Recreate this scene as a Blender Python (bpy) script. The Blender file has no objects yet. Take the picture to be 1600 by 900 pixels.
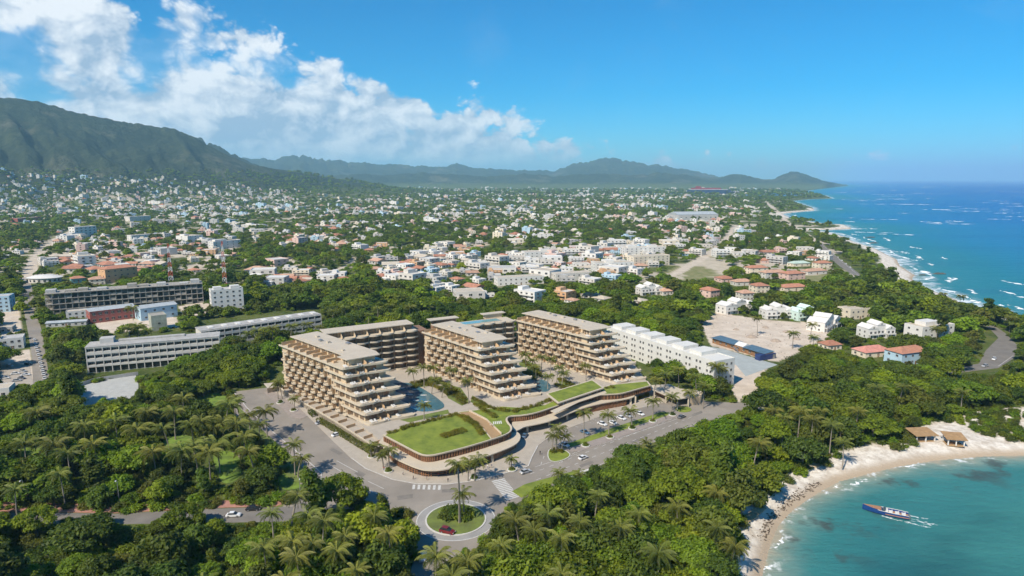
import bpy, math, random
import numpy as np
from mathutils import Vector, Matrix
R = math.radians
rnd = random.Random(11)
rng = np.random.default_rng(7)
sc = bpy.context.scene
col = sc.collection

# ------------------------------------------------------------------ camera, sky, sun, exposure
CAM_H, FOC, CX, CY = 110.0, 1000.0, 800.0, 450.0
PITCH = math.atan((450 - 280) / FOC)
cam = bpy.data.cameras.new('camera')
cam.sensor_width = 36.0
cam.lens = 36.0 * FOC / 1600.0
cam.clip_start = 1.0
cam.clip_end = 200000.0
camo = bpy.data.objects.new('camera', cam)
camo.location = (0, 0, CAM_H)
camo.rotation_euler = (math.pi / 2 - PITCH, 0, 0)
col.objects.link(camo)
sc.camera = camo

SUN_EL = 45.0
SUN_AZ = 219.0          # compass style: atan2(x, y) of the direction towards the sun
sdx, sdy = math.sin(R(SUN_AZ)), math.cos(R(SUN_AZ))

world = bpy.data.worlds.new('World')
sc.world = world
world.use_nodes = True
world.cycles.sampling_method = 'MANUAL'
world.cycles.sample_map_resolution = 256


def build_world():
    nt = world.node_tree
    nt.nodes.clear()
    N, L = nt.nodes.new, nt.links.new
    out = N('ShaderNodeOutputWorld')
    bg = N('ShaderNodeBackground')
    bg.inputs['Strength'].default_value = 0.1
    L(bg.outputs[0], out.inputs[0])
    sky = N('ShaderNodeTexSky')
    sky.sky_type = 'NISHITA'
    sky.sun_disc = False
    sky.sun_elevation = R(SUN_EL)
    sky.sun_rotation = R(SUN_AZ)
    sky.altitude = 100
    sky.air_density = 1.0
    sky.dust_density = 0.0
    sky.ozone_density = 2.0
    hs = N('ShaderNodeHueSaturation')
    hs.inputs['Hue'].default_value = 0.5
    hs.inputs['Saturation'].default_value = 1.18
    hs.inputs['Value'].default_value = 0.82
    tint = N('ShaderNodeMix')
    tint.data_type = 'RGBA'
    tint.blend_type = 'MULTIPLY'
    tint.inputs[0].default_value = 1.0
    tint.inputs[7].default_value = (.36, .90, 1.26, 1)
    L(sky.outputs[0], tint.inputs[6])
    L(tint.outputs[2], hs.inputs['Color'])

    def math_(op, a, b=None, c=None, clamp=False):
        n = N('ShaderNodeMath')
        n.operation = op
        n.use_clamp = clamp
        for i, x in enumerate((a, b, c)):
            if x is None:
                continue
            if isinstance(x, (int, float)):
                n.inputs[i].default_value = x
            else:
                L(x, n.inputs[i])
        return n.outputs[0]

    tc = N('ShaderNodeTexCoord')
    sep = N('ShaderNodeSeparateXYZ')
    L(tc.outputs['Generated'], sep.inputs[0])
    az = math_('ARCTAN2', sep.outputs['X'], sep.outputs['Y'])
    el = math_('ARCSINE', sep.outputs['Z'])
    comb = N('ShaderNodeCombineXYZ')
    L(az, comb.inputs[0])
    L(math_('MULTIPLY', el, 1.35), comb.inputs[1])

    def noise(scale, detail, rough, dist=0.0, off=(0, 0, 0), lac=2.0):
        m = N('ShaderNodeMapping')
        m.inputs['Location'].default_value = off
        L(comb.outputs[0], m.inputs[0])
        n = N('ShaderNodeTexNoise')
        n.inputs['Scale'].default_value = scale
        n.inputs['Detail'].default_value = detail
        n.inputs['Roughness'].default_value = rough
        n.inputs['Lacunarity'].default_value = lac
        n.inputs['Distortion'].default_value = dist
        L(m.outputs[0], n.inputs['Vector'])
        return n.outputs['Fac']

    # height of the cloud tops (radians of elevation) by azimuth
    tops = CLOUD_TOPS
    curve = N('ShaderNodeFloatCurve')
    az01 = math_('MULTIPLY_ADD', az, 1 / 2.4, 0.5, True)
    L(az01, curve.inputs['Value'])
    cm = curve.mapping.curves[0]
    pts = [(a / 2.4 + 0.5, e / 0.4) for a, e in tops]
    while len(cm.points) < len(pts):
        cm.points.new(0.5, 0.5)
    for p, (x, y) in zip(cm.points, pts):
        p.location = (x, y)
        p.handle_type = 'VECTOR'
    curve.mapping.update()
    top = math_('MULTIPLY', curve.outputs[0], 0.4)
    def puffs(scale, detail, off=(0, 0, 0)):
        m = N('ShaderNodeMapping')
        m.inputs['Location'].default_value = off
        L(comb.outputs[0], m.inputs[0])
        wn = N('ShaderNodeTexNoise')
        wn.inputs['Scale'].default_value = scale * .9
        wn.inputs['Detail'].default_value = 2.0
        L(m.outputs[0], wn.inputs['Vector'])
        ad = N('ShaderNodeVectorMath')
        ad.operation = 'MULTIPLY_ADD'
        L(wn.outputs['Color'], ad.inputs[0])
        ad.inputs[1].default_value = (.055, .055, 0)
        L(m.outputs[0], ad.inputs[2])
        vo = N('ShaderNodeTexVoronoi')
        vo.voronoi_dimensions = '2D'
        vo.feature = 'SMOOTH_F1'
        vo.normalize = True
        vo.inputs['Scale'].default_value = scale
        vo.inputs['Detail'].default_value = detail
        vo.inputs['Roughness'].default_value = .55
        vo.inputs['Lacunarity'].default_value = 2.3
        vo.inputs['Smoothness'].default_value = .35
        L(ad.outputs[0], vo.inputs['Vector'])
        return vo.outputs['Distance']

    n1 = noise(7.0, 5.0, 0.56, 0.25)
    pf = puffs(15.0, 3.0)
    edge = math_('MULTIPLY_ADD', math_('SUBTRACT', n1, 0.5), 0.16, math_('MULTIPLY', math_('SUBTRACT', .40, pf), 0.17))
    body = math_('SUBTRACT', top, el)
    for bu, bv, bw, bh in ((312, 30, 34, 20), (318, 60, 26, 13), (388, 104, 36, 16), (432, 97, 22, 13), (588, 143, 20, 8), (890, 226, 18, 6)):
        ba, be = px_azel(bu, bv)
        da = math_('MULTIPLY', math_('SUBTRACT', az, ba), FOC / bw)
        de = math_('MULTIPLY', math_('SUBTRACT', el, be), FOC / bh)
        rr = math_('SQRT', math_('ADD', math_('MULTIPLY', da, da), math_('MULTIPLY', de, de)))
        body = math_('MAXIMUM', body, math_('MULTIPLY', math_('SUBTRACT', .9, rr), bh * 1.6 / FOC))
    d = math_('ADD', body, edge)           # >0 inside the cloud
    dens = N('ShaderNodeMapRange')
    dens.interpolation_type = 'SMOOTHSTEP'
    L(d, dens.inputs[0])
    dens.inputs[1].default_value = -0.004
    dens.inputs[2].default_value = 0.024
    # flat, ragged cloud base fading into the haze above the hills
    base = N('ShaderNodeMapRange')
    base.interpolation_type = 'SMOOTHSTEP'
    L(math_('ADD', el, math_('MULTIPLY', math_('SUBTRACT', n1, 0.5), 0.10)), base.inputs[0])
    base.inputs[1].default_value = -0.03
    base.inputs[2].default_value = 0.05
    # thin veil holes
    holes = N('ShaderNodeMapRange')
    holes.interpolation_type = 'SMOOTHSTEP'
    L(math_('ADD', noise(6.0, 4.0, 0.55, 0.3, (7.7, 2.2, 0)), math_('MULTIPLY', math_('SUBTRACT', .4, pf), .25)), holes.inputs[0])
    holes.inputs[1].default_value = 0.36
    holes.inputs[2].default_value = 0.47
    hol = math_('MULTIPLY_ADD', holes.outputs[0], 0.85, 0.15)
    alpha = math_('MULTIPLY', math_('MULTIPLY', dens.outputs[0], base.outputs[0]), hol)
    # wisps elsewhere over the sky
    wisp = N('ShaderNodeMapRange')
    wisp.interpolation_type = 'SMOOTHSTEP'
    L(noise(5.0, 4.0, 0.6, 0.6, (1.3, 5.2, 0)), wisp.inputs[0])
    wisp.inputs[1].default_value = 0.56
    wisp.inputs[2].default_value = 0.82
    alpha = math_('MAXIMUM', alpha, math_('MULTIPLY', wisp.outputs[0], 0.10))
    alpha = math_('MULTIPLY', alpha, 0.95, None, True)
    # sunlit tops and blue-grey folds of the cloud
    pf2 = puffs(15.0, 3.0, (0.010, -0.014, 0))
    n3 = noise(7.0, 5.0, 0.56, 0.25, (0.03, -0.036, 0))
    lit = math_('ADD', math_('MULTIPLY', math_('SUBTRACT', n1, n3), 3.2), math_('MULTIPLY', math_('SUBTRACT', pf2, pf), 2.6))
    lit = math_('ADD', lit, math_('MULTIPLY', math_('SUBTRACT', .42, pf), 0.75))
    lit = math_('ADD', lit, math_('MULTIPLY_ADD', el, 0.6, 0.36), None, True)
    ramp = N('ShaderNodeMix')
    ramp.data_type = 'RGBA'
    L(lit, ramp.inputs[0])
    ramp.inputs[6].default_value = (3.3, 4.3, 5.6, 1)
    ramp.inputs[7].default_value = (8.2, 8.4, 8.6, 1)
    mix = N('ShaderNodeMix')
    mix.data_type = 'RGBA'
    L(alpha, mix.inputs[0])
    L(hs.outputs[0], mix.inputs[6])
    L(ramp.outputs[2], mix.inputs[7])
    L(mix.outputs[2], bg.inputs['Color'])


def px_dir(u, v):
    cp, sp = math.cos(PITCH), math.sin(PITCH)
    a, b = (u - CX) / FOC, (CY - v) / FOC
    return a, cp + b * sp, -sp + b * cp


def px_azel(u, v):
    dx, dy, dz = px_dir(u, v)
    return math.atan2(dx, dy), math.atan2(dz, math.hypot(dx, dy))


CLOUD_TOPS = [(-1.2, 0.30)] + [px_azel(u, v) for u, v in (
    (-120, -40), (0, -20), (110, -5), (190, 8), (225, 75), (262, 50), (305, 70), (330, 118), (400, 128), (480, 122), (522, 140),
    (545, 182), (600, 172), (655, 182), (690, 205), (735, 192), (790, 222), (850, 236), (880, 275), (930, 300))] + [(1.2, -0.2)]
CLOUD_TOPS = [(a, max(e + (0.014 if a < -.27 else .022), 0.0)) for a, e in CLOUD_TOPS]
build_world()

sun = bpy.data.lights.new('sun', 'SUN')
sun.energy = 5.0
sun.angle = R(0.53)
sun.color = (1.0, 0.91, 0.77)
suno = bpy.data.objects.new('sun', sun)
ce = math.cos(R(SUN_EL))
suno.rotation_euler = Vector((-sdx * ce, -sdy * ce, -math.sin(R(SUN_EL)))).to_track_quat('-Z', 'Y').to_euler()
suno.location = (-300, -300, 600)
col.objects.link(suno)

sc.view_settings.view_transform = 'Standard'
sc.view_settings.look = 'None'
sc.view_settings.exposure = 0.34
sc.view_settings.gamma = 1.0
sc.cycles.use_denoising = True
sc.cycles.use_adaptive_sampling = True
sc.cycles.adaptive_threshold = 0.03
sc.cycles.max_bounces = 5
sc.cycles.diffuse_bounces = 3
sc.cycles.glossy_bounces = 2
sc.cycles.transmission_bounces = 3
sc.cycles.transparent_max_bounces = 4
sc.cycles.volume_bounces = 1
sc.cycles.caustics_reflective = False
sc.cycles.caustics_refractive = False

# ------------------------------------------------------------------ plane geometry of the place
def g(u, v, z=0.0):
    """Point of the place at height z that the photograph shows at pixel (u, v)."""
    dx, dy, dz = px_dir(u, v)
    t = (z - CAM_H) / dz
    return dx * t, dy * t


def G(pts, z=0.0):
    return [g(u, v, z) for u, v in pts]


def project(x, y, z):
    cp, sp = math.cos(PITCH), math.sin(PITCH)
    z = z - CAM_H
    d = y * cp - z * sp
    return CX + FOC * x / d, CY - FOC * (y * sp + z * cp) / d


def in_poly(x, y, poly):
    x, y = np.asarray(x, float), np.asarray(y, float)
    p = np.asarray(poly, float)
    inside = np.zeros(x.shape, bool)
    j = len(p) - 1
    for i in range(len(p)):
        xi, yi, xj, yj = p[i, 0], p[i, 1], p[j, 0], p[j, 1]
        if yi != yj:
            c = ((yi > y) != (yj > y)) & (x < (xj - xi) * (y - yi) / (yj - yi) + xi)
            inside ^= c
        j = i
    return inside


def seg_dist(x, y, pts):
    x, y = np.asarray(x, float), np.asarray(y, float)
    best = np.full(x.shape, 1e9)
    for (x0, y0), (x1, y1) in zip(pts[:-1], pts[1:]):
        dx, dy = x1 - x0, y1 - y0
        l2 = dx * dx + dy * dy + 1e-9
        t = np.clip(((x - x0) * dx + (y - y0) * dy) / l2, 0, 1)
        best = np.minimum(best, np.hypot(x - x0 - t * dx, y - y0 - t * dy))
    return best


def hash2(ix, iy, seed):
    h = (ix.astype(np.int64) * 374761393 + iy.astype(np.int64) * 668265263 + seed * 974711) & 0xffffffff
    h = ((h ^ (h >> 13)) * 1274126177) & 0xffffffff
    return ((h ^ (h >> 16)) & 0xffff) / 65535.0


def vnoise(x, y, seed=0):
    ix, iy = np.floor(x), np.floor(y)
    fx, fy = x - ix, y - iy
    fx, fy = fx * fx * (3 - 2 * fx), fy * fy * (3 - 2 * fy)
    a, b = hash2(ix, iy, seed), hash2(ix + 1, iy, seed)
    c, d = hash2(ix, iy + 1, seed), hash2(ix + 1, iy + 1, seed)
    return (a * (1 - fx) + b * fx) * (1 - fy) + (c * (1 - fx) + d * fx) * fy


def fbm(x, y, seed=0, octs=5, gain=0.5):
    s, a, t = 0.0, 1.0, 0.0
    for o in range(octs):
        s = s + a * vnoise(x, y, seed + o)
        t += a
        a *= gain
        x, y = x * 2.03 + 11.3, y * 2.03 + 5.7
    return s / t


def sstep(a, b, x):
    t = np.clip((x - a) / (b - a), 0, 1)
    return t * t * (3 - 2 * t)


SEA_Z = -2.5
COAST_PX = [(1600, 501), (1569, 491), (1537, 485), (1503, 475), (1487, 466), (1465, 458), (1440, 447), (1424, 436), (1428, 430), (1405, 415),
            (1400, 405), (1381, 396), (1366, 388), (1350, 383), (1331, 377), (1315, 369), (1296, 363.5), (1262, 361.5), (1262, 359.5), (1300, 359),
            (1331, 357.5), (1319, 351.5), (1287, 350), (1250, 344), (1232, 340), (1222, 334), (1241, 331.5), (1272, 329), (1269, 324.5), (1250, 318),
            (1236, 314), (1262, 311.5), (1300, 310), (1288, 305), (1262, 302.5), (1250, 299.5), (1285, 294.5), (1325, 290), (1290, 286.5), (1262, 284.5)]
BAY_PX = [(1186, 960), (1190, 900), (1203, 850), (1216, 820), (1240, 795), (1275, 771), (1310, 752), (1352, 741), (1400, 729), (1460, 719), (1530, 713), (1600, 711)]
bay_w = [(60, -400), (70, 40), (84, 110)] + G(BAY_PX, SEA_Z)
coast_w = G(COAST_PX, SEA_Z)
cape_w = [(265, 252), (330, 262), (420, 285), (520, 340), (540, 400), (480, 470)]
shore_line = bay_w + cape_w + coast_w + [(45000, 90000)]
land_poly = shore_line + [(-90000, 90000), (-90000, -400)]


def land_dist(x, y):
    """metres to the waterline, positive on land"""
    d = seg_dist(x, y, shore_line)
    return np.where(in_poly(x, y, land_poly), d, -d)


def ridge(pxs):
    a = [px_azel(u, v) for u, v in pxs]
    return np.array([p[0] for p in a]), np.array([math.tan(p[1]) for p in a])


RIDGES = [  # silhouette, ridge distance, foot distance, gully depth
    (ridge([(-700, 185), (-300, 150), (-60, 142), (0, 147), (60, 155), (120, 172), (200, 189), (270, 198), (306, 213), (345, 236), (392, 256), (470, 270), (540, 281), (620, 296), (700, 303)]), 5200., 2500., .24),
    (ridge([(150, 225), (250, 215), (310, 211), (335, 222), (360, 236), (386, 247), (420, 262), (470, 281), (500, 290), (540, 297)]), 7000., 5600., .3),
    (ridge([(250, 250), (380, 243), (430, 246), (455, 241), (475, 239), (500, 246), (560, 251), (640, 257), (700, 258), (714, 253), (732, 260), (800, 264), (868, 265), (885, 258),
            (905, 252), (925, 247), (938, 244), (952, 244), (975, 249), (1000, 252), (1040, 257), (1085, 266), (1120, 274), (1150, 282), (1170, 287)]), 12500., 7500., .34),
    (ridge([(430, 284), (490, 276), (560, 270), (610, 273), (660, 268), (700, 271), (760, 275), (820, 270), (870, 274), (930, 269), (985, 273), (1030, 268), (1070, 272), (1110, 279), (1150, 286)]), 9000., 7300., .3),
    (ridge([(1040, 287), (1090, 281), (1130, 274), (1158, 270), (1176, 276), (1192, 280), (1206, 280), (1222, 273), (1236, 267), (1245, 265.5), (1258, 270), (1275, 278), (1296, 284), (1330, 288)]), 9500., 8300., .2),
]


def hills(x, y):
    r, a = np.hypot(x, y), np.arctan2(x, y)
    z = np.zeros(np.shape(r))
    for (ra, rt), RR, r0, gd in RIDGES:
        hr = np.clip(CAM_H + RR * np.interp(a, ra, rt), 0, None)
        hr = np.where((a < ra[0]) | (a > ra[-1]), hr * np.exp(-np.minimum(np.abs(a - ra[0]), np.abs(a - ra[-1])) * 8), hr)
        f = np.clip((r - r0) / (RR - r0), 0, 1)
        f = np.where(r <= RR, f ** 1.55, 1 - 0.8 * sstep(RR, RR * 1.5, r))
        q = fbm(a * 26 + r / (RR * .3), r / (RR * .14), int(RR) % 97, 6, .6)
        rid = 1 - 2 * np.abs(q - .5)
        h = hr * f
        h = h - hr * gd * (rid - .35) * np.clip(4 * f * (1.02 - f), 0, 1) * (f < 1)
        h = h - hr * (.06 if RR < 6000 else .26) * np.clip(fbm(a * 190, r * 0, 5, 5, .65) - .35, 0, 1) * sstep(.75, 1, f)
        z = np.maximum(z, h)
    return z


def ground_z(x, y):
    x, y = np.asarray(x, float), np.asarray(y, float)
    d = land_dist(x, y)
    tt = np.clip(d / 14, 0, 1)
    slope = np.where(d > 0, SEA_Z + .02 - SEA_Z * (2 * tt - tt * tt), SEA_Z + d * .12)
    slope = np.where(d > 14, 0, slope)
    return np.maximum(slope, -9) + hills(x, y) * (d > 0)


# ------------------------------------------------------------------ materials
MATS = {}


def nodes_of(name):
    m = bpy.data.materials.new(name)
    m.use_nodes = True
    nt = m.node_tree
    nt.nodes.clear()
    return m, nt


def mat(name, c, rough=.8, var=.18, scale=.4, c2=None, metal=0.0, spec=.35, bump=0.0, bscale=None, rand=0.0, dirt=0.0, emis=None):
    """principled material: base colour with large and fine procedural variation"""
    if name in MATS:
        return MATS[name]
    m, nt = nodes_of(name)
    N, L = nt.nodes.new, nt.links.new
    out, b = N('ShaderNodeOutputMaterial'), N('ShaderNodeBsdfPrincipled')
    L(b.outputs[0], out.inputs[0])
    b.inputs['Roughness'].default_value = rough
    b.inputs['Metallic'].default_value = metal
    b.inputs['Specular IOR Level'].default_value = spec
    tc = N('ShaderNodeTexCoord')
    n = N('ShaderNodeTexNoise')
    n.inputs['Scale'].default_value = scale
    n.inputs['Detail'].default_value = 6
    n.inputs['Roughness'].default_value = .62
    L(tc.outputs['Object'], n.inputs['Vector'])
    r = N('ShaderNodeMapRange')
    L(n.outputs['Fac'], r.inputs[0])
    r.inputs[1].default_value, r.inputs[2].default_value = .32, .68
    mx = N('ShaderNodeMix')
    mx.data_type = 'RGBA'
    L(r.outputs[0], mx.inputs[0])
    c2 = c2 or tuple(x * (1 - var) for x in c)
    mx.inputs[6].default_value = (*c2, 1)
    mx.inputs[7].default_value = (*(min(1, x * (1 + var * .6)) for x in c), 1)
    last = mx.outputs[2]
    if rand:
        oi = N('ShaderNodeObjectInfo')
        hs = N('ShaderNodeHueSaturation')
        rr = N('ShaderNodeMapRange')
        L(oi.outputs['Random'], rr.inputs[0])
        rr.inputs[3].default_value, rr.inputs[4].default_value = 1 - rand, 1 + rand
        L(rr.outputs[0], hs.inputs['Value'])
        L(last, hs.inputs['Color'])
        last = hs.outputs[0]
    if dirt:
        n2 = N('ShaderNodeTexNoise')
        n2.inputs['Scale'].default_value = scale * 3.1
        n2.inputs['Detail'].default_value = 8
        mp = N('ShaderNodeMapping')
        mp.inputs['Scale'].default_value = (1, 1, .25)
        L(tc.outputs['Object'], mp.inputs[0])
        L(mp.outputs[0], n2.inputs['Vector'])
        r2 = N('ShaderNodeMapRange')
        L(n2.outputs['Fac'], r2.inputs[0])
        r2.inputs[1].default_value, r2.inputs[2].default_value = .5, .75
        r2.inputs[4].default_value = dirt
        m2 = N('ShaderNodeMix')
        m2.data_type = 'RGBA'
        L(r2.outputs[0], m2.inputs[0])
        L(last, m2.inputs[6])
        m2.inputs[7].default_value = (.16, .13, .10, 1)
        last = m2.outputs[2]
    L(last, b.inputs['Base Color'])
    if bump:
        n3 = N('ShaderNodeTexNoise')
        n3.inputs['Scale'].default_value = bscale or scale * 6
        n3.inputs['Detail'].default_value = 5
        L(tc.outputs['Object'], n3.inputs['Vector'])
        bp = N('ShaderNodeBump')
        bp.inputs['Strength'].default_value = bump
        bp.inputs['Distance'].default_value = .3
        L(n3.outputs['Fac'], bp.inputs['Height'])
        L(bp.outputs[0], b.inputs['Normal'])
    MATS[name] = m
    return m


def leaf_mat(name, dark, light, dry=None, trans=.46):
    m, nt = nodes_of(name)
    N, L = nt.nodes.new, nt.links.new
    out = N('ShaderNodeOutputMaterial')
    at = N('ShaderNodeAttribute')
    at.attribute_name = 'tint'
    oi = N('ShaderNodeObjectInfo')
    mx = N('ShaderNodeMix')
    mx.data_type = 'RGBA'
    ad = N('ShaderNodeMath')
    ad.operation = 'MULTIPLY_ADD'
    L(oi.outputs['Random'], ad.inputs[0])
    ad.inputs[1].default_value = .5
    L(at.outputs['Fac'], ad.inputs[2])
    sb = N('ShaderNodeMath')
    sb.operation = 'SUBTRACT'
    sb.use_clamp = True
    L(ad.outputs[0], sb.inputs[0])
    sb.inputs[1].default_value = .25
    L(sb.outputs[0], mx.inputs[0])
    mx.inputs[6].default_value = (*dark, 1)
    mx.inputs[7].default_value = (*light, 1)
    hs = N('ShaderNodeHueSaturation')
    fr = N('ShaderNodeMath')
    fr.operation = 'FRACT'
    m7 = N('ShaderNodeMath')
    m7.operation = 'MULTIPLY'
    m7.inputs[1].default_value = 7.31
    L(oi.outputs['Random'], m7.inputs[0])
    L(m7.outputs[0], fr.inputs[0])
    rr = N('ShaderNodeMapRange')
    L(fr.outputs[0], rr.inputs[0])
    rr.inputs[3].default_value, rr.inputs[4].default_value = .478, .518
    L(rr.outputs[0], hs.inputs['Hue'])
    L(mx.outputs[2], hs.inputs['Color'])
    d, t, ms = N('ShaderNodeBsdfPrincipled'), N('ShaderNodeBsdfTranslucent'), N('ShaderNodeMixShader')
    d.inputs['Roughness'].default_value = .55
    d.inputs['Specular IOR Level'].default_value = .25
    L(hs.outputs[0], d.inputs['Base Color'])
    L(hs.outputs[0], t.inputs['Color'])
    ms.inputs[0].default_value = trans
    L(d.outputs[0], ms.inputs[1])
    L(t.outputs[0], ms.inputs[2])
    L(ms.outputs[0], out.inputs[0])
    MATS[name] = m
    return m


LEAF = leaf_mat('leaf_green', (.058, .104, .011), (.262, .345, .026))
LEAF2 = leaf_mat('leaf_bright', (.085, .155, .011), (.315, .420, .026))
LEAFD = leaf_mat('leaf_dark', (.038, .072, .012), (.180, .245, .028))
LEAFO = leaf_mat('leaf_olive', (.050, .075, .014), (.205, .225, .035))
FROND = leaf_mat('palm_frond', (.060, .080, .014), (.245, .260, .045), trans=.3)
SHRUBM = leaf_mat('shrub_gold', (.075, .095, .010), (.33, .30, .03))
BARK = mat('bark', (.17, .135, .10), .9, .3, 2.0)
PALMBARK = mat('palm_bark', (.27, .235, .19), .9, .3, 3.0)
WHITE = mat('white_render', (.58, .55, .50), .7, .06, .15, dirt=.10)
SLABW = mat('slab_white', (.53, .455, .345), .65, .08, .25)
ROOFG = mat('roof_pale', (.50, .435, .345), .8, .10, .2)
BEIGE = mat('beige_wall', (.53, .42, .285), .8, .10, .3)
TAN = mat('tan_wall', (.50, .34, .195), .75, .12, .4, rand=.08)
WOOD = mat('wood_brown', (.27, .155, .09), .6, .35, 1.2)
COPPER = mat('copper_slat', (.27, .135, .070), .5, .45, 1.6)
GLASS = mat('dark_glass', (.028, .032, .036), .08, .2, .2, spec=.6)
CURT = mat('curtained_glass', (.22, .16, .11), .15, .4, .35, spec=.5)
GLASSB = mat('blue_glass', (.06, .10, .13), .08, .2, .2, spec=.6)
ASPH = mat('asphalt', (.27, .238, .20), .9, .20, .05, bump=.05, bscale=4, dirt=.28)
ASPHD = mat('asphalt_dark', (.19, .172, .15), .9, .18, .15, dirt=.15)
PAVE = mat('paving_beige', (.41, .36, .295), .85, .10, .3, dirt=.12)
PAVEP = mat('paving_pinkish', (.30, .255, .225), .9, .14, .5, dirt=.1)
REDPAVE = mat('paving_red', (.40, .20, .155), .9, .2, .6, dirt=.2)
KERB = mat('kerb_pale', (.55, .53, .49), .85, .12, 1.0)
PAINT = mat('road_paint', (.54, .53, .50), .7, .14, 1.2, dirt=.15)
LAWN = mat('lawn_green', (.20, .235, .030), .9, .28, .22, c2=(.11, .155, .02), bump=.6, bscale=3, dirt=.12)
VERGE = mat('verge_green', (.14, .18, .035), .9, .3, .25, c2=(.10, .12, .035), bump=.4, bscale=3)
POOL = mat('pool_water', (.065, .155, .19), .06, .25, .3, spec=.5)
POOLB = mat('pool_aqua', (.17, .34, .36), .06, .15, .3, spec=.5)
DECK = mat('brown_deck', (.36, .235, .12), .85, .12, .8)
CONC = mat('raw_concrete', (.34, .315, .275), .9, .22, .35, dirt=.25)
CONCD = mat('concrete_old', (.40, .39, .37), .9, .2, .25, dirt=.3)
TERRA = mat('terracotta', (.41, .19, .12), .85, .25, .5, rand=.15)
TERRA2 = mat('terracotta_pale', (.48, .29, .20), .85, .25, .5, rand=.15)
HUTROOF = mat('hut_roof', (.36, .225, .11), .9, .25, .9)
BLUEMETAL = mat('blue_sheet', (.085, .15, .21), .6, .2, .3)
BLUEBOX = mat('blue_container', (.03, .05, .15), .5, .2, .3)
GREYROOF = mat('grey_sheet', (.40, .43, .44), .6, .15, .2, dirt=.2)
SKYBLUE = mat('pale_blue_paint', (.40, .55, .64), .7, .1, .2, dirt=.1)
REDP = mat('red_paint', (.34, .10, .08), .6, .2, .4, dirt=.1)
REDW = mat('mast_red', (.50, .10, .06), .6, .1, .4)
WHITEP = mat('mast_white', (.75, .74, .72), .6, .1, .4)
BRIGHTW = mat('bright_white', (.66, .64, .60), .6, .04, .2, dirt=.06)
CREAM = mat('cream_paint', (.68, .60, .47), .8, .08, .2, dirt=.12)
ORANGE = mat('orange_paint', (.58, .36, .20), .8, .1, .3, dirt=.1)
PINK = mat('pink_paint', (.62, .44, .38), .8, .08, .2, dirt=.12)
GREYW = mat('grey_wall', (.46, .45, .43), .85, .12, .2, dirt=.2)
METAL = mat('grey_metal', (.35, .35, .36), .45, .1, 1, metal=.6)
TYRE = mat('tyre_rubber', (.02, .02, .02), .8, .1, 1)
LAMPG = mat('lamp_lens', (.7, .7, .68), .2, .05, 1, spec=.6)
CARS = {n: mat('car_' + n, c, .28, .03, .3, spec=.6) for n, c in dict(white=(.72, .72, .71), silver=(.40, .41, .42), black=(.02, .02, .022), red=(.16, .012, .014), blue=(.07, .14, .22), grey=(.14, .145, .15)).items()}
SKIN = mat('skin', (.35, .20, .13), .6, .1, 3)
CLOTH = [mat('cloth_' + n, c, .85, .15, 3) for n, c in (('white', (.7, .7, .68)), ('dark', (.03, .03, .04)), ('blue', (.05, .09, .2)), ('red', (.35, .05, .05)), ('sand', (.4, .32, .22)))]
FOAM = mat('foam', (.80, .82, .82), .7, .1, .6)
WEED = mat('wet_wrack', (.085, .062, .04), .8, .4, .6)


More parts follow.
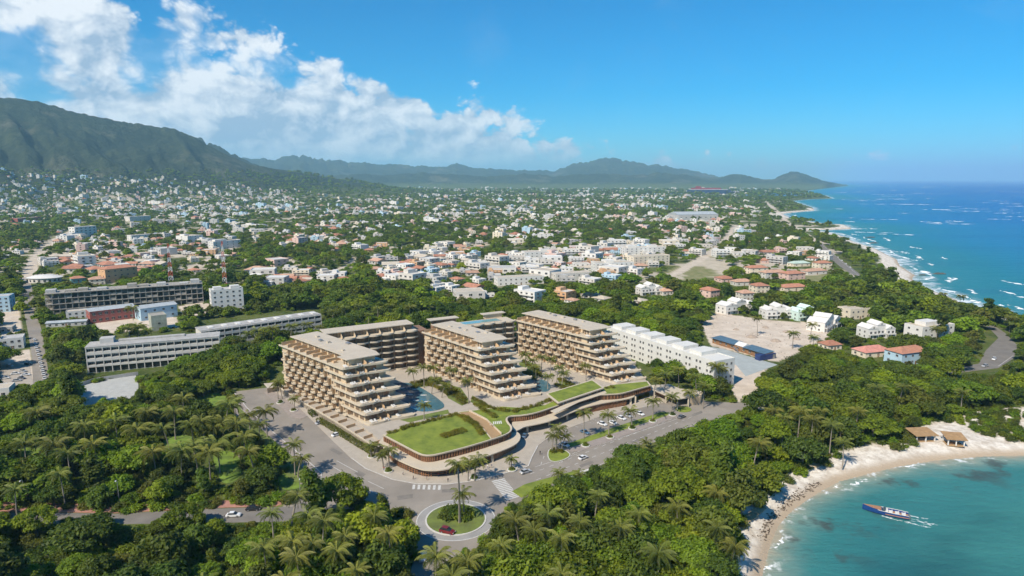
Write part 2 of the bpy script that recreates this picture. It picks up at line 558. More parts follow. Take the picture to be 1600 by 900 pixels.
# ------------------------------------------------------------------ mesh and object helpers
class MB:
    def __init__(self):
        self.v, self.f, self.m = [], [], []

    def add(self, vs, fs, mi=0):
        o = len(self.v)
        self.v += [tuple(p) for p in vs]
        self.f += [tuple(i + o for i in q) for q in fs]
        self.m += [mi] * len(fs)
        return self

    def box(self, x0, x1, y0, y1, z0, z1, mi=0):
        return self.add([(x0, y0, z0), (x1, y0, z0), (x1, y1, z0), (x0, y1, z0), (x0, y0, z1), (x1, y0, z1), (x1, y1, z1), (x0, y1, z1)],
                        [(3, 2, 1, 0), (4, 5, 6, 7), (0, 1, 5, 4), (1, 2, 6, 5), (2, 3, 7, 6), (3, 0, 4, 7)], mi)

    def prism(self, poly, z0, z1, mi=0, top=None):
        """z0 / z1 may be numbers or lists (one height for each corner)"""
        p = list(poly)
        a = sum(p[i - 1][0] * p[i][1] - p[i][0] * p[i - 1][1] for i in range(len(p)))
        flip = a < 0
        n = len(p)
        zb = z0 if hasattr(z0, '__len__') else [z0] * n
        zt = z1 if hasattr(z1, '__len__') else [z1] * n
        if flip:
            p, zb, zt = p[::-1], list(zb)[::-1], list(zt)[::-1]
        vs = [(x, y, z) for (x, y), z in zip(p, zb)] + [(x, y, z) for (x, y), z in zip(p, zt)]
        self.add(vs, [tuple(range(n - 1, -1, -1))] + [(i, (i + 1) % n, n + (i + 1) % n, n + i) for i in range(n)], mi)
        o = len(self.v) - 2 * n
        self.f.append(tuple(range(o + n, o + 2 * n)))
        self.m.append(mi if top is None else top)
        return self

    def band(self, line, z0, z1, w, mi=0, closed=False):
        """upright strip of thickness w that follows a line, inner side to its left"""
        L_ = offset_line(line, w, closed)
        n = len(line)
        for i in range(n if closed else n - 1):
            j = (i + 1) % n
            a, b, c, d = line[i], line[j], L_[j], L_[i]
            vs = [(*a, z0), (*b, z0), (*c, z0), (*d, z0), (*a, z1), (*b, z1), (*c, z1), (*d, z1)]
            fs = [(0, 1, 5, 4), (4, 5, 6, 7), (2, 3, 7, 6), (3, 2, 1, 0)]
            if not closed and i == 0:
                fs.append((3, 0, 4, 7))
            if not closed and i == n - 2:
                fs.append((1, 2, 6, 5))
            self.add(vs, fs, mi)
        return self

    def tube(self, p0, p1, r0, r1=None, n=6, mi=0):
        r1 = r0 if r1 is None else r1
        p0, p1 = Vector(p0), Vector(p1)
        q = (p1 - p0).to_track_quat('Z', 'Y')
        vs = []
        for p, r in ((p0, r0), (p1, r1)):
            for k in range(n):
                a = 2 * math.pi * k / n
                vs.append(p + q @ Vector((math.cos(a) * r, math.sin(a) * r, 0)))
        return self.add(vs, [(k, (k + 1) % n, n + (k + 1) % n, n + k) for k in range(n)] + [tuple(range(n - 1, -1, -1)), tuple(range(n, 2 * n))], mi)

    def hip(self, x0, x1, y0, y1, z, h, over=.5, mi=0):
        x0, x1, y0, y1 = x0 - over, x1 + over, y0 - over, y1 + over
        w, d = x1 - x0, y1 - y0
        k = min(w, d) / 2
        if w >= d:
            a, b = (x0 + k * .9, (y0 + y1) / 2, z + h), (x1 - k * .9, (y0 + y1) / 2, z + h)
            fs = [(0, 1, 5, 4), (1, 2, 5), (2, 3, 4, 5), (3, 0, 4), (3, 2, 1, 0)]
        else:
            a, b = ((x0 + x1) / 2, y0 + k * .9, z + h), ((x0 + x1) / 2, y1 - k * .9, z + h)
            fs = [(0, 1, 4), (1, 2, 5, 4), (2, 3, 5), (3, 0, 4, 5), (3, 2, 1, 0)]
        return self.add([(x0, y0, z), (x1, y0, z), (x1, y1, z), (x0, y1, z), a, b], fs, mi)

    def gable(self, x0, x1, y0, y1, z, h, over=.4, mi=0):
        x0, x1, y0, y1 = x0 - over, x1 + over, y0 - over, y1 + over
        ym = (y0 + y1) / 2
        return self.add([(x0, y0, z), (x1, y0, z), (x1, y1, z), (x0, y1, z), (x0, ym, z + h), (x1, ym, z + h)],
                        [(0, 1, 5, 4), (2, 3, 4, 5), (1, 2, 5), (3, 0, 4), (3, 2, 1, 0)], mi)

    def mesh(self, name, mats):
        me = bpy.data.meshes.new(name)
        me.from_pydata(self.v, [], self.f)
        mats = mats if isinstance(mats, (list, tuple)) else [mats]
        for m in mats:
            me.materials.append(m)
        if len(mats) > 1:
            me.polygons.foreach_set('material_index', self.m)
        me.update()
        return me

    def build(self, name, mats, parent=None, **kw):
        return put(name, self.mesh(name, mats), parent, **kw)


def offset_line(line, w, closed=False):
    n = len(line)
    out = []
    for i in range(n):
        a = Vector(line[i - 1]) if (i > 0 or closed) else None
        p = Vector(line[i])
        b = Vector(line[(i + 1) % n]) if (i < n - 1 or closed) else None
        d1 = (p - a).normalized() if a is not None else None
        d2 = (b - p).normalized() if b is not None else None
        d1, d2 = d1 or d2, d2 or d1
        n1, n2 = Vector((-d1.y, d1.x)), Vector((-d2.y, d2.x))
        m = n1 + n2
        m = m / max(m.dot(n1), .4) if m.length > .2 else n1
        out.append(tuple(p + m * w))
    return out


def smooth_line(pts, n=2, closed=False):
    for _ in range(n):
        q = []
        m = len(pts)
        rngk = range(m if closed else m - 1)
        if not closed:
            q.append(pts[0])
        for i in rngk:
            a, b = pts[i], pts[(i + 1) % m]
            q.append((a[0] * .75 + b[0] * .25, a[1] * .75 + b[1] * .25))
            q.append((a[0] * .25 + b[0] * .75, a[1] * .25 + b[1] * .75))
        if not closed:
            q.append(pts[-1])
        pts = q
    return pts


def put(name, data, parent=None, loc=None, rot=None, scale=None, label=None, cat=None, group=None, kind=None, m=None):
    o = bpy.data.objects.new(name, data)
    col.objects.link(o)
    if parent is not None:
        o.parent = parent
    if loc is not None:
        o.location = loc
    if rot is not None:
        o.rotation_euler = rot if hasattr(rot, '__len__') else (0, 0, rot)
    if scale is not None:
        o.scale = scale if hasattr(scale, '__len__') else (scale,) * 3
    if label:
        o['label'] = label
    if cat:
        o['category'] = cat
    if group:
        o['group'] = group
    if kind:
        o['kind'] = kind
    if m is not None:
        o.material_slots[0].link = 'OBJECT'
        o.material_slots[0].material = m
    return o


def thing(name, label, cat, loc=(0, 0, 0), rot=0.0, group=None, scale=None):
    return put(name, None, None, loc, rot, scale, label, cat, group)


def copy_thing(root, loc, rot=None, label=None, mats=None, scale=None):
    r = root.copy()
    col.objects.link(r)
    r.location = loc
    if rot is not None:
        r.rotation_euler = (0, 0, rot)
    if scale is not None:
        r.scale = (scale,) * 3
    if label:
        r['label'] = label
    for ch in list(root.children):
        c = ch.copy()
        col.objects.link(c)
        c.parent = r
        if mats and ch.name.split('.')[0] in mats:
            c.material_slots[0].link = 'OBJECT'
            c.material_slots[0].material = mats[ch.name.split('.')[0]]
        for gc in ch.children:
            d = gc.copy()
            col.objects.link(d)
            d.parent = c
    return r


ORD = ['', 'first', 'second', 'third', 'fourth', 'fifth', 'sixth', 'seventh', 'eighth', 'ninth', 'tenth', 'eleventh', 'twelfth', 'thirteenth',
       'fourteenth', 'fifteenth', 'sixteenth', 'seventeenth', 'eighteenth', 'nineteenth', 'twentieth']


def ordinal(n):
    if n <= 20:
        return ORD[n]
    tens = ['', '', 'twenty', 'thirty', 'forty', 'fifty', 'sixty', 'seventy', 'eighty', 'ninety']
    if n >= 100:
        return 'hundred-' + ordinal(n - 100) if n > 100 else 'hundredth'
    return tens[n // 10] + ('-' + ORD[n % 10] if n % 10 else 'th') if n % 10 else tens[n // 10][:-1] + 'ieth'


CLEAR = []      # outlines in the photograph that stay free of scattered trees
BLOCK = []      # footprints on the ground that stay free of scattered trees and houses

# ------------------------------------------------------------------ ground sheet, sea, haze
def fan(az, rad):
    A, Rr = np.meshgrid(az, rad, indexing='ij')
    return Rr * np.sin(A), Rr * np.cos(A)


def grid_mesh(name, X, Y, Z, keep=None):
    na, nr = X.shape
    me = bpy.data.meshes.new(name)
    idx = np.arange(na * nr).reshape(na, nr)
    q = np.stack([idx[:-1, :-1], idx[1:, :-1], idx[1:, 1:], idx[:-1, 1:]], -1).reshape(-1, 4)[:, ::-1]
    if keep is not None:
        q = q[keep.ravel()[q].any(axis=1)]
    used = np.unique(q)
    remap = np.zeros(na * nr, np.int64)
    remap[used] = np.arange(len(used))
    q = remap[q]
    co = np.stack([X.ravel()[used], Y.ravel()[used], Z.ravel()[used]], -1)
    me.vertices.add(len(co))
    me.vertices.foreach_set('co', co.ravel())
    me.loops.add(q.size)
    me.loops.foreach_set('vertex_index', q.ravel())
    me.polygons.add(len(q))
    me.polygons.foreach_set('loop_start', np.arange(0, q.size, 4))
    me.update(calc_edges=True)
    me.shade_smooth()
    return me, used


DIRT_PX = [[(1095, 505), (1120, 488), (1195, 500), (1285, 505), (1315, 520), (1258, 545), (1215, 566), (1110, 540)],
           [(0, 560), (45, 545), (55, 600), (0, 605)], [(280, 478), (328, 470), (328, 492), (283, 495)],
           [(150, 500), (275, 495), (280, 512), (150, 522)], [(0, 470), (30, 470), (35, 520), (0, 530)],
           [(1160, 640), (1200, 625), (1260, 610), (1330, 600), (1350, 606), (1260, 630), (1200, 650)],
           [(1130, 560), (1200, 570), (1180, 620), (1150, 630), (1140, 600)]]
DRY_PX = [[(1035, 425), (1090, 405), (1140, 410), (1130, 432), (1060, 440)], [(70, 374), (108, 366), (116, 374), (84, 384)],
          [(1250, 425), (1300, 430), (1290, 450), (1245, 448)], [(640, 474), (680, 472), (690, 480), (650, 482)]]
SAND_PX = [(1150, 960), (1172, 900), (1156, 840), (1163, 806), (1210, 765), (1245, 737), (1300, 712), (1345, 700), (1420, 688), (1440, 668), (1500, 652), (1545, 640), (1640, 640), (1660, 740), (1500, 760), (1250, 830), (1220, 960)]


TOWN_ROADS = [G(q) for q in ([(44, 440), (52, 405), (86, 374), (130, 352), (175, 338)], [(520, 424), (640, 384), (760, 352), (830, 330)], [(1000, 450), (1060, 425), (1100, 402), (1130, 380), (1150, 352)], [(1280, 380), (1232, 350), (1216, 332), (1192, 312)],
                              [(0, 352), (200, 350), (420, 346), (700, 343), (1000, 345)], [(300, 420), (380, 380), (440, 350), (480, 328)], [(700, 425), (800, 395), (980, 372), (1150, 360)], [(0, 400), (160, 396), (330, 402), (470, 410)])]


def build_ground():
    az = np.concatenate([np.linspace(-1.25, -.75, 60)[:-1], np.linspace(-.75, .75, 560), np.linspace(.75, 1.25, 60)[1:]])
    rad = np.concatenate([np.geomspace(25, 150, 40)[:-1], np.geomspace(150, 700, 200)[:-1], np.geomspace(700, 14000, 260)[:-1], np.geomspace(14000, 60000, 30)])
    X, Y = fan(az, rad)
    x, y = X.ravel(), Y.ravel()
    d = land_dist(x, y)
    z = ground_z(x, y)
    keep = (d > -60)
    me, used = grid_mesh('ground', X, Y, z.reshape(X.shape), keep)
    n = fbm(x / 7, y / 7, 3, 4)
    nb = fbm(x / 40, y / 40, 9, 3)
    sand = sstep(0, 1, (25 + 8 * (nb - .5) * 2 - d) / 6 + (n - .5) * 2)
    sand = np.where(y > 2500, 0, sand)
    bay = in_poly(x, y, G(SAND_PX, -1.0))
    sand = np.where((y < 330) & (x < 330), sstep(.25, .6, bay * 1.0 * (.72 + .9 * (n - .45))), sand)
    sand = np.where((d < 12) & (y < 330) & (x < 330), 1.0, sand)
    dirt = np.zeros_like(d)
    for p in DIRT_PX:
        dirt = np.maximum(dirt, in_poly(x, y, G(p)))
    dry = np.zeros_like(d)
    for p in DRY_PX:
        dry = np.maximum(dry, in_poly(x, y, G(p)))
    hill = sstep(20, 90, hills(x, y))
    tn = fbm(x / 55, y / 55, 61, 4)
    dirt = np.maximum(dirt, .75 * sstep(.52, .60, tn) * sstep(560, 760, y) * (1 - sstep(3000, 4200, y)) * (d > 60) * (hill < .3))
    for rd in TOWN_ROADS:
        dirt = np.maximum(dirt, .9 * (seg_dist(x, y, rd) < 7))
    zone = np.stack([sand, dirt, hill, dry], -1)[used]
    a = me.attributes.new('zone', 'FLOAT_COLOR', 'POINT')
    a.data.foreach_set('color', zone.astype(np.float32).ravel())
    wet = me.attributes.new('wet', 'FLOAT', 'POINT')
    wet.data.foreach_set('value', (1 - sstep(1, 5.5, d))[used].astype(np.float32))
    # material
    m, nt = nodes_of('ground_cover')
    N, L = nt.nodes.new, nt.links.new
    out, b = N('ShaderNodeOutputMaterial'), N('ShaderNodeBsdfPrincipled')
    L(b.outputs[0], out.inputs[0])
    b.inputs['Roughness'].default_value = .95
    b.inputs['Specular IOR Level'].default_value = .1
    tc = N('ShaderNodeTexCoord')

    def noise(s, det=6, ro=.6, mn=.35, mx=.65):
        n_ = N('ShaderNodeTexNoise')
        n_.inputs['Scale'].default_value = s
        n_.inputs['Detail'].default_value = det
        n_.inputs['Roughness'].default_value = ro
        L(tc.outputs['Object'], n_.inputs['Vector'])
        r_ = N('ShaderNodeMapRange')
        L(n_.outputs['Fac'], r_.inputs[0])
        r_.inputs[1].default_value, r_.inputs[2].default_value = mn, mx
        return r_.outputs[0]

    def mix(f, a_, b_):
        x_ = N('ShaderNodeMix')
        x_.data_type = 'RGBA'
        for s_, v_ in ((0, f), (6, a_), (7, b_)):
            if isinstance(v_, tuple):
                x_.inputs[s_].default_value = (*v_, 1)
            else:
                L(v_, x_.inputs[s_])
        return x_.outputs[2]
    at = N('ShaderNodeAttribute')
    at.attribute_name = 'zone'
    sp = N('ShaderNodeSeparateColor')
    L(at.outputs['Color'], sp.inputs[0])
    aw = N('ShaderNodeAttribute')
    aw.attribute_name = 'wet'
    grass = mix(noise(.05), (.045, .075, .016), (.115, .135, .030))
    grass = mix(noise(.35, 5, .6, .5, .75), grass, (.16, .135, .085))
    hillc = mix(noise(.0035, 10, .72, .38, .62), (.028, .042, .022), (.078, .096, .048))
    hillc = mix(noise(.022, 6, .7, .42, .66), hillc, (.026, .038, .022))
    hillc = mix(noise(.0016, 8, .68, .54, .66), hillc, (.15, .145, .09))
    c = mix(sp.outputs['Blue'], grass, hillc)
    dryc = mix(noise(.12), (.15, .17, .055), (.27, .245, .13))
    c = mix(at.outputs['Alpha'], c, dryc)
    dirtc = mix(noise(.10, 8, .65, .3, .7), (.46, .38, .30), (.66, .57, .47))
    c = mix(sp.outputs['Green'], c, dirtc)
    sandc = mix(noise(.25, 9, .7, .38, .6), (.47, .405, .33), (.74, .69, .61))
    sandc = mix(aw.outputs['Fac'], sandc, (.42, .33, .235))
    c = mix(sp.outputs['Red'], c, sandc)
    L(c, b.inputs['Base Color'])
    bp = N('ShaderNodeBump')
    bp.inputs['Strength'].default_value = .3
    bp.inputs['Distance'].default_value = .5
    L(noise(.9, 6, .65), bp.inputs['Height'])
    bp2 = N('ShaderNodeBump')
    bp2.inputs['Strength'].default_value = .8
    bp2.inputs['Distance'].default_value = 30.0
    hb = N('ShaderNodeMath')
    hb.operation = 'MULTIPLY'
    L(noise(.014, 8, .7), hb.inputs[0])
    L(sp.outputs['Blue'], hb.inputs[1])
    L(hb.outputs[0], bp2.inputs['Height'])
    L(bp.outputs[0], bp2.inputs['Normal'])
    L(bp2.outputs[0], b.inputs['Normal'])
    me.materials.append(m)
    put('ground', me, kind='structure')


def build_sea():
    az = np.linspace(.0, 1.3, 520)
    rad = np.concatenate([np.geomspace(40, 160, 30)[:-1], np.geomspace(160, 700, 170)[:-1], np.geomspace(700, 14000, 190)[:-1], np.geomspace(14000, 60000, 20)])
    X, Y = fan(az, rad)
    x, y = X.ravel(), Y.ravel()
    d = -land_dist(x, y)
    me, used = grid_mesh('sea', X, Y, np.full(X.shape, SEA_Z), d > -45)
    a = me.attributes.new('shore', 'FLOAT', 'POINT')
    a.data.foreach_set('value', d[used].astype(np.float32))
    bay = ((y < 300) & (x < 420)).astype(np.float32)
    b_ = me.attributes.new('bay', 'FLOAT', 'POINT')
    b_.data.foreach_set('value', bay[used])
    m, nt = nodes_of('sea_water')
    N, L = nt.nodes.new, nt.links.new
    out, b = N('ShaderNodeOutputMaterial'), N('ShaderNodeBsdfPrincipled')
    L(b.outputs[0], out.inputs[0])
    b.inputs['Roughness'].default_value = .3
    b.inputs['IOR'].default_value = 1.33
    b.inputs['Specular IOR Level'].default_value = .12
    tc = N('ShaderNodeTexCoord')

    def M(op, p, q=None, r=None, clamp=False):
        n = N('ShaderNodeMath')
        n.operation, n.use_clamp = op, clamp
        for i, v in enumerate((p, q, r)):
            if v is None:
                continue
            if isinstance(v, (int, float)):
                n.inputs[i].default_value = v
            else:
                L(v, n.inputs[i])
        return n.outputs[0]

    def noise(s, det=6, ro=.6, mn=.35, mx=.65, stretch=(1, 1, 1), rot=0.0, smooth=False):
        mp = N('ShaderNodeMapping')
        mp.inputs['Scale'].default_value = stretch
        mp.inputs['Rotation'].default_value = (0, 0, rot)
        L(tc.outputs['Object'], mp.inputs[0])
        n_ = N('ShaderNodeTexNoise')
        n_.inputs['Scale'].default_value = s
        n_.inputs['Detail'].default_value = det
        n_.inputs['Roughness'].default_value = ro
        L(mp.outputs[0], n_.inputs['Vector'])
        r_ = N('ShaderNodeMapRange')
        if smooth:
            r_.interpolation_type = 'SMOOTHSTEP'
        L(n_.outputs['Fac'], r_.inputs[0])
        r_.inputs[1].default_value, r_.inputs[2].default_value = mn, mx
        return r_.outputs[0]

    def mix(f, a_, c_):
        x_ = N('ShaderNodeMix')
        x_.data_type = 'RGBA'
        for s_, v_ in ((0, f), (6, a_), (7, c_)):
            if isinstance(v_, tuple):
                x_.inputs[s_].default_value = (*v_, 1)
            elif isinstance(v_, float):
                x_.inputs[s_].default_value = v_
            else:
                L(v_, x_.inputs[s_])
        return x_.outputs[2]
    at = N('ShaderNodeAttribute')
    at.attribute_name = 'shore'
    ab = N('ShaderNodeAttribute')
    ab.attribute_name = 'bay'
    sh = M('ADD', at.outputs['Fac'], M('MULTIPLY', M('SUBTRACT', noise(.06, 4), .5), 5.0))
    # depth tint: log scale of the distance from the shore
    lg = M('DIVIDE', M('LOGARITHM', M('ADD', M('MAXIMUM', sh, 0.0), 1.0), 10.0), 4.0)
    rp = N('ShaderNodeValToRGB')
    L(lg, rp.inputs[0])
    e = rp.color_ramp.elements
    stops = [(0.0, (.36, .33, .25)), (.17, (.19, .27, .23)), (.29, (.040, .190, .190)), (.50, (.012, .160, .200)), (.60, (.006, .145, .29)), (.72, (.003, .100, .31)), (.85, (.0008, .046, .26)), (1.0, (.0004, .022, .20))]
    e[0].position, e[0].color = stops[0][0], (*stops[0][1], 1)
    e[1].position, e[1].color = stops[-1][0], (*stops[-1][1], 1)
    for p_, c_ in stops[1:-1]:
        q_ = e.new(p_)
        q_.color = (*c_, 1)
    c = rp.outputs[0]
    bayc = mix(noise(.010, 5, .6, .36, .62, (1, 1.6, 1), .3, True), (.050, .200, .178), (.020, .088, .092))
    farenough = M('MULTIPLY', ab.outputs['Fac'], N_map(nt, sh, 8, 40))
    c = mix(M('MULTIPLY', farenough, .8), c, bayc)
    # dark reef patches offshore
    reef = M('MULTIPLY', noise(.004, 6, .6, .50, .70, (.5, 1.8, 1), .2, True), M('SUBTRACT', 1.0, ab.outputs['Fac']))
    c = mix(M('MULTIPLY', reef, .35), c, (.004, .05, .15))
    # weed in the shallows
    weed = M('MULTIPLY', noise(.05, 7, .65, .52, .62, (1, 1, 1), 0, True), M('MULTIPLY', N_map(nt, sh, 1, 5), M('SUBTRACT', 1.0, N_map(nt, sh, 14, 30))))
    c = mix(M('MULTIPLY', weed, .7), c, (.055, .05, .045))
    # foam along the waterline and small whitecaps
    fo = M('MULTIPLY', M('SUBTRACT', 1.0, N_map(nt, sh, 1.5, 6.0)), noise(.22, 7, .7, .53, .64, (1, 1, 1), 0, True))
    surf = M('MULTIPLY', M('SUBTRACT', 1.0, ab.outputs['Fac']), M('MULTIPLY', M('SUBTRACT', 1.0, N_map(nt, sh, 6, 26)), noise(.05, 8, .7, .46, .58, (1, 1, 1), 0, True)))
    fo = M('MAXIMUM', fo, surf)
    caps = noise(.018, 9, .75, .715, .75, (.35, 1.6, 1), .15, True)
    fo = M('MAXIMUM', fo, M('MULTIPLY', caps, .8), None, True)
    c = mix(fo, c, (.72, .76, .76))
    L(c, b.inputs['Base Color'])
    bp = N('ShaderNodeBump')
    bp.inputs['Strength'].default_value = .35
    bp.inputs['Distance'].default_value = 1.2
    hb = M('ADD', noise(.25, 6, .65, .2, .8, (.6, 1.4, 1), .4), M('MULTIPLY', noise(.03, 5, .6, .2, .8, (.5, 1.5, 1), .2), 2.5))
    L(hb, bp.inputs['Height'])
    L(bp.outputs[0], b.inputs['Normal'])
    me.materials.append(m)
    put('sea', me, kind='structure')


def N_map(nt, sock, a, b):
    r = nt.nodes.new('ShaderNodeMapRange')
    nt.links.new(sock, r.inputs[0])
    r.inputs[1].default_value, r.inputs[2].default_value = a, b
    return r.outputs[0]


build_ground()
build_sea()


def build_haze():
    b = MB().box(-70000, 70000, -2000, 70000, -15, 1150)
    m, nt = nodes_of('haze_air')
    out = nt.nodes.new('ShaderNodeOutputMaterial')
    v = nt.nodes.new('ShaderNodeVolumePrincipled')
    v.inputs['Color'].default_value = (.43, .78, 1.0, 1)
    v.inputs['Density'].default_value = 5.8e-5
    v.inputs['Anisotropy'].default_value = 0.0
    nt.links.new(v.outputs[0], out.inputs['Volume'])
    b.build('haze', m, kind='stuff', label='thin blue haze lying over the whole coast', cat='haze')


build_haze()

# ------------------------------------------------------------------ roads, pavements and lots of the resort site
def sheet(name, poly, z, m, kind='structure', skirt=0.0, parent=None):
    return MB().prism(poly, z - max(skirt, .02), z, 0).build(name, m, parent, kind=None if parent else kind)


ASPHALT_PX = [(366, 612), (432, 604), (600, 690), (800, 680), (900, 640), (1000, 604), (1110, 628), (1185, 630), (1192, 644), (1112, 656), (1000, 700), (872, 757),
              (812, 784), (790, 800), (778, 812), (770, 836), (745, 858), (716, 872), (700, 905), (693, 960), (630, 960), (640, 900), (648, 868), (650, 830), (640, 800), (560, 794), (455, 800), (440, 790),
              (495, 762), (503, 740), (478, 717), (423, 672), (387, 638)]
sheet('road_boulevard', G(ASPHALT_PX), .05, ASPH, skirt=.3)
front_road = G([(-160, 800), (60, 801), (180, 803), (330, 795), (450, 792), (520, 790), (520, 812), (450, 815), (330, 817), (200, 819), (60, 818), (-160, 816)])
sheet('road_front', front_road, .054, ASPHD, skirt=.3)
sheet('footpath_red', G([(-160, 784), (60, 786), (180, 789), (330, 783), (440, 781), (440, 791), (330, 794), (180, 802), (60, 800), (-160, 799)]), .16, REDPAVE, skirt=.3)
WALK_PX = [(548, 716), (571, 733), (613, 750), (650, 757), (700, 757.5), (745, 751.5), (790, 740), (826, 729), (832, 714), (841, 697), (861, 681), (882, 672), (935, 652), (1000, 638),
           (1052, 626), (1040, 606), (990, 600), (800, 640), (600, 660), (440, 606), (428, 612), (470, 640)]
walk = G(WALK_PX)
sheet('pavement_front', walk, .18, PAVE, skirt=.3)
MB().band(walk[:10], .0, .215, .35).build('kerb_front', KERB, kind='structure')
sheet('pavement_left', G([(437, 606), (425, 607), (413, 614), (433, 632), (455, 652), (470, 655), (487, 648)]), .172, PAVEP, skirt=.3)
verge_l = G([(366, 613), (387, 638), (423, 672), (478, 717), (503, 740), (502, 753), (494, 763), (470, 757), (440, 720), (400, 690), (366, 650)])
sheet('pavement_verge', verge_l, .168, PAVEP, skirt=.3)
MB().band(verge_l[:7][::-1], 0, .21, .3).build('kerb_verge', KERB, kind='structure')
sheet('grass_verge', G([(366, 628), (400, 664), (455, 712), (478, 738), (482, 757), (455, 752), (430, 720), (390, 690)]), .19, VERGE)
# median between the car park and the boulevard
sheet('pavement_median', G([(884, 702), (893, 706), (908, 705), (985, 678), (1057, 652), (1063, 647), (1050, 644), (1030, 648), (900, 695)]), .164, PAVEP, skirt=.3)
sheet('grass_median', G([(878, 697), (884, 701), (900, 697), (960, 677), (1042, 650), (1048, 646), (1034, 644), (960, 668)]), .20, LAWN, skirt=.3)
isl = smooth_line(G([(855, 705), (856, 719), (866, 723), (880, 720), (893, 713), (888, 706), (876, 701), (862, 700)]), 2, True)
sheet('grass_island', isl, .20, LAWN, skirt=.3)
MB().band(isl, 0, .235, .35, closed=True).build('kerb_island', KERB, kind='structure')
isl2 = smooth_line(G([(1052, 638), (1062, 645), (1078, 644), (1082, 639), (1068, 634)]), 2, True)
sheet('grass_island', isl2, .20, LAWN, skirt=.3)
sheet('grass_strip', G([(800, 768), (820, 757), (905, 734), (906, 739), (872, 752), (815, 778)]), .14, LAWN, skirt=.2)
sheet('path_strip', G([(885, 745), (902, 738), (925, 731), (928, 735), (895, 748)]), .135, KERB, skirt=.2)
# roundabout
RBX, RBY = -18.4, 194.3


def ring(cx, cy, r0, r1, z0, z1, n=64):
    b = MB()
    for k in range(n):
        a0, a1 = 2 * math.pi * k / n, 2 * math.pi * (k + 1) / n
        P = [(cx + r * math.cos(a), cy + r * math.sin(a)) for r in (r0, r1) for a in (a0, a1)]
        i0, i1, o0, o1 = P[0], P[1], P[2], P[3]
        b.add([(*i0, z1), (*o0, z1), (*o1, z1), (*i1, z1), (*i0, z0), (*o0, z0), (*o1, z0), (*i1, z0)], [(0, 1, 2, 3), (1, 5, 6, 2), (0, 3, 7, 4)])
    return b


def disc(cx, cy, r, n=48, ky=1.0):
    return [(cx + r * math.cos(2 * math.pi * k / n), cy + r * ky * math.sin(2 * math.pi * k / n)) for k in range(n)]


ring(RBX, RBY, 12.6, 12.9, .0, .06).build('marking_ring', PAINT, kind='structure')
sheet('road_apron', disc(RBX, RBY, 12.6), .064, mat('apron_grey', (.30, .29, .275), .9, .1, .3))
ring(RBX, RBY, 9.5, 10.0, 0, .26).build('kerb_roundabout', KERB, kind='structure')
sheet('grass_roundabout', disc(RBX, RBY, 9.5), .22, VERGE, skirt=.3)


def stripe(p, q, w, z=.058):
    (x0, y0), (x1, y1) = p, q
    d = Vector((x1 - x0, y1 - y0)).normalized() * w / 2
    nx, ny = -d.y, d.x
    return [(x0 - nx, y0 - ny), (x1 - nx, y1 - ny), (x1 + nx, y1 + ny), (x0 + nx, y0 + ny)]


def lines(name, segs, w=.16, z=.06, dash=None):
    b = MB()
    for (pu, qu) in segs:
        p, q = g(*pu), g(*qu)
        Ln = math.dist(p, q)
        if dash:
            n = int(Ln / (dash * 2.2))
            for k in range(n):
                a, c = k / n, k / n + .45 / n
                P = lambda t: (p[0] + (q[0] - p[0]) * t, p[1] + (q[1] - p[1]) * t)
                b.prism(stripe(P(a), P(c), w), z - .005, z)
        else:
            b.prism(stripe(p, q, w), z - .005, z)
    b.build(name, PAINT, kind='structure')


lines('marking_dashes', [((838, 750), (1085, 650)), ((828, 741), (1075, 645)), ((845, 726), (852, 708))], .2, dash=2.2)
lines('marking_edge', [((866, 757), (1105, 654)), ((894, 709), (1058, 655)), ((835, 730), (903, 709))], .16)
lines('marking_bays', [((904 + 9.5 * i, 668 - 3.6 * i), (888 + 9.5 * i, 663 - 3.4 * i)) for i in range(7)] + [((868 + 6 * i, 682 - 2.4 * i), (880 + 6 * i, 690 - 2.4 * i)) for i in range(4)], .14)
lines('marking_stall', [((513, 725), (545, 744)), ((526, 720), (559, 738)), ((560, 757), (590, 772)), ((566, 760), (583, 770)), ((575, 752), (600, 764)),
                        ((577, 700), (594, 704)), ((540, 693), (556, 698)), ((548, 705), (566, 711)), ((500, 655), (520, 651))], .22)
# zebra crossings: each bar its own mesh
bar = MB()
z0, z1, z2, z3 = (768, 752), (788, 747.5), (812, 777), (792, 783)
for k in range(13):
    t0, t1 = k / 13, (k + .6) / 13
    P = lambda a, b_, t: (a[0] + (b_[0] - a[0]) * t, a[1] + (b_[1] - a[1]) * t)
    MB().prism(G([P(z0, z3, t0), P(z1, z2, t0), P(z1, z2, t1), P(z0, z3, t1)]), .05, .062).build('crossing_bar', PAINT, kind='structure')
for k in range(6):
    a = (645 + k * 8, 757.5 + .2 * k)
    MB().prism(G([a, (a[0] + 4, a[1]), (a[0] + 3, a[1] + 7), (a[0] - 1, a[1] + 7)]), .05, .062).build('crossing_bar', PAINT, kind='structure')
HOTEL_CLEAR = len(CLEAR)
CLEAR.append([(362, 608), (428, 600), (428, 535), (445, 512), (520, 503), (650, 498), (690, 490), (800, 480), (930, 503), (985, 525), (1000, 545), (1018, 600), (1090, 600), (1100, 622), (1180, 632), (1110, 655),
              (1000, 696), (930, 722), (870, 752), (800, 778), (772, 796), (756, 830), (722, 858), (696, 880), (660, 880), (664, 806), (645, 772), (600, 762), (570, 757), (500, 756), (480, 722), (415, 668)])
CLEAR.append([(655, 782), (772, 782), (768, 822), (742, 850), (700, 862), (656, 866)])
CLEAR.append([(335, 788), (455, 788), (455, 812), (340, 814)])
CLEAR.append([(178, 800), (236, 798), (236, 816), (178, 816)])
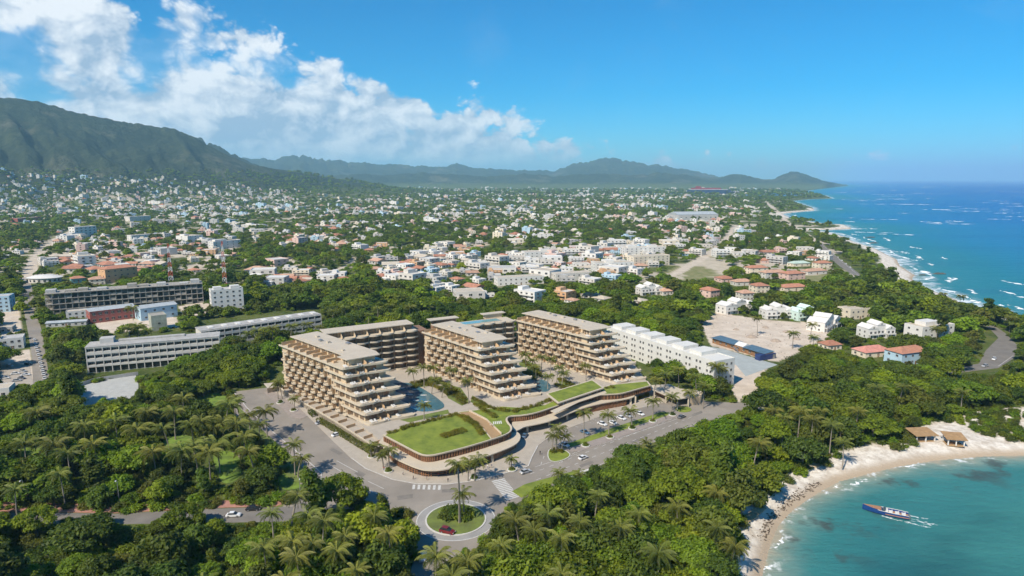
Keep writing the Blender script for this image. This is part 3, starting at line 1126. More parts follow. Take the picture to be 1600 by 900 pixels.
BLOCK += [G(ASPHALT_PX), front_road, verge_l, [(-126, 320), (-102, 350), (-45, 384), (0, 400), (18, 404), (78, 338)] + G([(1015, 612), (1052, 628), (800, 690), (600, 700), (548, 716), (430, 608)])]

# ------------------------------------------------------------------ the resort wings
FH, ZT = 3.5, 24.5            # storey height, height of the roof terrace
STEP = [-1.2, .8, 4.6, 8.5, 12.2, 15.8, 19.4]


def window_mesh(w, h, frame=GLASS):
    b = MB()
    b.box(-w / 2, w / 2, -.06, .06, 0, h, 0)
    for x in (-w / 2, -.04, w / 2 - .08):
        b.box(x, x + .08, -.1, -.06, 0, h, 1)
    b.box(-w / 2, w / 2, -.1, -.06, h - .1, h, 1)
    return b.mesh('window', [frame, mat('frame_bronze', (.10, .075, .055), .5, .1, 1)])


WIN = window_mesh(3.0, 2.5, CURT)
WIN_S = window_mesh(1.1, 1.9, CURT)
hexa = [(-1.95, .1), (1.95, .1), (1.95, -1.25), (1.25, -2.15), (-1.25, -2.15), (-1.95, -1.25)]
_b = MB().prism(hexa, -.34, 0, 0)
BALC = _b.mesh('balcony', [SLABW])
_b = MB()
_b.band([(-1.95, .1), (-1.95, -1.25), (-1.25, -2.15), (1.25, -2.15), (1.95, -1.25), (1.95, .1)], -.05, .42, .16, 0)
BALP = _b.mesh('parapet', [SLABW])
_b = MB().box(-.12, .12, -1.5, .05, 0, FH - .36)
FIN = _b.mesh('fin', [TAN])
_b = MB()
_b.prism([(0, 0), (3.6, 0), (3.6, .18), (0, .18)], 0, [2.6, 1.2, 1.2, 2.6])
PART = _b.mesh('partition', [TAN])
_b = MB().box(0, 1.9, 0, .62, .22, .34)
_b.add([(1.3, 0, .34), (1.95, 0, .34), (1.95, .62, .34), (1.3, .62, .34), (1.95, 0, .82), (1.95, .62, .82)], [(0, 1, 4), (0, 4, 5, 3), (3, 5, 2), (1, 2, 5, 4)])
for x in (.1, 1.7):
    for y in (.05, .5):
        _b.box(x, x + .07, y, y + .07, 0, .22)
LOUNGE = _b.mesh('sun_lounger', [BRIGHTW])
_b = MB().prism(disc(0, 0, .55, 10), .68, .74)
_b.tube((0, 0, 0), (0, 0, .68), .06, .06, 6)
_b.prism(disc(0, 0, .3, 8), 0, .04)
for a in range(4):
    cx, cy = .95 * math.cos(a * 1.57 + .4), .95 * math.sin(a * 1.57 + .4)
    _b.box(cx - .25, cx + .25, cy - .25, cy + .25, 0, .45)
    _b.box(cx - .25, cx - .17, cy - .25, cy + .25, .45, .9)
DINING = _b.mesh('dining_set', [BRIGHTW])


def slab_outline(sk, L_, W, rear=-0.0, wrap=None):
    """floor plan of one slab; wrap = where along the wing the side balcony begins"""
    wr = -L_ if wrap is None else wrap
    p = [(-L_, 1.5 if wrap is not None else 0.0)]
    if wrap is not None:
        p += [(wr - .01, 1.5), (wr, 0.0)]
    p += [(sk - 2.2, 0.0), (sk - .6, .5), (sk, 1.6), (sk + .9, 7.0), (sk + .7, 9.5), (sk + 1.6, 12.0), (sk + 3.6, W - 5.0), (sk + 4.2, W - 2.0), (sk + 3.4, W - .5), (sk + 2.0, W)]
    return p + [(-L_, W)]


def resort_wing(label, which, O, ang, L_, W, nside):
    t = thing('hotel_wing', label, 'hotel', (O[0], O[1], 0), R(ang), 'stepped hotel wings')
    d, nrm = (math.cos(R(ang)), math.sin(R(ang))), (-math.sin(R(ang)), math.cos(R(ang)))
    world_ = lambda s, q: (O[0] + d[0] * s + nrm[0] * q, O[1] + d[1] * s + nrm[1] * q)
    for k in range(7):
        z = ZT - FH * k
        sk = STEP[k]
        wrap = None if k == 0 else -16.0 + sk * .92 - (2.6 if k % 2 else 0)
        pl = slab_outline(sk, L_, W, 0, wrap)
        MB().prism(pl, z - .36, z).build('floor_slab', SLABW, t)
        i0 = 0 if k == 0 else 1
        front = pl[i0:-1]
        MB().band(front, z - .02, z + .52, .2).build('parapet', SLABW, t)
        # storey under this slab
        zb = ZT - FH * (k + 1)
        wf = sk - 2.4
        b = MB()
        b.prism([(-L_ + .3, 1.7), (wf, 1.7), (wf + .5, 8), (wf + 1.6, 12), (wf + 3.2, W - 3.5), (wf + 2.4, W - 1.2), (-L_ + .3, W - .6)], zb if k < 6 else 0, z - .36)
        b.build('wall', BEIGE, t)
        # end facade: glass bays and wooden panels
        for q, (y0, y1) in enumerate(((2.1, 4.4), (4.7, 7.4), (8.4, 11.2), (12.4, 15.0), (15.2, 17.6))):
            f = lambda y: wf + np.interp(y, [1.7, 8, 12, W - 3.5], [0, .5, 1.6, 3.2])
            P0, P1 = (f(y0) + .07, y0), (f(y1) + .07, y1)
            b = MB().prism([P0, (P0[0] + .1, P0[1]), (P1[0] + .1, P1[1]), P1], max(zb, 0) + .1, z - .7)
            b.build('window' if q in (0, 2, 3) else 'wood_panel', CURT if q in (0, 2, 3) else WOOD, t)
        if k < 6:
            put('partition', PART, t, (wf + 1.2, 11.4, zb), R(0))
            put('partition', PART, t, (wf + 1.0, 7.2, zb), R(12), (.72, 1, .8))
        # side windows under the wrap balcony
        w0 = -16 + sk * .92
        n = max(1, int((wf - w0) / 4.6))
        for i in range(n):
            put('window', WIN, t, (w0 + 3.2 + i * 4.6, 1.66, max(zb, 0) + .15), 0)
        # staggered side balconies
        if k > 0:
            s0 = -L_ + 4.2 + (3.3 if k % 2 else 0.0)
            s = s0
            while s < wrap - 2.2:
                put('parapet', BALP, put('balcony', BALC, t, (s, 1.55, z), 0))
                put('fin', FIN, t, (s + 2.0, 1.6, z), 0)
                put('window', WIN, t, (s, 1.66, z + .1), 0)
                put('window', WIN_S, t, (s + 3.3, 1.66, z + .7), 0)
                s += 6.6
    # roof terrace and penthouse
    MB().prism([(-L_ + 1.0, 8.2), (-9, 8.2), (-9, 5.2), (-4.4, 5.2), (-3.6, W - 4), (-L_ + 1.0, W - 1.2)], ZT, ZT + 3.1).build('penthouse_wall', BEIGE, t)
    MB().prism([(-L_ - .4, 6.6), (-11.5, 6.6), (-11.5, 3.6), (-3.2, 3.6), (-1.6, W * .55), (-.6, W - 3.2), (-7, W - 1.0), (-L_ - .4, W - .4)], ZT + 3.1, ZT + 3.5).build('roof_slab', ROOFG, t)
    for i in range(5):
        x = -L_ + 6 + (L_ - 20) * (i + rnd.uniform(.2, .8)) / 5
        y = rnd.uniform(10.5, W - 4)
        MB().box(x, x + rnd.uniform(1.2, 2.6), y, y + rnd.uniform(1.0, 1.8), ZT + 3.5, ZT + 3.5 + rnd.uniform(.5, 1.1)).build('roof_unit', METAL if i % 2 else ROOFG, t)
    MB().box(-L_ + 2, -14, 8.6, 8.75, ZT + 3.5, ZT + 3.58).build('roof_joint', BEIGE, t)
    s = -L_ + 2.0
    i = 0
    while s < -10:
        MB().box(s, s + .25, .7, 8.2, ZT + .02, ZT + 1.75).build('partition', TAN, t)
        MB().box(s + 1.5, s + 3.3, 2.6, 4.4, ZT + .02, ZT + .7 + .25 * (i % 2)).build('planter', TAN, t)
        put('window', WIN, t, (s + 3.3, 8.14, ZT + .15), 0)
        s += 6.5
        i += 1
    for x in (-8.0, -6.0):
        put('window', WIN_S, t, (x, 5.14, ZT + .3), 0)
    put('partition', PART, t, (-3.4, 12.0, ZT), 0)
    MB().box(-6.6, -4.0, W - 5.2, W - 1.4, ZT + .02, ZT + .5).build('plunge_pool', POOLB, t)
    # furniture on the end terraces
    names = ['roof terrace', 'top floor terrace', 'second terrace down', 'third terrace down', 'fourth terrace down', 'fifth terrace down', 'lowest terrace']
    for k in range(7):
        sk, z = STEP[k], ZT - FH * k
        for y, side in ((3.0, 'first'), (4.1, 'second'), (5.2, 'third'), (15.6, 'fourth'), (16.7, 'fifth')):
            if y == 15.6 and k in (1, 4) or y == 5.2 and k in (0, 3):
                continue
            x, yy = world_(sk - 1.9 + (.4 if y < 8 else 2.3) + rnd.uniform(-.3, .3), y)
            put('sun_lounger', LOUNGE, None, (x, yy, z), R(ang + 180 + rnd.uniform(-8, 8)), 1.15, f'white sun lounger, {side} place from the left on the {names[k]}, {which} hotel wing', 'sun lounger', 'sun loungers on hotel terraces')
        x, yy = world_(sk - 1.6 + 1.4, 9.2)
        put('dining_set', DINING, None, (x, yy, z), R(ang), 1.1, f'round white table with four seats on the {names[k]}, {which} hotel wing', 'table', 'dining sets on hotel terraces')
    return t


WL = resort_wing('stepped beige hotel wing with staggered side balconies, left of the three', 'left', (-76.3, 280.0), -44.5, 64.0, 23.0, 7)
WM = resort_wing('stepped beige hotel wing with palms before it, middle of the three', 'middle', (-16.1, 312.2), -49.5, 54.0, 22.0, 6)
WR = resort_wing('stepped beige hotel wing beside the white block, right of the three', 'right', (42.4, 338.5), -48.5, 62.0, 21.5, 7)


def link_wing(label, A, B, depth, nb, pool):
    ang = math.atan2(B[1] - A[1], B[0] - A[0])
    Ln = math.dist(A, B)
    t = thing('hotel_link', label, 'hotel', (A[0], A[1], 0), ang)
    bw = Ln / nb
    arc = MB()
    n = 8
    pl = [(0, .3)] + [(bw * i / n, -.3 - 1.5 * math.sin(math.pi * i / n)) for i in range(n + 1)] + [(bw, .3)]
    arc.prism(pl, -.34, 0)
    arcm = arc.mesh('balcony', [SLABW])
    arcp = MB().band(pl[1:-1], .0, .5, .15).mesh('parapet', [SLABW])
    winm = window_mesh(bw * .62, 2.6, CURT)
    for k in range(7):
        z = ZT - FH * k
        MB().box(0, Ln, 0, depth, z - .34, z - .02).build('floor_slab', SLABW, t)
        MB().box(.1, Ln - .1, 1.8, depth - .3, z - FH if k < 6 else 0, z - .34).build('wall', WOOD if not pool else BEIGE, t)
        for i in range(nb):
            put('parapet', arcp, put('balcony', arcm, t, (bw * i, 0, z)))
            if k < 6 or not pool:
                put('window', winm, t, (bw * (i + .5), 1.74, z - FH + .12))
                MB().box(bw * i - .1, bw * i + .1, .2, 1.8, z - FH + .02, z - .36).build('fin', TAN, t)
    if not pool:
        MB().box(.3, Ln - 4, 6, depth - .5, ZT, ZT + 3.0).build('penthouse_wall', BEIGE, t)
        MB().box(-1.5, Ln - 1, 3.6, depth + .4, ZT + 3.0, ZT + 3.45).build('roof_slab', ROOFG, t)
        for i in range(nb):
            MB().prism([(bw * i, 1.0), (bw * i + .2, 1.0), (bw * i + .2, 6), (bw * i, 6)], ZT, [ZT + 1.0, ZT + 1.0, ZT + 2.9, ZT + 2.9]).build('partition', BEIGE, t)
            put('window', winm, t, (bw * (i + .5), 5.94, ZT + .1))
        MB().box(Ln - .3, Ln + 6.5, 1.0, depth, 0, ZT - .6).build('stair_tower', WOOD, t)
    else:
        MB().box(2.5, Ln * .78, 3.2, depth - 2.5, ZT + .0, ZT + .35).build('pool_rim', SLABW, t)
        MB().box(3.0, Ln * .78 - .5, 3.7, depth - 3, ZT + .1, ZT + .40).build('pool_water', POOLB, t)
        MB().box(Ln * .55, Ln * .98, depth - 1, depth + 4, ZT + 2.7, ZT + 3.1).build('roof_slab', ROOFG, t)
        MB().box(Ln * .60, Ln * .92, depth - .2, depth + 3, ZT, ZT + 2.7).build('pavilion_wall', BEIGE, t)
        MB().box(-Ln * .42, Ln * .10, depth - 1, depth + 5, ZT + 2.7, ZT + 3.1).build('roof_slab', ROOFG, t)
        MB().box(-Ln * .36, Ln * .05, depth - .2, depth + 4, ZT - 3, ZT + 2.7).build('pavilion_wall', WOOD, t)
    return t


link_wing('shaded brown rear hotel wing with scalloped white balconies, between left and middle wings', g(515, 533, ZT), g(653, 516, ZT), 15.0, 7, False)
link_wing('low rear hotel wing with a pale blue rooftop pool, between middle and right wings', g(722, 511, ZT), g(806, 501, ZT), 13.0, 5, True)

# ------------------------------------------------------------------ podium: lawns on curved roofs, canopies, slatted walls
ZL, ZC, ZD = 6.7, 3.9, 3.1
pod = thing('hotel_podium', 'low curved hotel podium with lawn roofs, pale canopies and brown slatted walls', 'podium')
# deck of the courtyards
deck = G([(596, 690), (640, 712), (700, 706), (790, 672), (820, 652), (915, 622), (972, 612), (1015, 602)], ZD) + G([(985, 560), (900, 535), (806, 525), (700, 530), (640, 545), (560, 560), (520, 600), (560, 660)], ZD)
MB().prism(deck, .1, ZD).build('deck', PAVE, pod)
lawn1 = smooth_line(G([(601, 681), (614, 688), (650, 707), (660, 711), (672, 711.5), (686, 709.5), (735, 697), (785, 681), (797, 675), (799, 667), (793, 660), (790, 652), (800, 645), (770, 640), (716, 645), (690, 652), (640, 664)], ZL), 1, True)
rim_px = [(598, 680), (614, 688.5), (650, 707.5), (660, 711.5), (672, 712.2), (686, 710), (735, 697.5), (786, 681.5), (799, 675), (801, 667), (795, 661), (792, 655), (796, 650.5), (812, 649.5), (822, 648.5), (840, 645), (878, 632), (913, 621), (928, 617.5), (950, 616.5), (971, 615.5), (992, 609.5), (1018, 602.5)]
rim = smooth_line(G(rim_px, ZL), 2)
upper = rim + G([(1012, 595), (960, 600), (880, 618), (850, 632), (812, 636), (784, 634), (770, 637), (716, 643), (690, 650), (640, 662), (612, 673)], ZL)
MB().prism(upper, ZL - .4, ZL - .08).build('roof_slab', SLABW, pod)
MB().prism(offset_line(upper, .9, True), ZL - .1, ZL + .02).build('lawn', LAWN, pod)
MB().band(rim, ZL - .4, ZL + .2, .5).build('parapet', SLABW, pod)
inner = offset_line(rim, .5)
MB().band(inner, ZC + .05, ZL - .4, .3).build('wall', mat('dark_brown', (.10, .05, .028), .6, .3, .8), pod)


def slats(line, z0, z1, step, w, dep):
    b = MB()
    for (x0, y0), (x1, y1) in zip(line[:-1], line[1:]):
        Ln = math.dist((x0, y0), (x1, y1))
        n = max(1, int(Ln / step))
        dx, dy = (x1 - x0) / Ln, (y1 - y0) / Ln
        for k in range(n):
            if rnd.random() < .12:
                continue
            s = (k + .5) * Ln / n
            a, c = s - w / 2, s + w / 2
            P = lambda s_, o: (x0 + dx * s_ + dy * o, y0 + dy * s_ - dx * o)
            b.prism([P(a, 0), P(c, 0), P(c, dep), P(a, dep)], z0, z1)
    return b


o = slats(inner, ZC + .1, ZL - .5, 1.0, .45, .22).build('cladding', COPPER, pod)
o['kind'] = 'stuff'
# lower canopies
can1 = smooth_line(G([(592, 690), (611, 713.5), (640, 727), (655, 732.5), (668, 735), (690, 734.5), (715, 729), (757, 714), (800, 698), (811, 690), (814, 682), (811, 676), (800, 671)], ZC), 2)
MB().prism(can1 + G([(785, 668), (700, 690), (640, 680), (610, 672)], ZC), ZC - .4, ZC).build('canopy', SLABW, pod)
can2 = smooth_line(G([(800, 676), (812, 671), (820, 666), (843, 662), (866, 656), (907, 638.5), (936, 630.5), (975, 624), (990, 621), (992, 617)], ZC), 2)
MB().prism(can2 + G([(970, 608), (910, 620), (870, 634), (820, 650), (800, 660)], ZC), ZC - .4, ZC).build('canopy', SLABW, pod)
low1 = smooth_line(G([(598, 700), (613, 726), (640, 739), (655, 744), (668, 746.5), (690, 745), (720, 738), (767, 722)]), 2)
low1 = offset_line(low1, .5)
MB().band(low1, 0, ZC - .4, .4).build('wall', mat('dark_glazing', (.05, .045, .04), .3, .2, .5), pod)
o = slats(low1, .25, ZC - .45, .95, .4, .3).build('cladding', COPPER, pod)
o['kind'] = 'stuff'
b = MB()
for z in (.9, 1.8, 2.6):
    b.band(offset_line(low1, -.28), z, z + .14, .2)
b.build('cladding_rail', COPPER, pod)
low2 = G([(768, 722), (780, 716), (806, 700), (808, 690)])
MB().band(low2, 0, ZC - .4, .4).build('wall', WOOD, pod)
low3 = G([(905, 652), (921, 645), (950, 639), (978, 634), (980, 628)])
MB().band(low3, 0, ZC - .4, .5).build('wall', WOOD, pod)
o = slats(low3, .2, ZC - .6, .6, .3, .25).build('cladding', COPPER, pod)
o['kind'] = 'stuff'
for u, v in ((769, 722), (824, 676), (858, 666), (886, 656), (985, 632), (992, 630)):
    x, y = g(u, v)
    MB().box(x - .5, x + .5, y - .5, y + .5, 0, ZC - .4).build('pillar', SLABW, pod)
low4 = G([(812, 668), (850, 655), (905, 641)])
MB().band(low4, 0, ZC - .4, .5).build('wall', mat('dark_glazing', (.05, .045, .04), .3, .2, .5), pod)
# raised pavilion with its own lawn roof
pv = G([(853, 615), (872, 630), (944, 606), (926, 593)], 8.6)
MB().prism(pv, 8.1, 8.6).build('roof_slab', SLABW, pod)
MB().prism(offset_line(pv, 1.0, True), 8.55, 8.72).build('lawn', LAWN, pod)
pvw = offset_line(pv, 1.3, True)
MB().prism(pvw, 5.0, 8.1).build('wall', BEIGE, pod)
o = slats(pvw[:3], 5.6, 8.0, .8, .45, .2).build('cladding', COPPER, pod)
o['kind'] = 'stuff'
# terrace ramp in front of the pavilion, brown deck, white steps
MB().prism(G([(860, 642), (905, 622), (945, 610), (948, 614), (905, 628), (868, 646)], ZL + .1), ZL - .1, ZL + .12).build('ramp', SLABW, pod)
dk = G([(716, 645), (733, 643), (760, 657), (783, 679), (768, 686), (757, 672), (748, 664)], ZL + .08)
MB().prism(dk, ZL, ZL + .1).build('brown_deck', DECK, pod)
MB().band(dk[1:4], ZL, ZL + .9, .25).build('parapet', SLABW, pod)
MB().band(dk[4:] + [dk[0]], ZL, ZL + .5, .25).build('parapet', SLABW, pod)
for k in range(5):
    a = (770 + k * 2.9, 659 - k * .25)
    MB().prism(G([a, (a[0] + 1.7, a[1]), (a[0] + 2.7, a[1] + 4), (a[0] + 1, a[1] + 4)], ZL), ZL, ZL + .09 + .02 * k).build('step', BRIGHTW, pod)
# pools in the courtyards
pl = smooth_line(G([(606, 599), (640, 597), (662, 608), (684, 622), (697, 634), (686, 641), (655, 644), (634, 634), (618, 620)], ZD + .1), 2, True)
MB().prism(offset_line(pl, -.6, True), ZD, ZD + .12).build('pool_rim', SLABW, pod)
MB().prism(pl, ZD + .02, ZD + .16).build('pool_water', POOL, pod)
pl = smooth_line(G([(832, 595), (850, 592), (862, 602), (858, 612), (842, 612), (830, 604)], ZD + .1), 2, True)
MB().prism(pl, ZD + .02, ZD + .16).build('pool_water', POOL, pod)
for q in ([(690, 598), (720, 606), (735, 628), (722, 634), (700, 622)], [(640, 600), (690, 590), (690, 600), (650, 606)], [(738, 618), (775, 640), (768, 645), (735, 628)],
          [(625, 656), (700, 640), (702, 646), (640, 660)], [(870, 590), (900, 600), (905, 612), (880, 612)], [(810, 560), (840, 570), (840, 590), (815, 592)], [(905, 598), (935, 606), (925, 612), (900, 606)]):
    MB().prism(G(q, ZD), ZD - .05, ZD + .06).build('planting_bed', VERGE, pod)
for i, (u, v) in enumerate(((628, 607), (648, 609), (640, 617), (662, 618), (650, 626), (668, 628))):
    x, y = g(u, v, ZD)
    MB().prism(disc(x, y, 1.6, 10, .35), ZD + .1, ZD + .3).build('pool_island', KERB, pod)
# worn patches in the asphalt
for q in ([(560, 735), (572, 741), (566, 746), (553, 740)], [(452, 672), (462, 680), (455, 684), (446, 676)], [(690, 765), (712, 764), (714, 769), (690, 770)], [(905, 727), (925, 720), (928, 723), (908, 731)], [(985, 690), (1008, 681), (1011, 684), (988, 693)],
          [(672, 868), (690, 862), (688, 876), (672, 880)], [(520, 700), (536, 708), (530, 711), (514, 703)], [(420, 640), (428, 636), (440, 646), (432, 650)], [(1080, 648), (1096, 642), (1098, 645), (1083, 651)], [(620, 775), (645, 772), (645, 778), (622, 782)]):
    sheet('road_patch', G(q), .0545, mat('asphalt_patch', (.20, .18, .155), .9, .2, .3))
# garden wall along the car park, with its stepped terraces
gw = G([(436, 612), (470, 634), (520, 664), (560, 690), (588, 708)])
b = MB().band(gw, .1, 2.6, .4)
gwall = b.build('garden_wall', SLABW, label='long pale garden wall between the car park and left hotel wing', cat='wall')
b = MB().prism(gw + G([(600, 700), (560, 655), (500, 625), (445, 603)]), .1, 2.0)
b.build('garden_terrace', PAVE, label='raised paved terrace behind the long garden wall', cat='terrace')
gt = G([(445, 603), (500, 625), (560, 655), (600, 690)], 2.0)
for k in range(13):
    f = (k + .5) / 13
    j = min(3, int(f * 4))
    a = (gw[0][0] + (gw[-1][0] - gw[0][0]) * f, gw[0][1] + (gw[-1][1] - gw[0][1]) * f)
    dx_, dy_ = .70, .714
    MB().prism([(a[0] + dx_ * .6, a[1] + dy_ * .6), (a[0] + dx_ * .6 + .2, a[1] + dy_ * .6 - .2), (a[0] + dx_ * 5.2 + .2, a[1] + dy_ * 5.2 - .2), (a[0] + dx_ * 5.2, a[1] + dy_ * 5.2)], 2.0, 3.3).build('partition', TAN, gwall)

# gate house at the boulevard end
gh = thing('gate_house', 'flat roofed pale gate house at the end of the boulevard', 'gate house')
MB().prism(G([(1012, 602), (1046, 600), (1062, 607), (1097, 611), (1088, 619), (1055, 624), (1018, 608)], 4.2), 3.8, 4.2).build('roof_slab', ROOFG, gh)
for u, v in ((1022, 622), (1040, 630), (1058, 640), (1075, 636), (1094, 630), (1062, 622)):
    x, y = g(u, v)
    MB().box(x - .3, x + .3, y - .3, y + .3, 0, 3.8).build('pillar', SLABW, gh)
MB().prism(G([(1076, 634), (1094, 631), (1098, 624), (1082, 624)]), 0, 3.8).build('wall', BEIGE, gh)
MB().prism(G([(1024, 618), (1050, 626), (1056, 618), (1030, 612)]), 0, 3.8).build('wall', WOOD, gh)
lh = thing('entrance_kiosk', 'small flat roofed kiosk at the far end of the car park', 'kiosk')
MB().prism(G([(412, 599), (436, 597), (440, 603), (418, 606)], 3.2), 2.9, 3.2).build('roof_slab', ROOFG, lh)
MB().prism(G([(418, 615), (436, 610), (438, 605), (420, 608)]), 0, 2.9).build('wall', BEIGE, lh)

# ------------------------------------------------------------------ buildings around the site
LAND = []        # (phrase, x, y): landmarks that labels refer to


def landmark(name, u, v):
    x, y = g(u, v)
    LAND.append((name, x, y))


def win_mesh(w, h, key):
    b = MB()
    b.box(-w / 2, w / 2, -.05, .05, -h / 2, h / 2, 0)
    b.box(-w / 2 - .1, w / 2 + .1, -.1, -.051, -h / 2 - .12, -h / 2, 1)
    b.box(-w / 2 - .1, w / 2 + .1, -.1, -.051, h / 2, h / 2 + .1, 1)
    b.box(-.04, .04, -.09, -.051, -h / 2, h / 2, 1)
    return b.mesh('window', [GLASS, WHITE])


WM_ = {}


def wmesh(w, h):
    k = (round(w, 1), round(h, 1))
    if k not in WM_:
        WM_[k] = win_mesh(*k, k)
    return WM_[k]


def facade(t, x0, x1, y, z0, z1, rows, cols, w, h, face='front', sill=.5, skip=0.0):
    """windows on one side of a box building; face front: y = const, looking to -y; left: x = const (y holds x)"""
    m = wmesh(w, h)
    fh = (z1 - z0) / rows
    for r in range(rows):
        for c in range(cols):
            if skip and rnd.random() < skip:
                continue
            s = x0 + (x1 - x0) * (c + .5) / cols
            z = z0 + fh * (r + sill)
            if face == 'front':
                put('window', m, t, (s, y - .02, z))
            elif face == 'left':
                put('window', m, t, (y - .02, s, z), R(-90))
            else:
                put('window', m, t, (y + .02, s, z), R(90))


def frame_from(A, B):
    """local frame with x from A to B; y points away from the camera side"""
    ang = math.atan2(B[1] - A[1], B[0] - A[0])
    return ang, math.dist(A, B)


def clear_box(O, ang, x0, x1, y0, y1, z0, z1):
    c, s = math.cos(ang), math.sin(ang)
    P = []
    for x in (x0, x1):
        for y in (y0, y1):
            for z in (z0, z1):
                P.append(project(O[0] + c * x - s * y, O[1] + s * x + c * y, z))
    # convex hull
    P = sorted(set(P))
    def half(pts):
        h = []
        for p in pts:
            while len(h) > 1 and (h[-1][0] - h[-2][0]) * (p[1] - h[-2][1]) - (h[-1][1] - h[-2][1]) * (p[0] - h[-2][0]) <= 0:
                h.pop()
            h.append(p)
        return h
    CLEAR.append((half(P)[:-1] + half(P[::-1])[:-1], math.hypot(O[0], O[1]) + 4))
    BLOCK.append([(O[0] + c * x - s * y, O[1] + s * x + c * y) for x, y in ((x0 - 1, y0 - 1), (x1 + 1, y0 - 1), (x1 + 1, y1 + 1), (x0 - 1, y1 + 1))])


def block(name, label, cat, A, B, depth, height, wall, rows, cols, side_cols=2, roof='flat', roofm=None, win=(1.5, 1.3), parapet=.6, boxes=(), show=.35, z=0.0, skip=0.0, rh=2.2, group=None):
    """building from its front ground edge A-B (photo pixels), going back by depth"""
    A, B = g(*A), g(*B)
    ang, Ln = frame_from(A, B)
    t = thing(name, label, cat, (A[0], A[1], z), ang, group)
    MB().box(0, Ln, 0, depth, -.5, height).build('wall', wall, t)
    if roof == 'flat':
        b = MB().box(.3, Ln - .3, .3, depth - .3, height, height + .1, 0)
        b.build('roof', roofm or ROOFG, t)
        MB().band([(0, 0), (Ln, 0), (Ln, depth), (0, depth)], height - .003, height + parapet, .25, closed=True).build('parapet', wall, t)
    elif roof == 'hip':
        MB().hip(0, Ln, 0, depth, height + .003, rh, .7).build('roof', roofm or TERRA, t)
    elif roof == 'gable':
        MB().gable(0, Ln, 0, depth, height + .003, rh, .5).build('roof', roofm or TERRA, t)
    for (x0, x1, y0, y1, h, bm) in boxes:
        MB().box(x0 * Ln, x1 * Ln, y0 * depth, y1 * depth, height + .1, height + h).build('roof_box', bm or wall, t)
    facade(t, .4, Ln - .4, 0, 0, height, rows, cols, *win, skip=skip)
    ca = math.degrees(ang)
    mid = (A[0] + B[0]) / 2
    facade(t, .6, depth - .6, 0, 0, height, rows, side_cols, *win, face='left', skip=skip)
    facade(t, .6, depth - .6, Ln, 0, height, rows, side_cols, *win, face='right', skip=skip)
    d = MB().box(Ln * .5 - .6, Ln * .5 + .6, -.09, -.02, 0, 2.2).build('door', WOOD, t)
    clear_box(A, ang, 0, Ln, 0, depth, height * show, height + (rh * .8 if roof != 'flat' else 1))
    return t


# white four-storey block right of the resort: long side faces the hotel, narrow end faces the boulevard
def white_block():
    top = 15.0
    A = g(1117, 566, top)           # near corner of the roof
    Cc = g(948, 511, top)
    ang = math.atan2(Cc[1] - A[1], Cc[0] - A[0])      # x axis runs from near corner back along the long side
    Ln = math.dist(A, Cc)
    WB = dict(BRIGHTW=mat('plain_white', (.62, .61, .57), .8, .06, .12, dirt=.12))
    t = thing('white_block', 'long plain white four-storey block with roof boxes, behind the right hotel wing', 'apartment block', (A[0], A[1], 0), ang)
    dep = 15.0
    # body lies to the right of the long side seen from the hotel: local y < 0
    MB().box(0, Ln, -dep, 0, -.3, top).build('wall', WB['BRIGHTW'], t)
    MB().box(.3, Ln - .3, -dep + .3, -.3, top, top + .12).build('roof', WB['BRIGHTW'], t)
    MB().band([(0, -dep), (Ln, -dep), (Ln, 0), (0, 0)], top - .003, top + .5, .25, closed=True).build('parapet', WB['BRIGHTW'], t)
    for i in range(6):
        x0 = Ln * (.13 + .148 * i)
        MB().box(x0, x0 + 9.0, -dep + 1.0, -2.6, top + .12, top + 2.2).build('roof_box', WB['BRIGHTW'], t)
    m = wmesh(1.2, 1.3)
    n = 12
    for r in range(4):
        for c in range(n):
            for dx in (-1.3, 1.3):
                put('window', m, t, (Ln * (c + .5) / n + dx, .02, 1.9 + 3.6 * r), R(180))
        for y in (-3, -6.2, -9.0, -12.4):
            put('window', m, t, (-.02, y, 1.9 + 3.6 * r), R(-90))
    clear_box(A, ang, 0, Ln, -dep, 0, 9.5, top + 3)


white_block()
LAND.append(('white four-storey block', *g(1100, 575)))

# long white slab block on the left and its rear extension
def slab_block(label, A, B, depth, height, rows, nb, pilotis):
    A, B = g(*A), g(*B)
    ang, Ln = frame_from(A, B)
    t = thing('slab_block', label, 'office block', (A[0], A[1], 0), ang)
    z0 = 3.6 if pilotis else 0
    MB().box(0, Ln, .8 if pilotis else 0, depth, -.3, height).build('wall', WHITE, t)
    MB().box(-.3, Ln + .3, -.3, depth + .3, height, height + .5).build('roof', CONCD, t)
    fh = (height - z0) / rows
    bw = Ln / nb
    wm = MB()
    wm.box(.35, bw - .35, -.1, .0, 0, 1.25, 0)
    for k in range(1, 4):
        x = .35 + (bw - .7) * k / 4
        wm.box(x - .05, x + .05, -.16, -.1, 0, 1.25, 1)
    wm = wm.mesh('window', [GLASS, METAL])
    off = .8 if pilotis else 0
    for r in range(rows):
        z = z0 + fh * r
        MB().box(0, Ln, off - 1.0, off - .02, z - .02, z + 1.25).build('spandrel', WHITE, t)
        for i in range(nb):
            put('window', wm, t, (bw * i, off - .02, z + 1.35))
        MB().box(0, Ln, off - 1.0, off - .02, z + fh - .5, z + fh - .025).build('lintel', WHITE, t)
    for i in range(nb + 1):
        MB().box(bw * i - .2, bw * i + .2, off - 1.05, off - .02, z0, height - .03).build('pier', WHITE, t)
        if pilotis:
            MB().box(bw * i - .2, bw * i + .2, -.2, .2, 0, z0).build('column', WHITE, t)
    if pilotis:
        MB().box(.4, Ln - .4, .72, .79, .3, 3.2).build('shopfront', GLASS, t)
    return t, A, ang, Ln


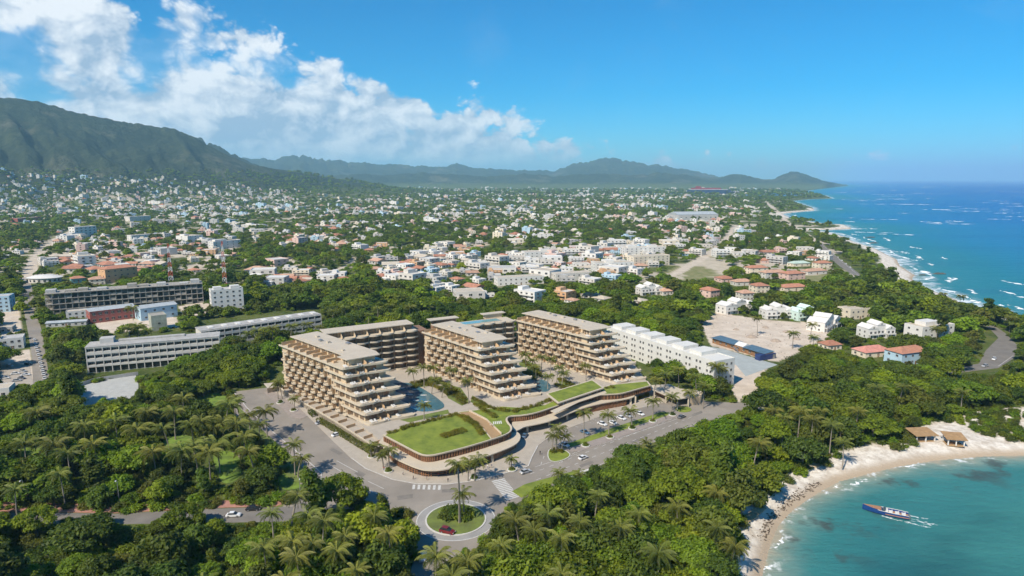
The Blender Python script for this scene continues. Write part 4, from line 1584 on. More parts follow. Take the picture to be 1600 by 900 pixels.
sb, A_, a_, L_ = slab_block('long white four-storey slab block with ribbon windows and an open ground floor', (138, 584), (345, 564), 13.0, 15.2, 3, 17, True)
MB().box(6, 13, 6, 12, 15.7, 18.6).build('roof_box', GREYW, sb)
MB().box(15, 50, 8, 12, 15.7, 16.5).build('roof_box', CONCD, sb)
CLEAR.append([(133, 528), (330, 516), (330, 530), (252, 560), (246, 582), (140, 588)])
BLOCK.append(G([(133, 590), (350, 568), (345, 545), (135, 560)]))
sb2, A_, a_, L_ = slab_block('long white three-storey slab block with a grey roof behind tall palms', (316, 543), (502, 514), 13.0, 11.0, 3, 17, False)
for k in range(9):
    MB().box(6 + 9 * k, 9 + 9 * k, 3, 9, 11.5, 12.0).build('skylight', BRIGHTW, sb2)
CLEAR.append([(312, 500), (500, 480), (504, 508), (440, 512), (400, 508), (318, 522)])
BLOCK.append(G([(310, 548), (505, 520), (500, 500), (310, 530)]))
LAND += [('long white slab block', *g(235, 575)), ('grey roofed slab block', *g(420, 528))]


# half-built concrete frame
def concrete_frame():
    A, B = g(74, 493), g(318, 473)
    ang, Ln = frame_from(A, B)
    t = thing('building_frame', 'half-built four-storey concrete frame with bare columns and open floors', 'building shell', (A[0], A[1], 0), ang)
    fh, dep, nb = 4.5, 18.0, 26
    bw = Ln / nb
    cm = MB().box(-.25, .25, -.25, .25, 0, fh * 4).mesh('column', [CONC])
    for k in range(1, 5):
        MB().box(-.4, Ln + .4, -.5 if k < 4 else -1.2, dep, fh * k - .45, fh * k).build('floor_slab', CONC, t)
    for i in range(nb + 1):
        for y in (0, 6, 12):
            put('column', cm, t, (bw * i, y, 0))
    wm = MB().box(0, bw - .5, 0, .2, 0, 1.6).mesh('infill', [CONC])
    wd = MB().box(.05, bw - .55, 0, .1, 0, fh - .5).mesh('core_wall', [mat('dark_block', (.20, .185, .16), .9, .3, .4)])
    for i in range(nb):
        for k in range(4):
            put('core_wall', wd, t, (bw * i + .25, 8.0 if (i + k) % 3 else 3.0, fh * k))
            if rnd.random() < .3:
                put('infill', wm, t, (bw * i + .25, .1, fh * k))
    for i, h in ((0, 2.4), (3, 1.2), (5, 2.0), (8, 1.4), (13, 3.0), (15, 1.6), (18, 2.2), (22, 1.0), (24, 3.0)):
        MB().box(bw * i, bw * (i + 1.6), 3, 11, fh * 4, fh * 4 + h).build('roof_box', CONC if i % 2 else GREYW, t)
    for i in range(nb * 2):
        MB().box(bw * i / 2 - .1, bw * i / 2 + .1, -.6, -.4, fh * 4, fh * 4 + rnd.uniform(.5, 1.6)).build('column_stub', CONC, t)
    clear_box(A, ang, 0, Ln, 0, dep, 2.5, fh * 4 + 3)


concrete_frame()
LAND.append(('half-built concrete frame', *g(195, 485)))

# assorted named buildings left of the site
block('white_house', 'white and slate five-storey block beside the half-built frame', 'apartment block', (332, 490), (382, 485), 12, 19, BRIGHTW, 5, 5, roofm=GREYW, boxes=((.1, .35, .2, .7, 2.4, None), (.62, .9, .1, .6, 2.8, None)))
block('arcade_building', 'two-storey building with a red arcade front and grey sheet roof', 'building', (142, 506), (212, 497), 16, 9.5, REDP, 2, 7, roof='gable', roofm=GREYROOF, rh=1.6, win=(2.2, 1.9))
block('blue_house', 'pale blue two-storey house with a light metal roof near the slab block', 'house', (221, 502), (278, 494), 16, 10, SKYBLUE, 2, 4, roof='gable', roofm=GREYROOF, rh=1.4)
block('white_house', 'small white two-storey house left of the red arcade', 'house', (104, 500), (136, 497), 9, 6, BRIGHTW, 2, 3)
block('shed', 'long low grey shed before the red arcade building', 'shed', (72, 512), (135, 508), 8, 3.2, GREYW, 1, 6, roof='gable', roofm=GREYROOF, rh=1.0)
block('ruin_wall', 'tall blank grey green wall of a gutted hall beside the slab block', 'ruin', (238, 518), (262, 515), 14, 11, mat('mossy_grey', (.40, .41, .33), .9, .25, .3, dirt=.3), 1, 1, roofm=CONC)
block('tiled_house', 'orange three-storey house with red tiled roofs behind the half-built frame', 'house', (166, 443), (216, 437), 18, 15, ORANGE, 3, 5, roof='hip', rh=2.6, boxes=())
block('tiled_house', 'ochre house with a terracotta roof next to the round white hall', 'house', (140, 446), (165, 444), 11, 6, CREAM, 2, 3, roof='hip', rh=2.4, roofm=TERRA2)
block('teal_house', 'small teal house with a red roof near the round white hall', 'house', (112, 443), (134, 441), 10, 5, mat('teal_paint', (.16, .36, .36), .8, .1, .3), 1, 3, roof='hip', rh=2.2)
t = thing('round_hall', 'round white roofed hall among trees on the left', 'hall', (*g(70, 440), 0))
MB().prism(disc(0, 0, 17, 28, .7), 0, 5).build('wall', WHITE, t)
b = MB()
for k in range(28):
    a0, a1 = 2 * math.pi * k / 28, 2 * math.pi * (k + 1) / 28
    P = lambda r, a, z: (r * math.cos(a), r * .7 * math.sin(a), z)
    b.add([P(18.5, a0, 5.05), P(18.5, a1, 5.05), P(9, a1, 7.2), P(9, a0, 7.2)], [(0, 1, 2, 3)])
    b.add([P(9, a0, 7.2), P(9, a1, 7.2), (0, 0, 7.9)], [(0, 1, 2)])
b.build('roof', BRIGHTW, t)
for k in range(10):
    a = math.pi + math.pi * (k + .5) / 10
    put('window', wmesh(2.2, 2.2), t, (17.05 * math.cos(a), 17.05 * .7 * math.sin(a), 2.4), a + math.pi / 2)
clear_box((LANDX := g(70, 440)), 0, -17, 17, -12, 12, 2, 8)
block('pale_block', 'pale blue four-storey block cut by the left picture edge', 'apartment block', (-30, 490), (17, 487), 14, 13, SKYBLUE, 4, 5, roofm=GREYW)
block('white_house', 'white two-storey house with grey roof beside the left street', 'house', (2, 548), (38, 544), 12, 7, BRIGHTW, 2, 3, roofm=GREYW)
block('white_house', 'white flat roofed house at the far lower left street corner', 'house', (-40, 628), (16, 622), 10, 5, BRIGHTW, 1, 3)
block('shed', 'low concrete shed beside the cars parked on the left', 'shed', (-20, 522), (20, 519), 9, 3.5, CONCD, 1, 4)

# white and blue blocks farther back
block('curved_block', 'white four-storey block with blue glass bands standing alone on the left', 'office block', (118, 372), (152, 369), 16, 20, BRIGHTW, 4, 5, win=(3.2, 1.6), show=.1)
block('red_warehouse', 'long dark red warehouse on the far left', 'warehouse', (28, 347), (66, 344), 20, 9, REDP, 1, 6, show=.1)
block('white_hall', 'wide white hall with grey roof left of the town centre', 'hall', (203, 346), (236, 344), 22, 12, WHITE, 2, 5, show=.1)
block('white_house', 'tall white house with a flat roof above the tree belt', 'house', (206, 377), (258, 373), 16, 10, BRIGHTW, 3, 6, show=.1)
block('white_house', 'white cube house with stepped roof terraces', 'house', (334, 390), (378, 386), 15, 12, BRIGHTW, 3, 5, boxes=((.1, .5, .2, .8, 3, None),), show=.1)
block('grey_warehouse', 'large grey gabled warehouse towards the harbour', 'warehouse', (1060, 345), (1122, 344), 60, 16, GREYW, 1, 8, roof='gable', roofm=GREYROOF, rh=7, win=(3, 3), show=.05)
block('blue_block', 'small bright blue block in the far town', 'building', (527, 300), (538, 300), 40, 34, mat('strong_blue', (.10, .24, .46), .7, .1, .1), 5, 4, win=(6, 4), show=.05)
block('white_block', 'broad white apartment block in the middle of the town', 'apartment block', (976, 403), (1040, 401), 16, 14, BRIGHTW, 4, 9, show=.1, boxes=((.1, .3, .2, .7, 3, None), (.6, .8, .2, .7, 3, None)))
block('cream_block', 'cream four-storey apartment block beside the green field', 'apartment block', (990, 418), (1046, 414), 15, 13, CREAM, 4, 8, show=.1)
block('white_block', 'white three-storey block just left of the green field', 'apartment block', (930, 426), (990, 424), 16, 11, BRIGHTW, 3, 8, show=.1, boxes=((.3, .5, .2, .7, 3, None),))
block('white_block', 'white stepped block left of the cream apartment block', 'apartment block', (820, 408), (872, 406), 16, 12, BRIGHTW, 3, 7, show=.1, boxes=((.5, .8, .2, .7, 3, None),))
block('white_block', 'white terrace of flats facing the tree belt', 'apartment block', (778, 447), (850, 443), 14, 8, BRIGHTW, 2, 9, show=.1)
block('white_block', 'long white flats behind the terrace of flats', 'apartment block', (868, 440), (925, 437), 14, 8, WHITE, 2, 7, show=.1)

# villas by the bare lot
def villa(label, A, B, dep, flip=False, m=BRIGHTW):
    A, B = g(*A), g(*B)
    ang, Ln = frame_from(A, B)
    t = thing('villa', label, 'villa', (A[0], A[1], 0), ang, 'white gabled villas by the bare lot')
    ws = [(0, .36, 0, 7.2), (.36, .66, 1.2, 9.4), (.66, 1.0, 0, 6.8)]
    for k, (a, c, y0, h) in enumerate(ws):
        x0, x1 = a * Ln, c * Ln - .01
        xm = (x0 + x1) / 2
        b = MB().box(x0, x1, y0, dep, -.3, h)
        b.build('wall', m, t)
        r = MB().add([(x0 - .3, y0 - .3, h), (x1 + .3, y0 - .3, h), (x1 + .3, dep, h), (x0 - .3, dep, h), (xm, y0 - .3, h + 2.4), (xm, dep, h + 2.4)],
                     [(0, 1, 4), (1, 2, 5, 4), (2, 3, 5), (3, 0, 4, 5), (3, 2, 1, 0)])
        r.build('roof', m, t)
        for zz in (1.3, 4.3):
            for xx in (x0 + (x1 - x0) * .28, x0 + (x1 - x0) * .72):
                put('window', wmesh(1.5, 1.8), t, (xx, y0 - .02, zz))
        MB().box(x0 + .4, x1 - .4, y0 - 1.6, y0 - .02, 2.9, 3.1).build('balcony', m, t)
        MB().box(x0 + .4, x1 - .4, y0 - 1.6, y0 - 1.45, 3.1, 4.0).build('railing', m, t)
        for xx in (x0 + .5, x1 - .7):
            MB().box(xx, xx + .25, y0 - 1.55, y0 - 1.3, 0, 2.9).build('pillar', m, t)
        put('window', wmesh(.9, .9), t, (xm, y0 - .32, h + .8))
    for yy in (dep * .3, dep * .7):
        for zz in (1.6, 4.6):
            put('window', wmesh(1.2, 1.3), t, (-.02, yy, zz), R(-90))
    clear_box(A, ang, 0, Ln, 0, dep, 1.5, 11)
    LAND.append((label.split(',')[0].replace('white gabled ', ''), (A[0] + B[0]) / 2, (A[1] + B[1]) / 2))


villa('white gabled villa at the left end of the bare lot, facing it', (1134, 492), (1183, 486), 12)
villa('white gabled villa with long balconies, in the middle behind the bare lot', (1197, 499), (1243, 498), 13)
villa('pale green tinted villa, right neighbour of the middle villa', (1247, 502), (1284, 499), 12, m=mat('mint_paint', (.55, .68, .62), .8, .08, .3))
villa('white gabled villa with arched front, half behind a dark tree', (1288, 520), (1312, 510), 13)
villa('white gabled villa, first left of the bare lot among trees', (1002, 462), (1036, 460), 12)
villa('white gabled villa with pool, below the coast trees', (1356, 530), (1398, 528), 12)
block('white_villa', 'flat white modern villa close to the coast road', 'villa', (1440, 530), (1490, 524), 14, 8, BRIGHTW, 2, 5, boxes=((.2, .6, .2, .8, 3, None),))
block('cream_house', 'cream house with flat roof behind the arched villa', 'house', (1328, 500), (1360, 497), 13, 8, CREAM, 2, 4)
block('red_roof_house', 'pale blue two-storey house with red roof below the arched villa', 'house', (1408, 572), (1452, 566), 12, 7.5, SKYBLUE, 2, 4, roof='hip', roofm=TERRA, rh=2.6)
block('red_roof_house', 'small house with a faded red roof half under trees', 'house', (1352, 560), (1392, 556), 11, 3.6, CREAM, 1, 3, roof='hip', roofm=mat('faded_red', (.55, .24, .19), .9, .2, .5), rh=2.8)
block('red_roof_house', 'low house with red roof beside the gravel track', 'house', (1294, 548), (1315, 546), 9, 3.4, CREAM, 1, 2, roof='hip', rh=2.4)
# terracotta houses in the middle right
TERR = [((1150, 447), (1176, 446), 'big terracotta roofed house at the edge of the green field'), ((1172, 428), (1200, 427), 'terracotta roofed house with white walls, second from the field'),
        ((1190, 412), (1232, 411), 'long terracotta roofed house in the middle of the tiled estate'), ((1196, 436), (1228, 434), 'wide terracotta house before the long tiled house'),
        ((1240, 417), (1266, 416), 'pale green roofed bungalow in the tiled estate'), ((1232, 438), (1258, 436), 'terracotta house standing left of the tennis lawn'),
        ((1262, 430), (1292, 428), 'terracotta bungalow in two parts near the coast road'), ((1280, 420), (1300, 419), 'small terracotta house closest to the coast road'),
        ((1128, 442), (1148, 441), 'narrow pink house with tiled roof beside the field'), ((1160, 470), (1178, 469), 'low terracotta roof among trees behind the left villa'),
        ((1226, 456), (1262, 454), 'terracotta roofed row house behind the middle villa'), ((1110, 466), (1124, 464), 'small red roofed house in trees left of the villas'),
        ((1036, 462), (1052, 461), 'red roofed house tucked in the tree belt'), ((1182, 458), (1202, 457), 'tiled house between villa and row house')]
for i, (A, B, lb) in enumerate(TERR):
    rm = mat('pale_green_sheet', (.45, .55, .47), .7, .1, .2) if 'green roofed' in lb else (TERRA if i % 3 else TERRA2)
    block('tiled_house', lb, 'house', A, B, 11 + (i % 3) * 2, 4.2 + 2.6 * (i % 2), (WHITE, CREAM, PINK)[i % 3], 1 + i % 2, 3, roof='hip', roofm=rm, rh=2.6, show=.2)
LAND += [('tiled estate', *g(1210, 430)), ('bare dirt lot', *g(1200, 525))]

# site sheds with blue roofs on the bare lot
A, B = g(1113, 536), g(1196, 562)
ang, Ln = frame_from(A, B)
t = thing('site_shed', 'long brown site shed with blue sheet roof on the bare lot', 'shed', (A[0], A[1], 0), ang)
MB().box(0, Ln, 0, 7, 0, 3.6).build('wall', mat('brown_boards', (.26, .14, .07), .8, .25, .6), t)
for a, c, m in ((-.01, .44, BLUEMETAL), (.60, 1.0, BLUEMETAL)):
    MB().prism([(a * Ln, -1.2), (c * Ln, -1.2), (c * Ln, 7.6), (a * Ln, 7.6)], [3.65, 3.65, 4.3, 4.3], [3.8, 3.8, 4.5, 4.5]).build('roof', m, t)
MB().gable(.445 * Ln, .595 * Ln, 0, 7, 3.7, 1.8, .3).build('roof', BRIGHTW, t)
for k in range(9):
    put('window' if k % 2 else 'door', wmesh(1.6, 1.2), t, (Ln * (k + .5) / 9, -.02, 2.0))
MB().prism([(Ln * .47, -2.6), (Ln * .47, -1.4), (Ln * .56, -1.4), (Ln * .56, -2.6)], [2.6, 2.6, .0, .0], [2.8, 2.8, .2, .2]).build('stair', METAL, t)
A2, B2 = g(1187, 564), g(1212, 560)
a2, L2 = frame_from(A2, B2)
t = thing('blue_container', 'dark blue shipping container at the end of the blue roofed shed', 'container', (A2[0], A2[1], 0), a2)
MB().box(0, L2, 0, 4, 0, 3.4).build('body', BLUEBOX, t)
for k in range(14):
    MB().box(L2 * (k + .2) / 14, L2 * (k + .5) / 14, -.08, 0, .2, 3.2).build('rib', BLUEBOX, t)
MB().box(L2 * .8, L2 * .96, -.14, -.09, .1, 3.0).build('door', METAL, t)
sheet('yard_concrete', G([(1095, 540), (1130, 545), (1215, 570), (1165, 588), (1150, 570), (1080, 548)]), .06, mat('yard_grey', (.36, .39, .38), .9, .12, .2), skirt=.1)
CLEAR.append([(1100, 500), (1130, 490), (1195, 505), (1280, 508), (1300, 520), (1262, 540), (1215, 572), (1165, 580), (1100, 545)])
BLOCK.append(G(DIRT_PX[0]))
BLOCK.append(G([(1095, 540), (1215, 566), (1165, 592), (1080, 548)]))
CLEAR.append([(1040, 425), (1090, 406), (1135, 411), (1125, 430), (1060, 437)])
BLOCK += [G(p) for p in DIRT_PX[1:] + DRY_PX]
# heaps of spoil on the lot
for i, (u, v, r) in enumerate(((1175, 527, 4.2), (1230, 519, 3.4), (1212, 533, 3.8), (1150, 515, 2.6), (1244, 530, 3.2), (1196, 512, 2.8))):
    x, y = g(u, v)
    b = MB()
    n = 14
    P = [(0, 0, r * .5)] + [((r * .55 + rnd.uniform(-.3, .3)) * math.cos(6.283 * k / n), (r * .55 + rnd.uniform(-.3, .3)) * math.sin(6.283 * k / n), r * .3 + rnd.uniform(-.2, .2)) for k in range(n)] + [((r + rnd.uniform(-.5, .5)) * math.cos(6.283 * k / n), (r + rnd.uniform(-.5, .5)) * math.sin(6.283 * k / n), -.1) for k in range(n)]
    b.add(P, [(0, 1 + k, 1 + (k + 1) % n) for k in range(n)] + [(1 + k, 1 + n + k, 1 + n + (k + 1) % n, 1 + (k + 1) % n) for k in range(n)])
    b.build('spoil_heap', mat('spoil', (.36, .29, .23), .95, .25, .8), loc=(x, y, 0), label=f'heap of brown spoil on the bare lot, {ORD[i + 1]} of six from its left shed' if False else
            ('largest brown spoil heap on the bare lot', 'brown spoil heap near the far right of the bare lot', 'brown spoil heap before the lone lot palm', 'smallest spoil heap behind the blue roofed shed', 'brown spoil heap at the right tip of the bare lot', 'low spoil heap at the back of the bare lot')[i], cat='spoil heap', group='spoil heaps on the bare lot')

# rubble and tufts on the bare lot
b = MB()
lotw = G(DIRT_PX[0])
lx0, lx1, ly0, ly1 = min(p[0] for p in lotw), max(p[0] for p in lotw), min(p[1] for p in lotw), max(p[1] for p in lotw)
for k in range(1500):
    x, y = rnd.uniform(lx0, lx1), rnd.uniform(ly0, ly1)
    if not in_poly([x], [y], lotw)[0] or vnoise(np.array([x / 9]), np.array([y / 9]), 4)[0] < .5:
        continue
    r_ = rnd.uniform(.2, .9)
    a = rnd.uniform(0, 6.28)
    b.add([(x + r_ * math.cos(a + q * 1.57) * (1 if q % 2 else .6), y + r_ * math.sin(a + q * 1.57) * (1 if q % 2 else .6), 0) for q in range(4)] + [(x, y, r_ * rnd.uniform(.3, .7))], [(0, 1, 4), (1, 2, 4), (2, 3, 4), (3, 0, 4)], rnd.choice((0, 0, 1)))
b.build('rubble', [mat('rubble_brown', (.30, .25, .20), .95, .3, .6), mat('rubble_pale', (.50, .46, .40), .95, .3, .6)], kind='stuff', label='scattered stones and rubble over the bare lot', cat='rubble')
# streets, court and lots beyond
sheet('road_street', G([(34, 470), (52, 470), (66, 520), (72, 560), (80, 606), (52, 610), (50, 560), (44, 520)]), .05, ASPH, skirt=.2)
sheet('road_far', G([(36, 440), (48, 440), (54, 474), (34, 474)]), .046, ASPH, skirt=.2)
sheet('tennis_court', G([(122, 605), (150, 596), (212, 586), (216, 600), (216, 620), (120, 640), (118, 620)]), .05, mat('court_pale', (.42, .42, .39), .9, .12, .3, dirt=.15), skirt=.2)
MB().band(G([(120, 640), (118, 606), (150, 596), (216, 586)]), 0, 2.0, .25).build('court_wall', CONCD, label='low grey wall round the pale court below the slab block', cat='wall')
sheet('car_lot', G([(0, 572), (44, 560), (52, 600), (40, 606), (0, 606)]), .052, mat('lot_pale', (.40, .35, .29), .9, .14, .3), skirt=.2)
CLEAR += [[(36, 500), (62, 500), (76, 590), (54, 590)], [(0, 568), (50, 555), (52, 596), (0, 600)], [(122, 604), (212, 590), (214, 606), (122, 630)], [(136, 468), (280, 470), (280, 500), (140, 508)]]
coast_road = G([(1540, 548), (1560, 528), (1548, 515), (1530, 505), (1548, 505), (1570, 520), (1590, 540), (1584, 560), (1560, 575), (1480, 585), (1465, 580), (1530, 568)])
sheet('road_coast', coast_road, .05, ASPHD, skirt=.2)
CLEAR.append([(1530, 505), (1560, 514), (1594, 540), (1587, 562), (1560, 579), (1500, 586), (1472, 582), (1540, 562), (1550, 535)])
cr2 = G([(1280, 380), (1284, 379), (1300, 395), (1322, 412), (1346, 430), (1340, 434), (1312, 416), (1290, 398)])
sheet('road_shore', cr2, .05, ASPHD, skirt=.2)
sheet('road_shore', G([(1346, 430), (1340, 434), (1420, 470), (1500, 500), (1530, 505), (1548, 505), (1500, 490), (1430, 464)]), .046, ASPHD, skirt=.2)
CLEAR.append([(1280, 376), (1286, 378), (1325, 408), (1346, 428), (1340, 434), (1312, 416), (1290, 398)])
lines('marking_shore', [((1583, 556), (1560, 572)), ((1284, 382), (1342, 431))], .25)
BLOCK += [coast_road, cr2, G([(34, 440), (52, 440), (66, 520), (84, 610), (50, 610), (44, 520)]), G([(0, 560), (50, 555), (52, 606), (0, 610)]), G([(118, 606), (216, 584), (218, 620), (120, 645)])]
LAND += [('left street', *g(60, 560)), ('pale court', *g(165, 612)), ('coast road bend', *g(1570, 545))]


# lattice masts
def mast(label, u, v, h, w):
    x, y = g(u, v)
    t = thing('lattice_mast', label, 'radio mast', (x, y, 0), .4, 'red and white lattice masts')
    nseg = 9
    for s in range(nseg):
        b = MB()
        z0_, z1_ = h * s / nseg, h * (s + 1) / nseg
        w0, w1 = w * (1 - .75 * s / nseg), w * (1 - .75 * (s + 1) / nseg)
        C0 = [(sx * w0 / 2, sy * w0 / 2, z0_) for sx, sy in ((-1, -1), (1, -1), (1, 1), (-1, 1))]
        C1 = [(sx * w1 / 2, sy * w1 / 2, z1_) for sx, sy in ((-1, -1), (1, -1), (1, 1), (-1, 1))]
        for k in range(4):
            b.tube(C0[k], C1[k], .24, .22, 4)
            b.tube(C0[k], C1[(k + 1) % 4], .14, .14, 4)
            b.tube(C0[(k + 1) % 4], C1[k], .14, .14, 4)
            b.tube(C1[k], C1[(k + 1) % 4], .14, .14, 4)
        b.build('mast_section', REDW if s % 2 == 0 else WHITEP, t)
    b = MB().tube((0, 0, h), (0, 0, h + 3), .06, .04, 5)
    b.build('antenna', METAL, t)
    for k in range(5):
        MB().tube((0, 0, 0), (0, 0, 1.6), .28, .28, 6).build('antenna_panel', BRIGHTW, t, loc=(.9 * math.cos(k * 1.26), .9 * math.sin(k * 1.26), h * .9))
    CLEAR.append(([(u - 4, v - 60), (u + 4, v - 60), (u + 4, v - 8), (u - 4, v - 8)], math.hypot(x, y)))


mast('red and white lattice mast rising right behind the half-built frame', 352, 450, 48, 4.2)
mast('red and white lattice mast left of the other one, above the frame', 268, 446, 44, 4.6)
# water tower beside the masts
x, y = g(260, 440)
t = thing('water_tower', 'white water tower with a red cap beside the left lattice mast', 'water tower', (x, y, 0))
MB().tube((0, 0, 0), (0, 0, 11), 4.5, 4.5, 14).build('shaft', WHITE, t)
b = MB()
b.tube((0, 0, 11), (0, 0, 13.2), 5.0, .5, 14)
b.build('cap', TERRA, t)

# cruise ship in the harbour and its basin
sheet('harbour_water', G([(1040, 303), (1250, 301), (1262, 304), (1230, 307), (1120, 306), (1040, 306)]), .6, mat('harbour_blue', (.02, .10, .22), .3, .2, .01), skirt=.1)
x, y = g(1072, 303.5)
x1, y1 = g(1150, 303.5)
Ls = x1 - x
t = thing('cruise_ship', 'dark hulled ship with a red superstructure moored in the far harbour', 'ship', (x, y, .6))
MB().prism([(0, 0), (Ls * .93, 0), (Ls, 20), (Ls * .93, 40), (0, 40)], 0, 20).build('hull', mat('hull_navy', (.03, .05, .10), .5, .1, .01), t)
MB().box(Ls * .04, Ls * .90, 4, 36, 20, 32).build('superstructure', mat('hull_navy', (.03, .05, .10), .5), t)
MB().box(Ls * .08, Ls * .84, 3.5, 36.5, 32, 36).build('boat_deck', GREYW, t)
MB().box(Ls * .12, Ls * .70, 6, 34, 36, 46).build('upper_deck', mat('ship_red', (.27, .05, .06), .5, .1, .01), t)
MB().box(Ls * .2, Ls * .3, 10, 30, 46, 58).build('funnel', mat('ship_red', (.27, .05, .06), .5), t)


# ------------------------------------------------------------------ the town: single houses, then the far mass
WALLC = [BRIGHTW] * 6 + [WHITE] * 6 + [CREAM, CREAM, PINK, GREYW, GREYW, SKYBLUE, ORANGE]
WNAME = {BRIGHTW: 'white', WHITE: 'off-white', CREAM: 'cream', PINK: 'pink', GREYW: 'grey', SKYBLUE: 'pale blue', ORANGE: 'orange'}


def house_proto(kind):
    """list of (part name, mesh, (x, y, z), rot) for one house type; front looks to -y"""
    P = []
    W_, D_, H_ = [(12, 10, 3.4), (12, 11, 6.8), (15, 12, 6.6), (18, 12, 10.0), (11, 9, 3.6), (28, 17, 7.0)][kind]
    x0, x1, y0, y1 = -W_ / 2, W_ / 2, -D_ / 2, D_ / 2
    b = MB().box(x0, x1, y0, y1, -1.0, H_)
    if kind == 2:
        b.box(x0, x0 + W_ * .5, y0 - 4, y0 - .01, -1.0, H_ * .55)
    if kind in (1, 2, 3, 5):
        b.band([(x0, y0), (x1, y0), (x1, y1), (x0, y1)], H_ - .003, H_ + .6, .3, closed=True)
    if kind in (1, 3):
        b.box(x0 + 1, x0 + 5, y0 + 3, y1 - 2, H_ + .06, H_ + 2.8)
    P.append(('wall', b.mesh('wall', [WHITE]), None))
    r = MB()
    if kind == 0:
        r.hip(x0, x1, y0, y1, H_ + .003, 2.4, .7)
    elif kind == 4:
        r.gable(x0, x1, y0, y1, H_ + .003, 2.2, .6)
    else:
        r.box(x0 + .3, x1 - .3, y0 + .3, y1 - .3, H_, H_ + .05)
        if kind == 2:
            r.hip(x0, x0 + W_ * .5, y0 - 4, y0 - .3, H_ * .55, 1.0, .3)
    P.append(('roof', r.mesh('roof', [ROOFG]), None))
    rows = {0: 1, 4: 1, 5: 1}.get(kind, 2 if kind < 3 else 3)
    fh = H_ / rows
    fy = y0 - .02
    wm = wmesh(1.6, 1.4) if kind != 5 else wmesh(3.0, 2.0)
    for rr in range(rows):
        for c in range(3 if kind < 3 or kind == 4 else 4):
            n = 3 if kind < 3 or kind == 4 else 4
            xx = x0 + W_ * (c + .5) / n
            yy = fy - (4 if kind == 2 and xx < x0 + W_ * .5 and rr == 0 else 0)
            P.append(('window', wm, (xx, yy, fh * (rr + .52), 0)))
        for yy in (y0 + D_ * .3, y0 + D_ * .7):
            P.append(('window', wm, (x0 - .02, yy, fh * (rr + .52), R(-90))))
            P.append(('window', wm, (x1 + .02, yy, fh * (rr + .52), R(90))))
    if kind in (1, 3):
        bb = MB()
        bb.box(x0 + 1, x1 - 1, y0 - 1.5, y0 - .02, 0, .2)
        bb.box(x0 + 1, x1 - 1, y0 - 1.5, y0 - 1.38, .2, 1.1)
        bm = bb.mesh('balcony', [WHITE])
        for rr in range(1, rows):
            P.append(('balcony', bm, (0, 0, fh * rr, 0)))
    d = MB().box(-.6, .6, -.06, 0, 0, 2.2).mesh('door', [WOOD])
    P.append(('door', d, (W_ * .3, fy, 0, 0)))
    return P, (W_, D_, H_)


PROTO = [house_proto(k) for k in range(6)]
KNAME = ['hip roofed bungalow', 'two-storey flat roofed house', 'L-shaped flat roofed house', 'three-storey balconied block', 'gabled cottage', 'broad flat roofed hall']
CLUST = [  # region in the photograph, how many, weights of the types
    ([(770, 380), (1000, 376), (1040, 395), (1000, 440), (880, 445), (770, 440)], 105, (3, 7, 5, 3, 1, 1)),
    ([(540, 402), (760, 398), (780, 445), (600, 440)], 60, (3, 4, 2, 1, 2, 0)),
    ([(640, 440), (1010, 440), (1060, 475), (700, 470)], 13, (3, 4, 2, 1, 2, 0)),
    ([(1130, 395), (1290, 395), (1290, 412), (1150, 412)], 12, (4, 3, 2, 1, 2, 0)),
    ([(0, 340), (420, 335), (430, 400), (280, 412), (0, 405)], 190, (5, 5, 4, 2, 2, 2)),
    ([(420, 340), (770, 338), (770, 395), (620, 400), (430, 398)], 175, (5, 5, 3, 2, 3, 1)),
    ([(770, 338), (1130, 340), (1190, 372), (1040, 385), (770, 376)], 190, (4, 6, 5, 2, 2, 1)),
    ([(1040, 376), (1240, 372), (1280, 392), (1140, 402), (1060, 400)], 26, (3, 4, 2, 3, 1, 1)),
    ([(20, 405), (240, 408), (330, 425), (60, 428)], 26, (3, 3, 2, 1, 2, 0)),
    ([(380, 410), (520, 405), (540, 440), (420, 450)], 20, (3, 2, 2, 1, 2, 0)),
    ([(0, 300), (1180, 310), (1210, 340), (0, 340)], 760, (4, 5, 3, 4, 2, 2)),
    ([(0, 285), (430, 292), (1190, 300), (1180, 312), (0, 305)], 800, (3, 5, 3, 5, 1, 2)),
    ([(560, 288), (1230, 292), (1235, 302), (560, 300)], 420, (2, 4, 2, 5, 1, 3)),
]
HOUSES = []
occ = {}


def free(x, y, r):
    c = 30.0
    i, j = int(x // c), int(y // c)
    for a in (-1, 0, 1):
        for b_ in (-1, 0, 1):
            for (px, py, pr) in occ.get((i + a, j + b_), ()):
                if (px - x) ** 2 + (py - y) ** 2 < (pr + r) ** 2:
                    return False
    return True


def occupy(x, y, r):
    occ.setdefault((int(x // 30), int(y // 30)), []).append((x, y, r))


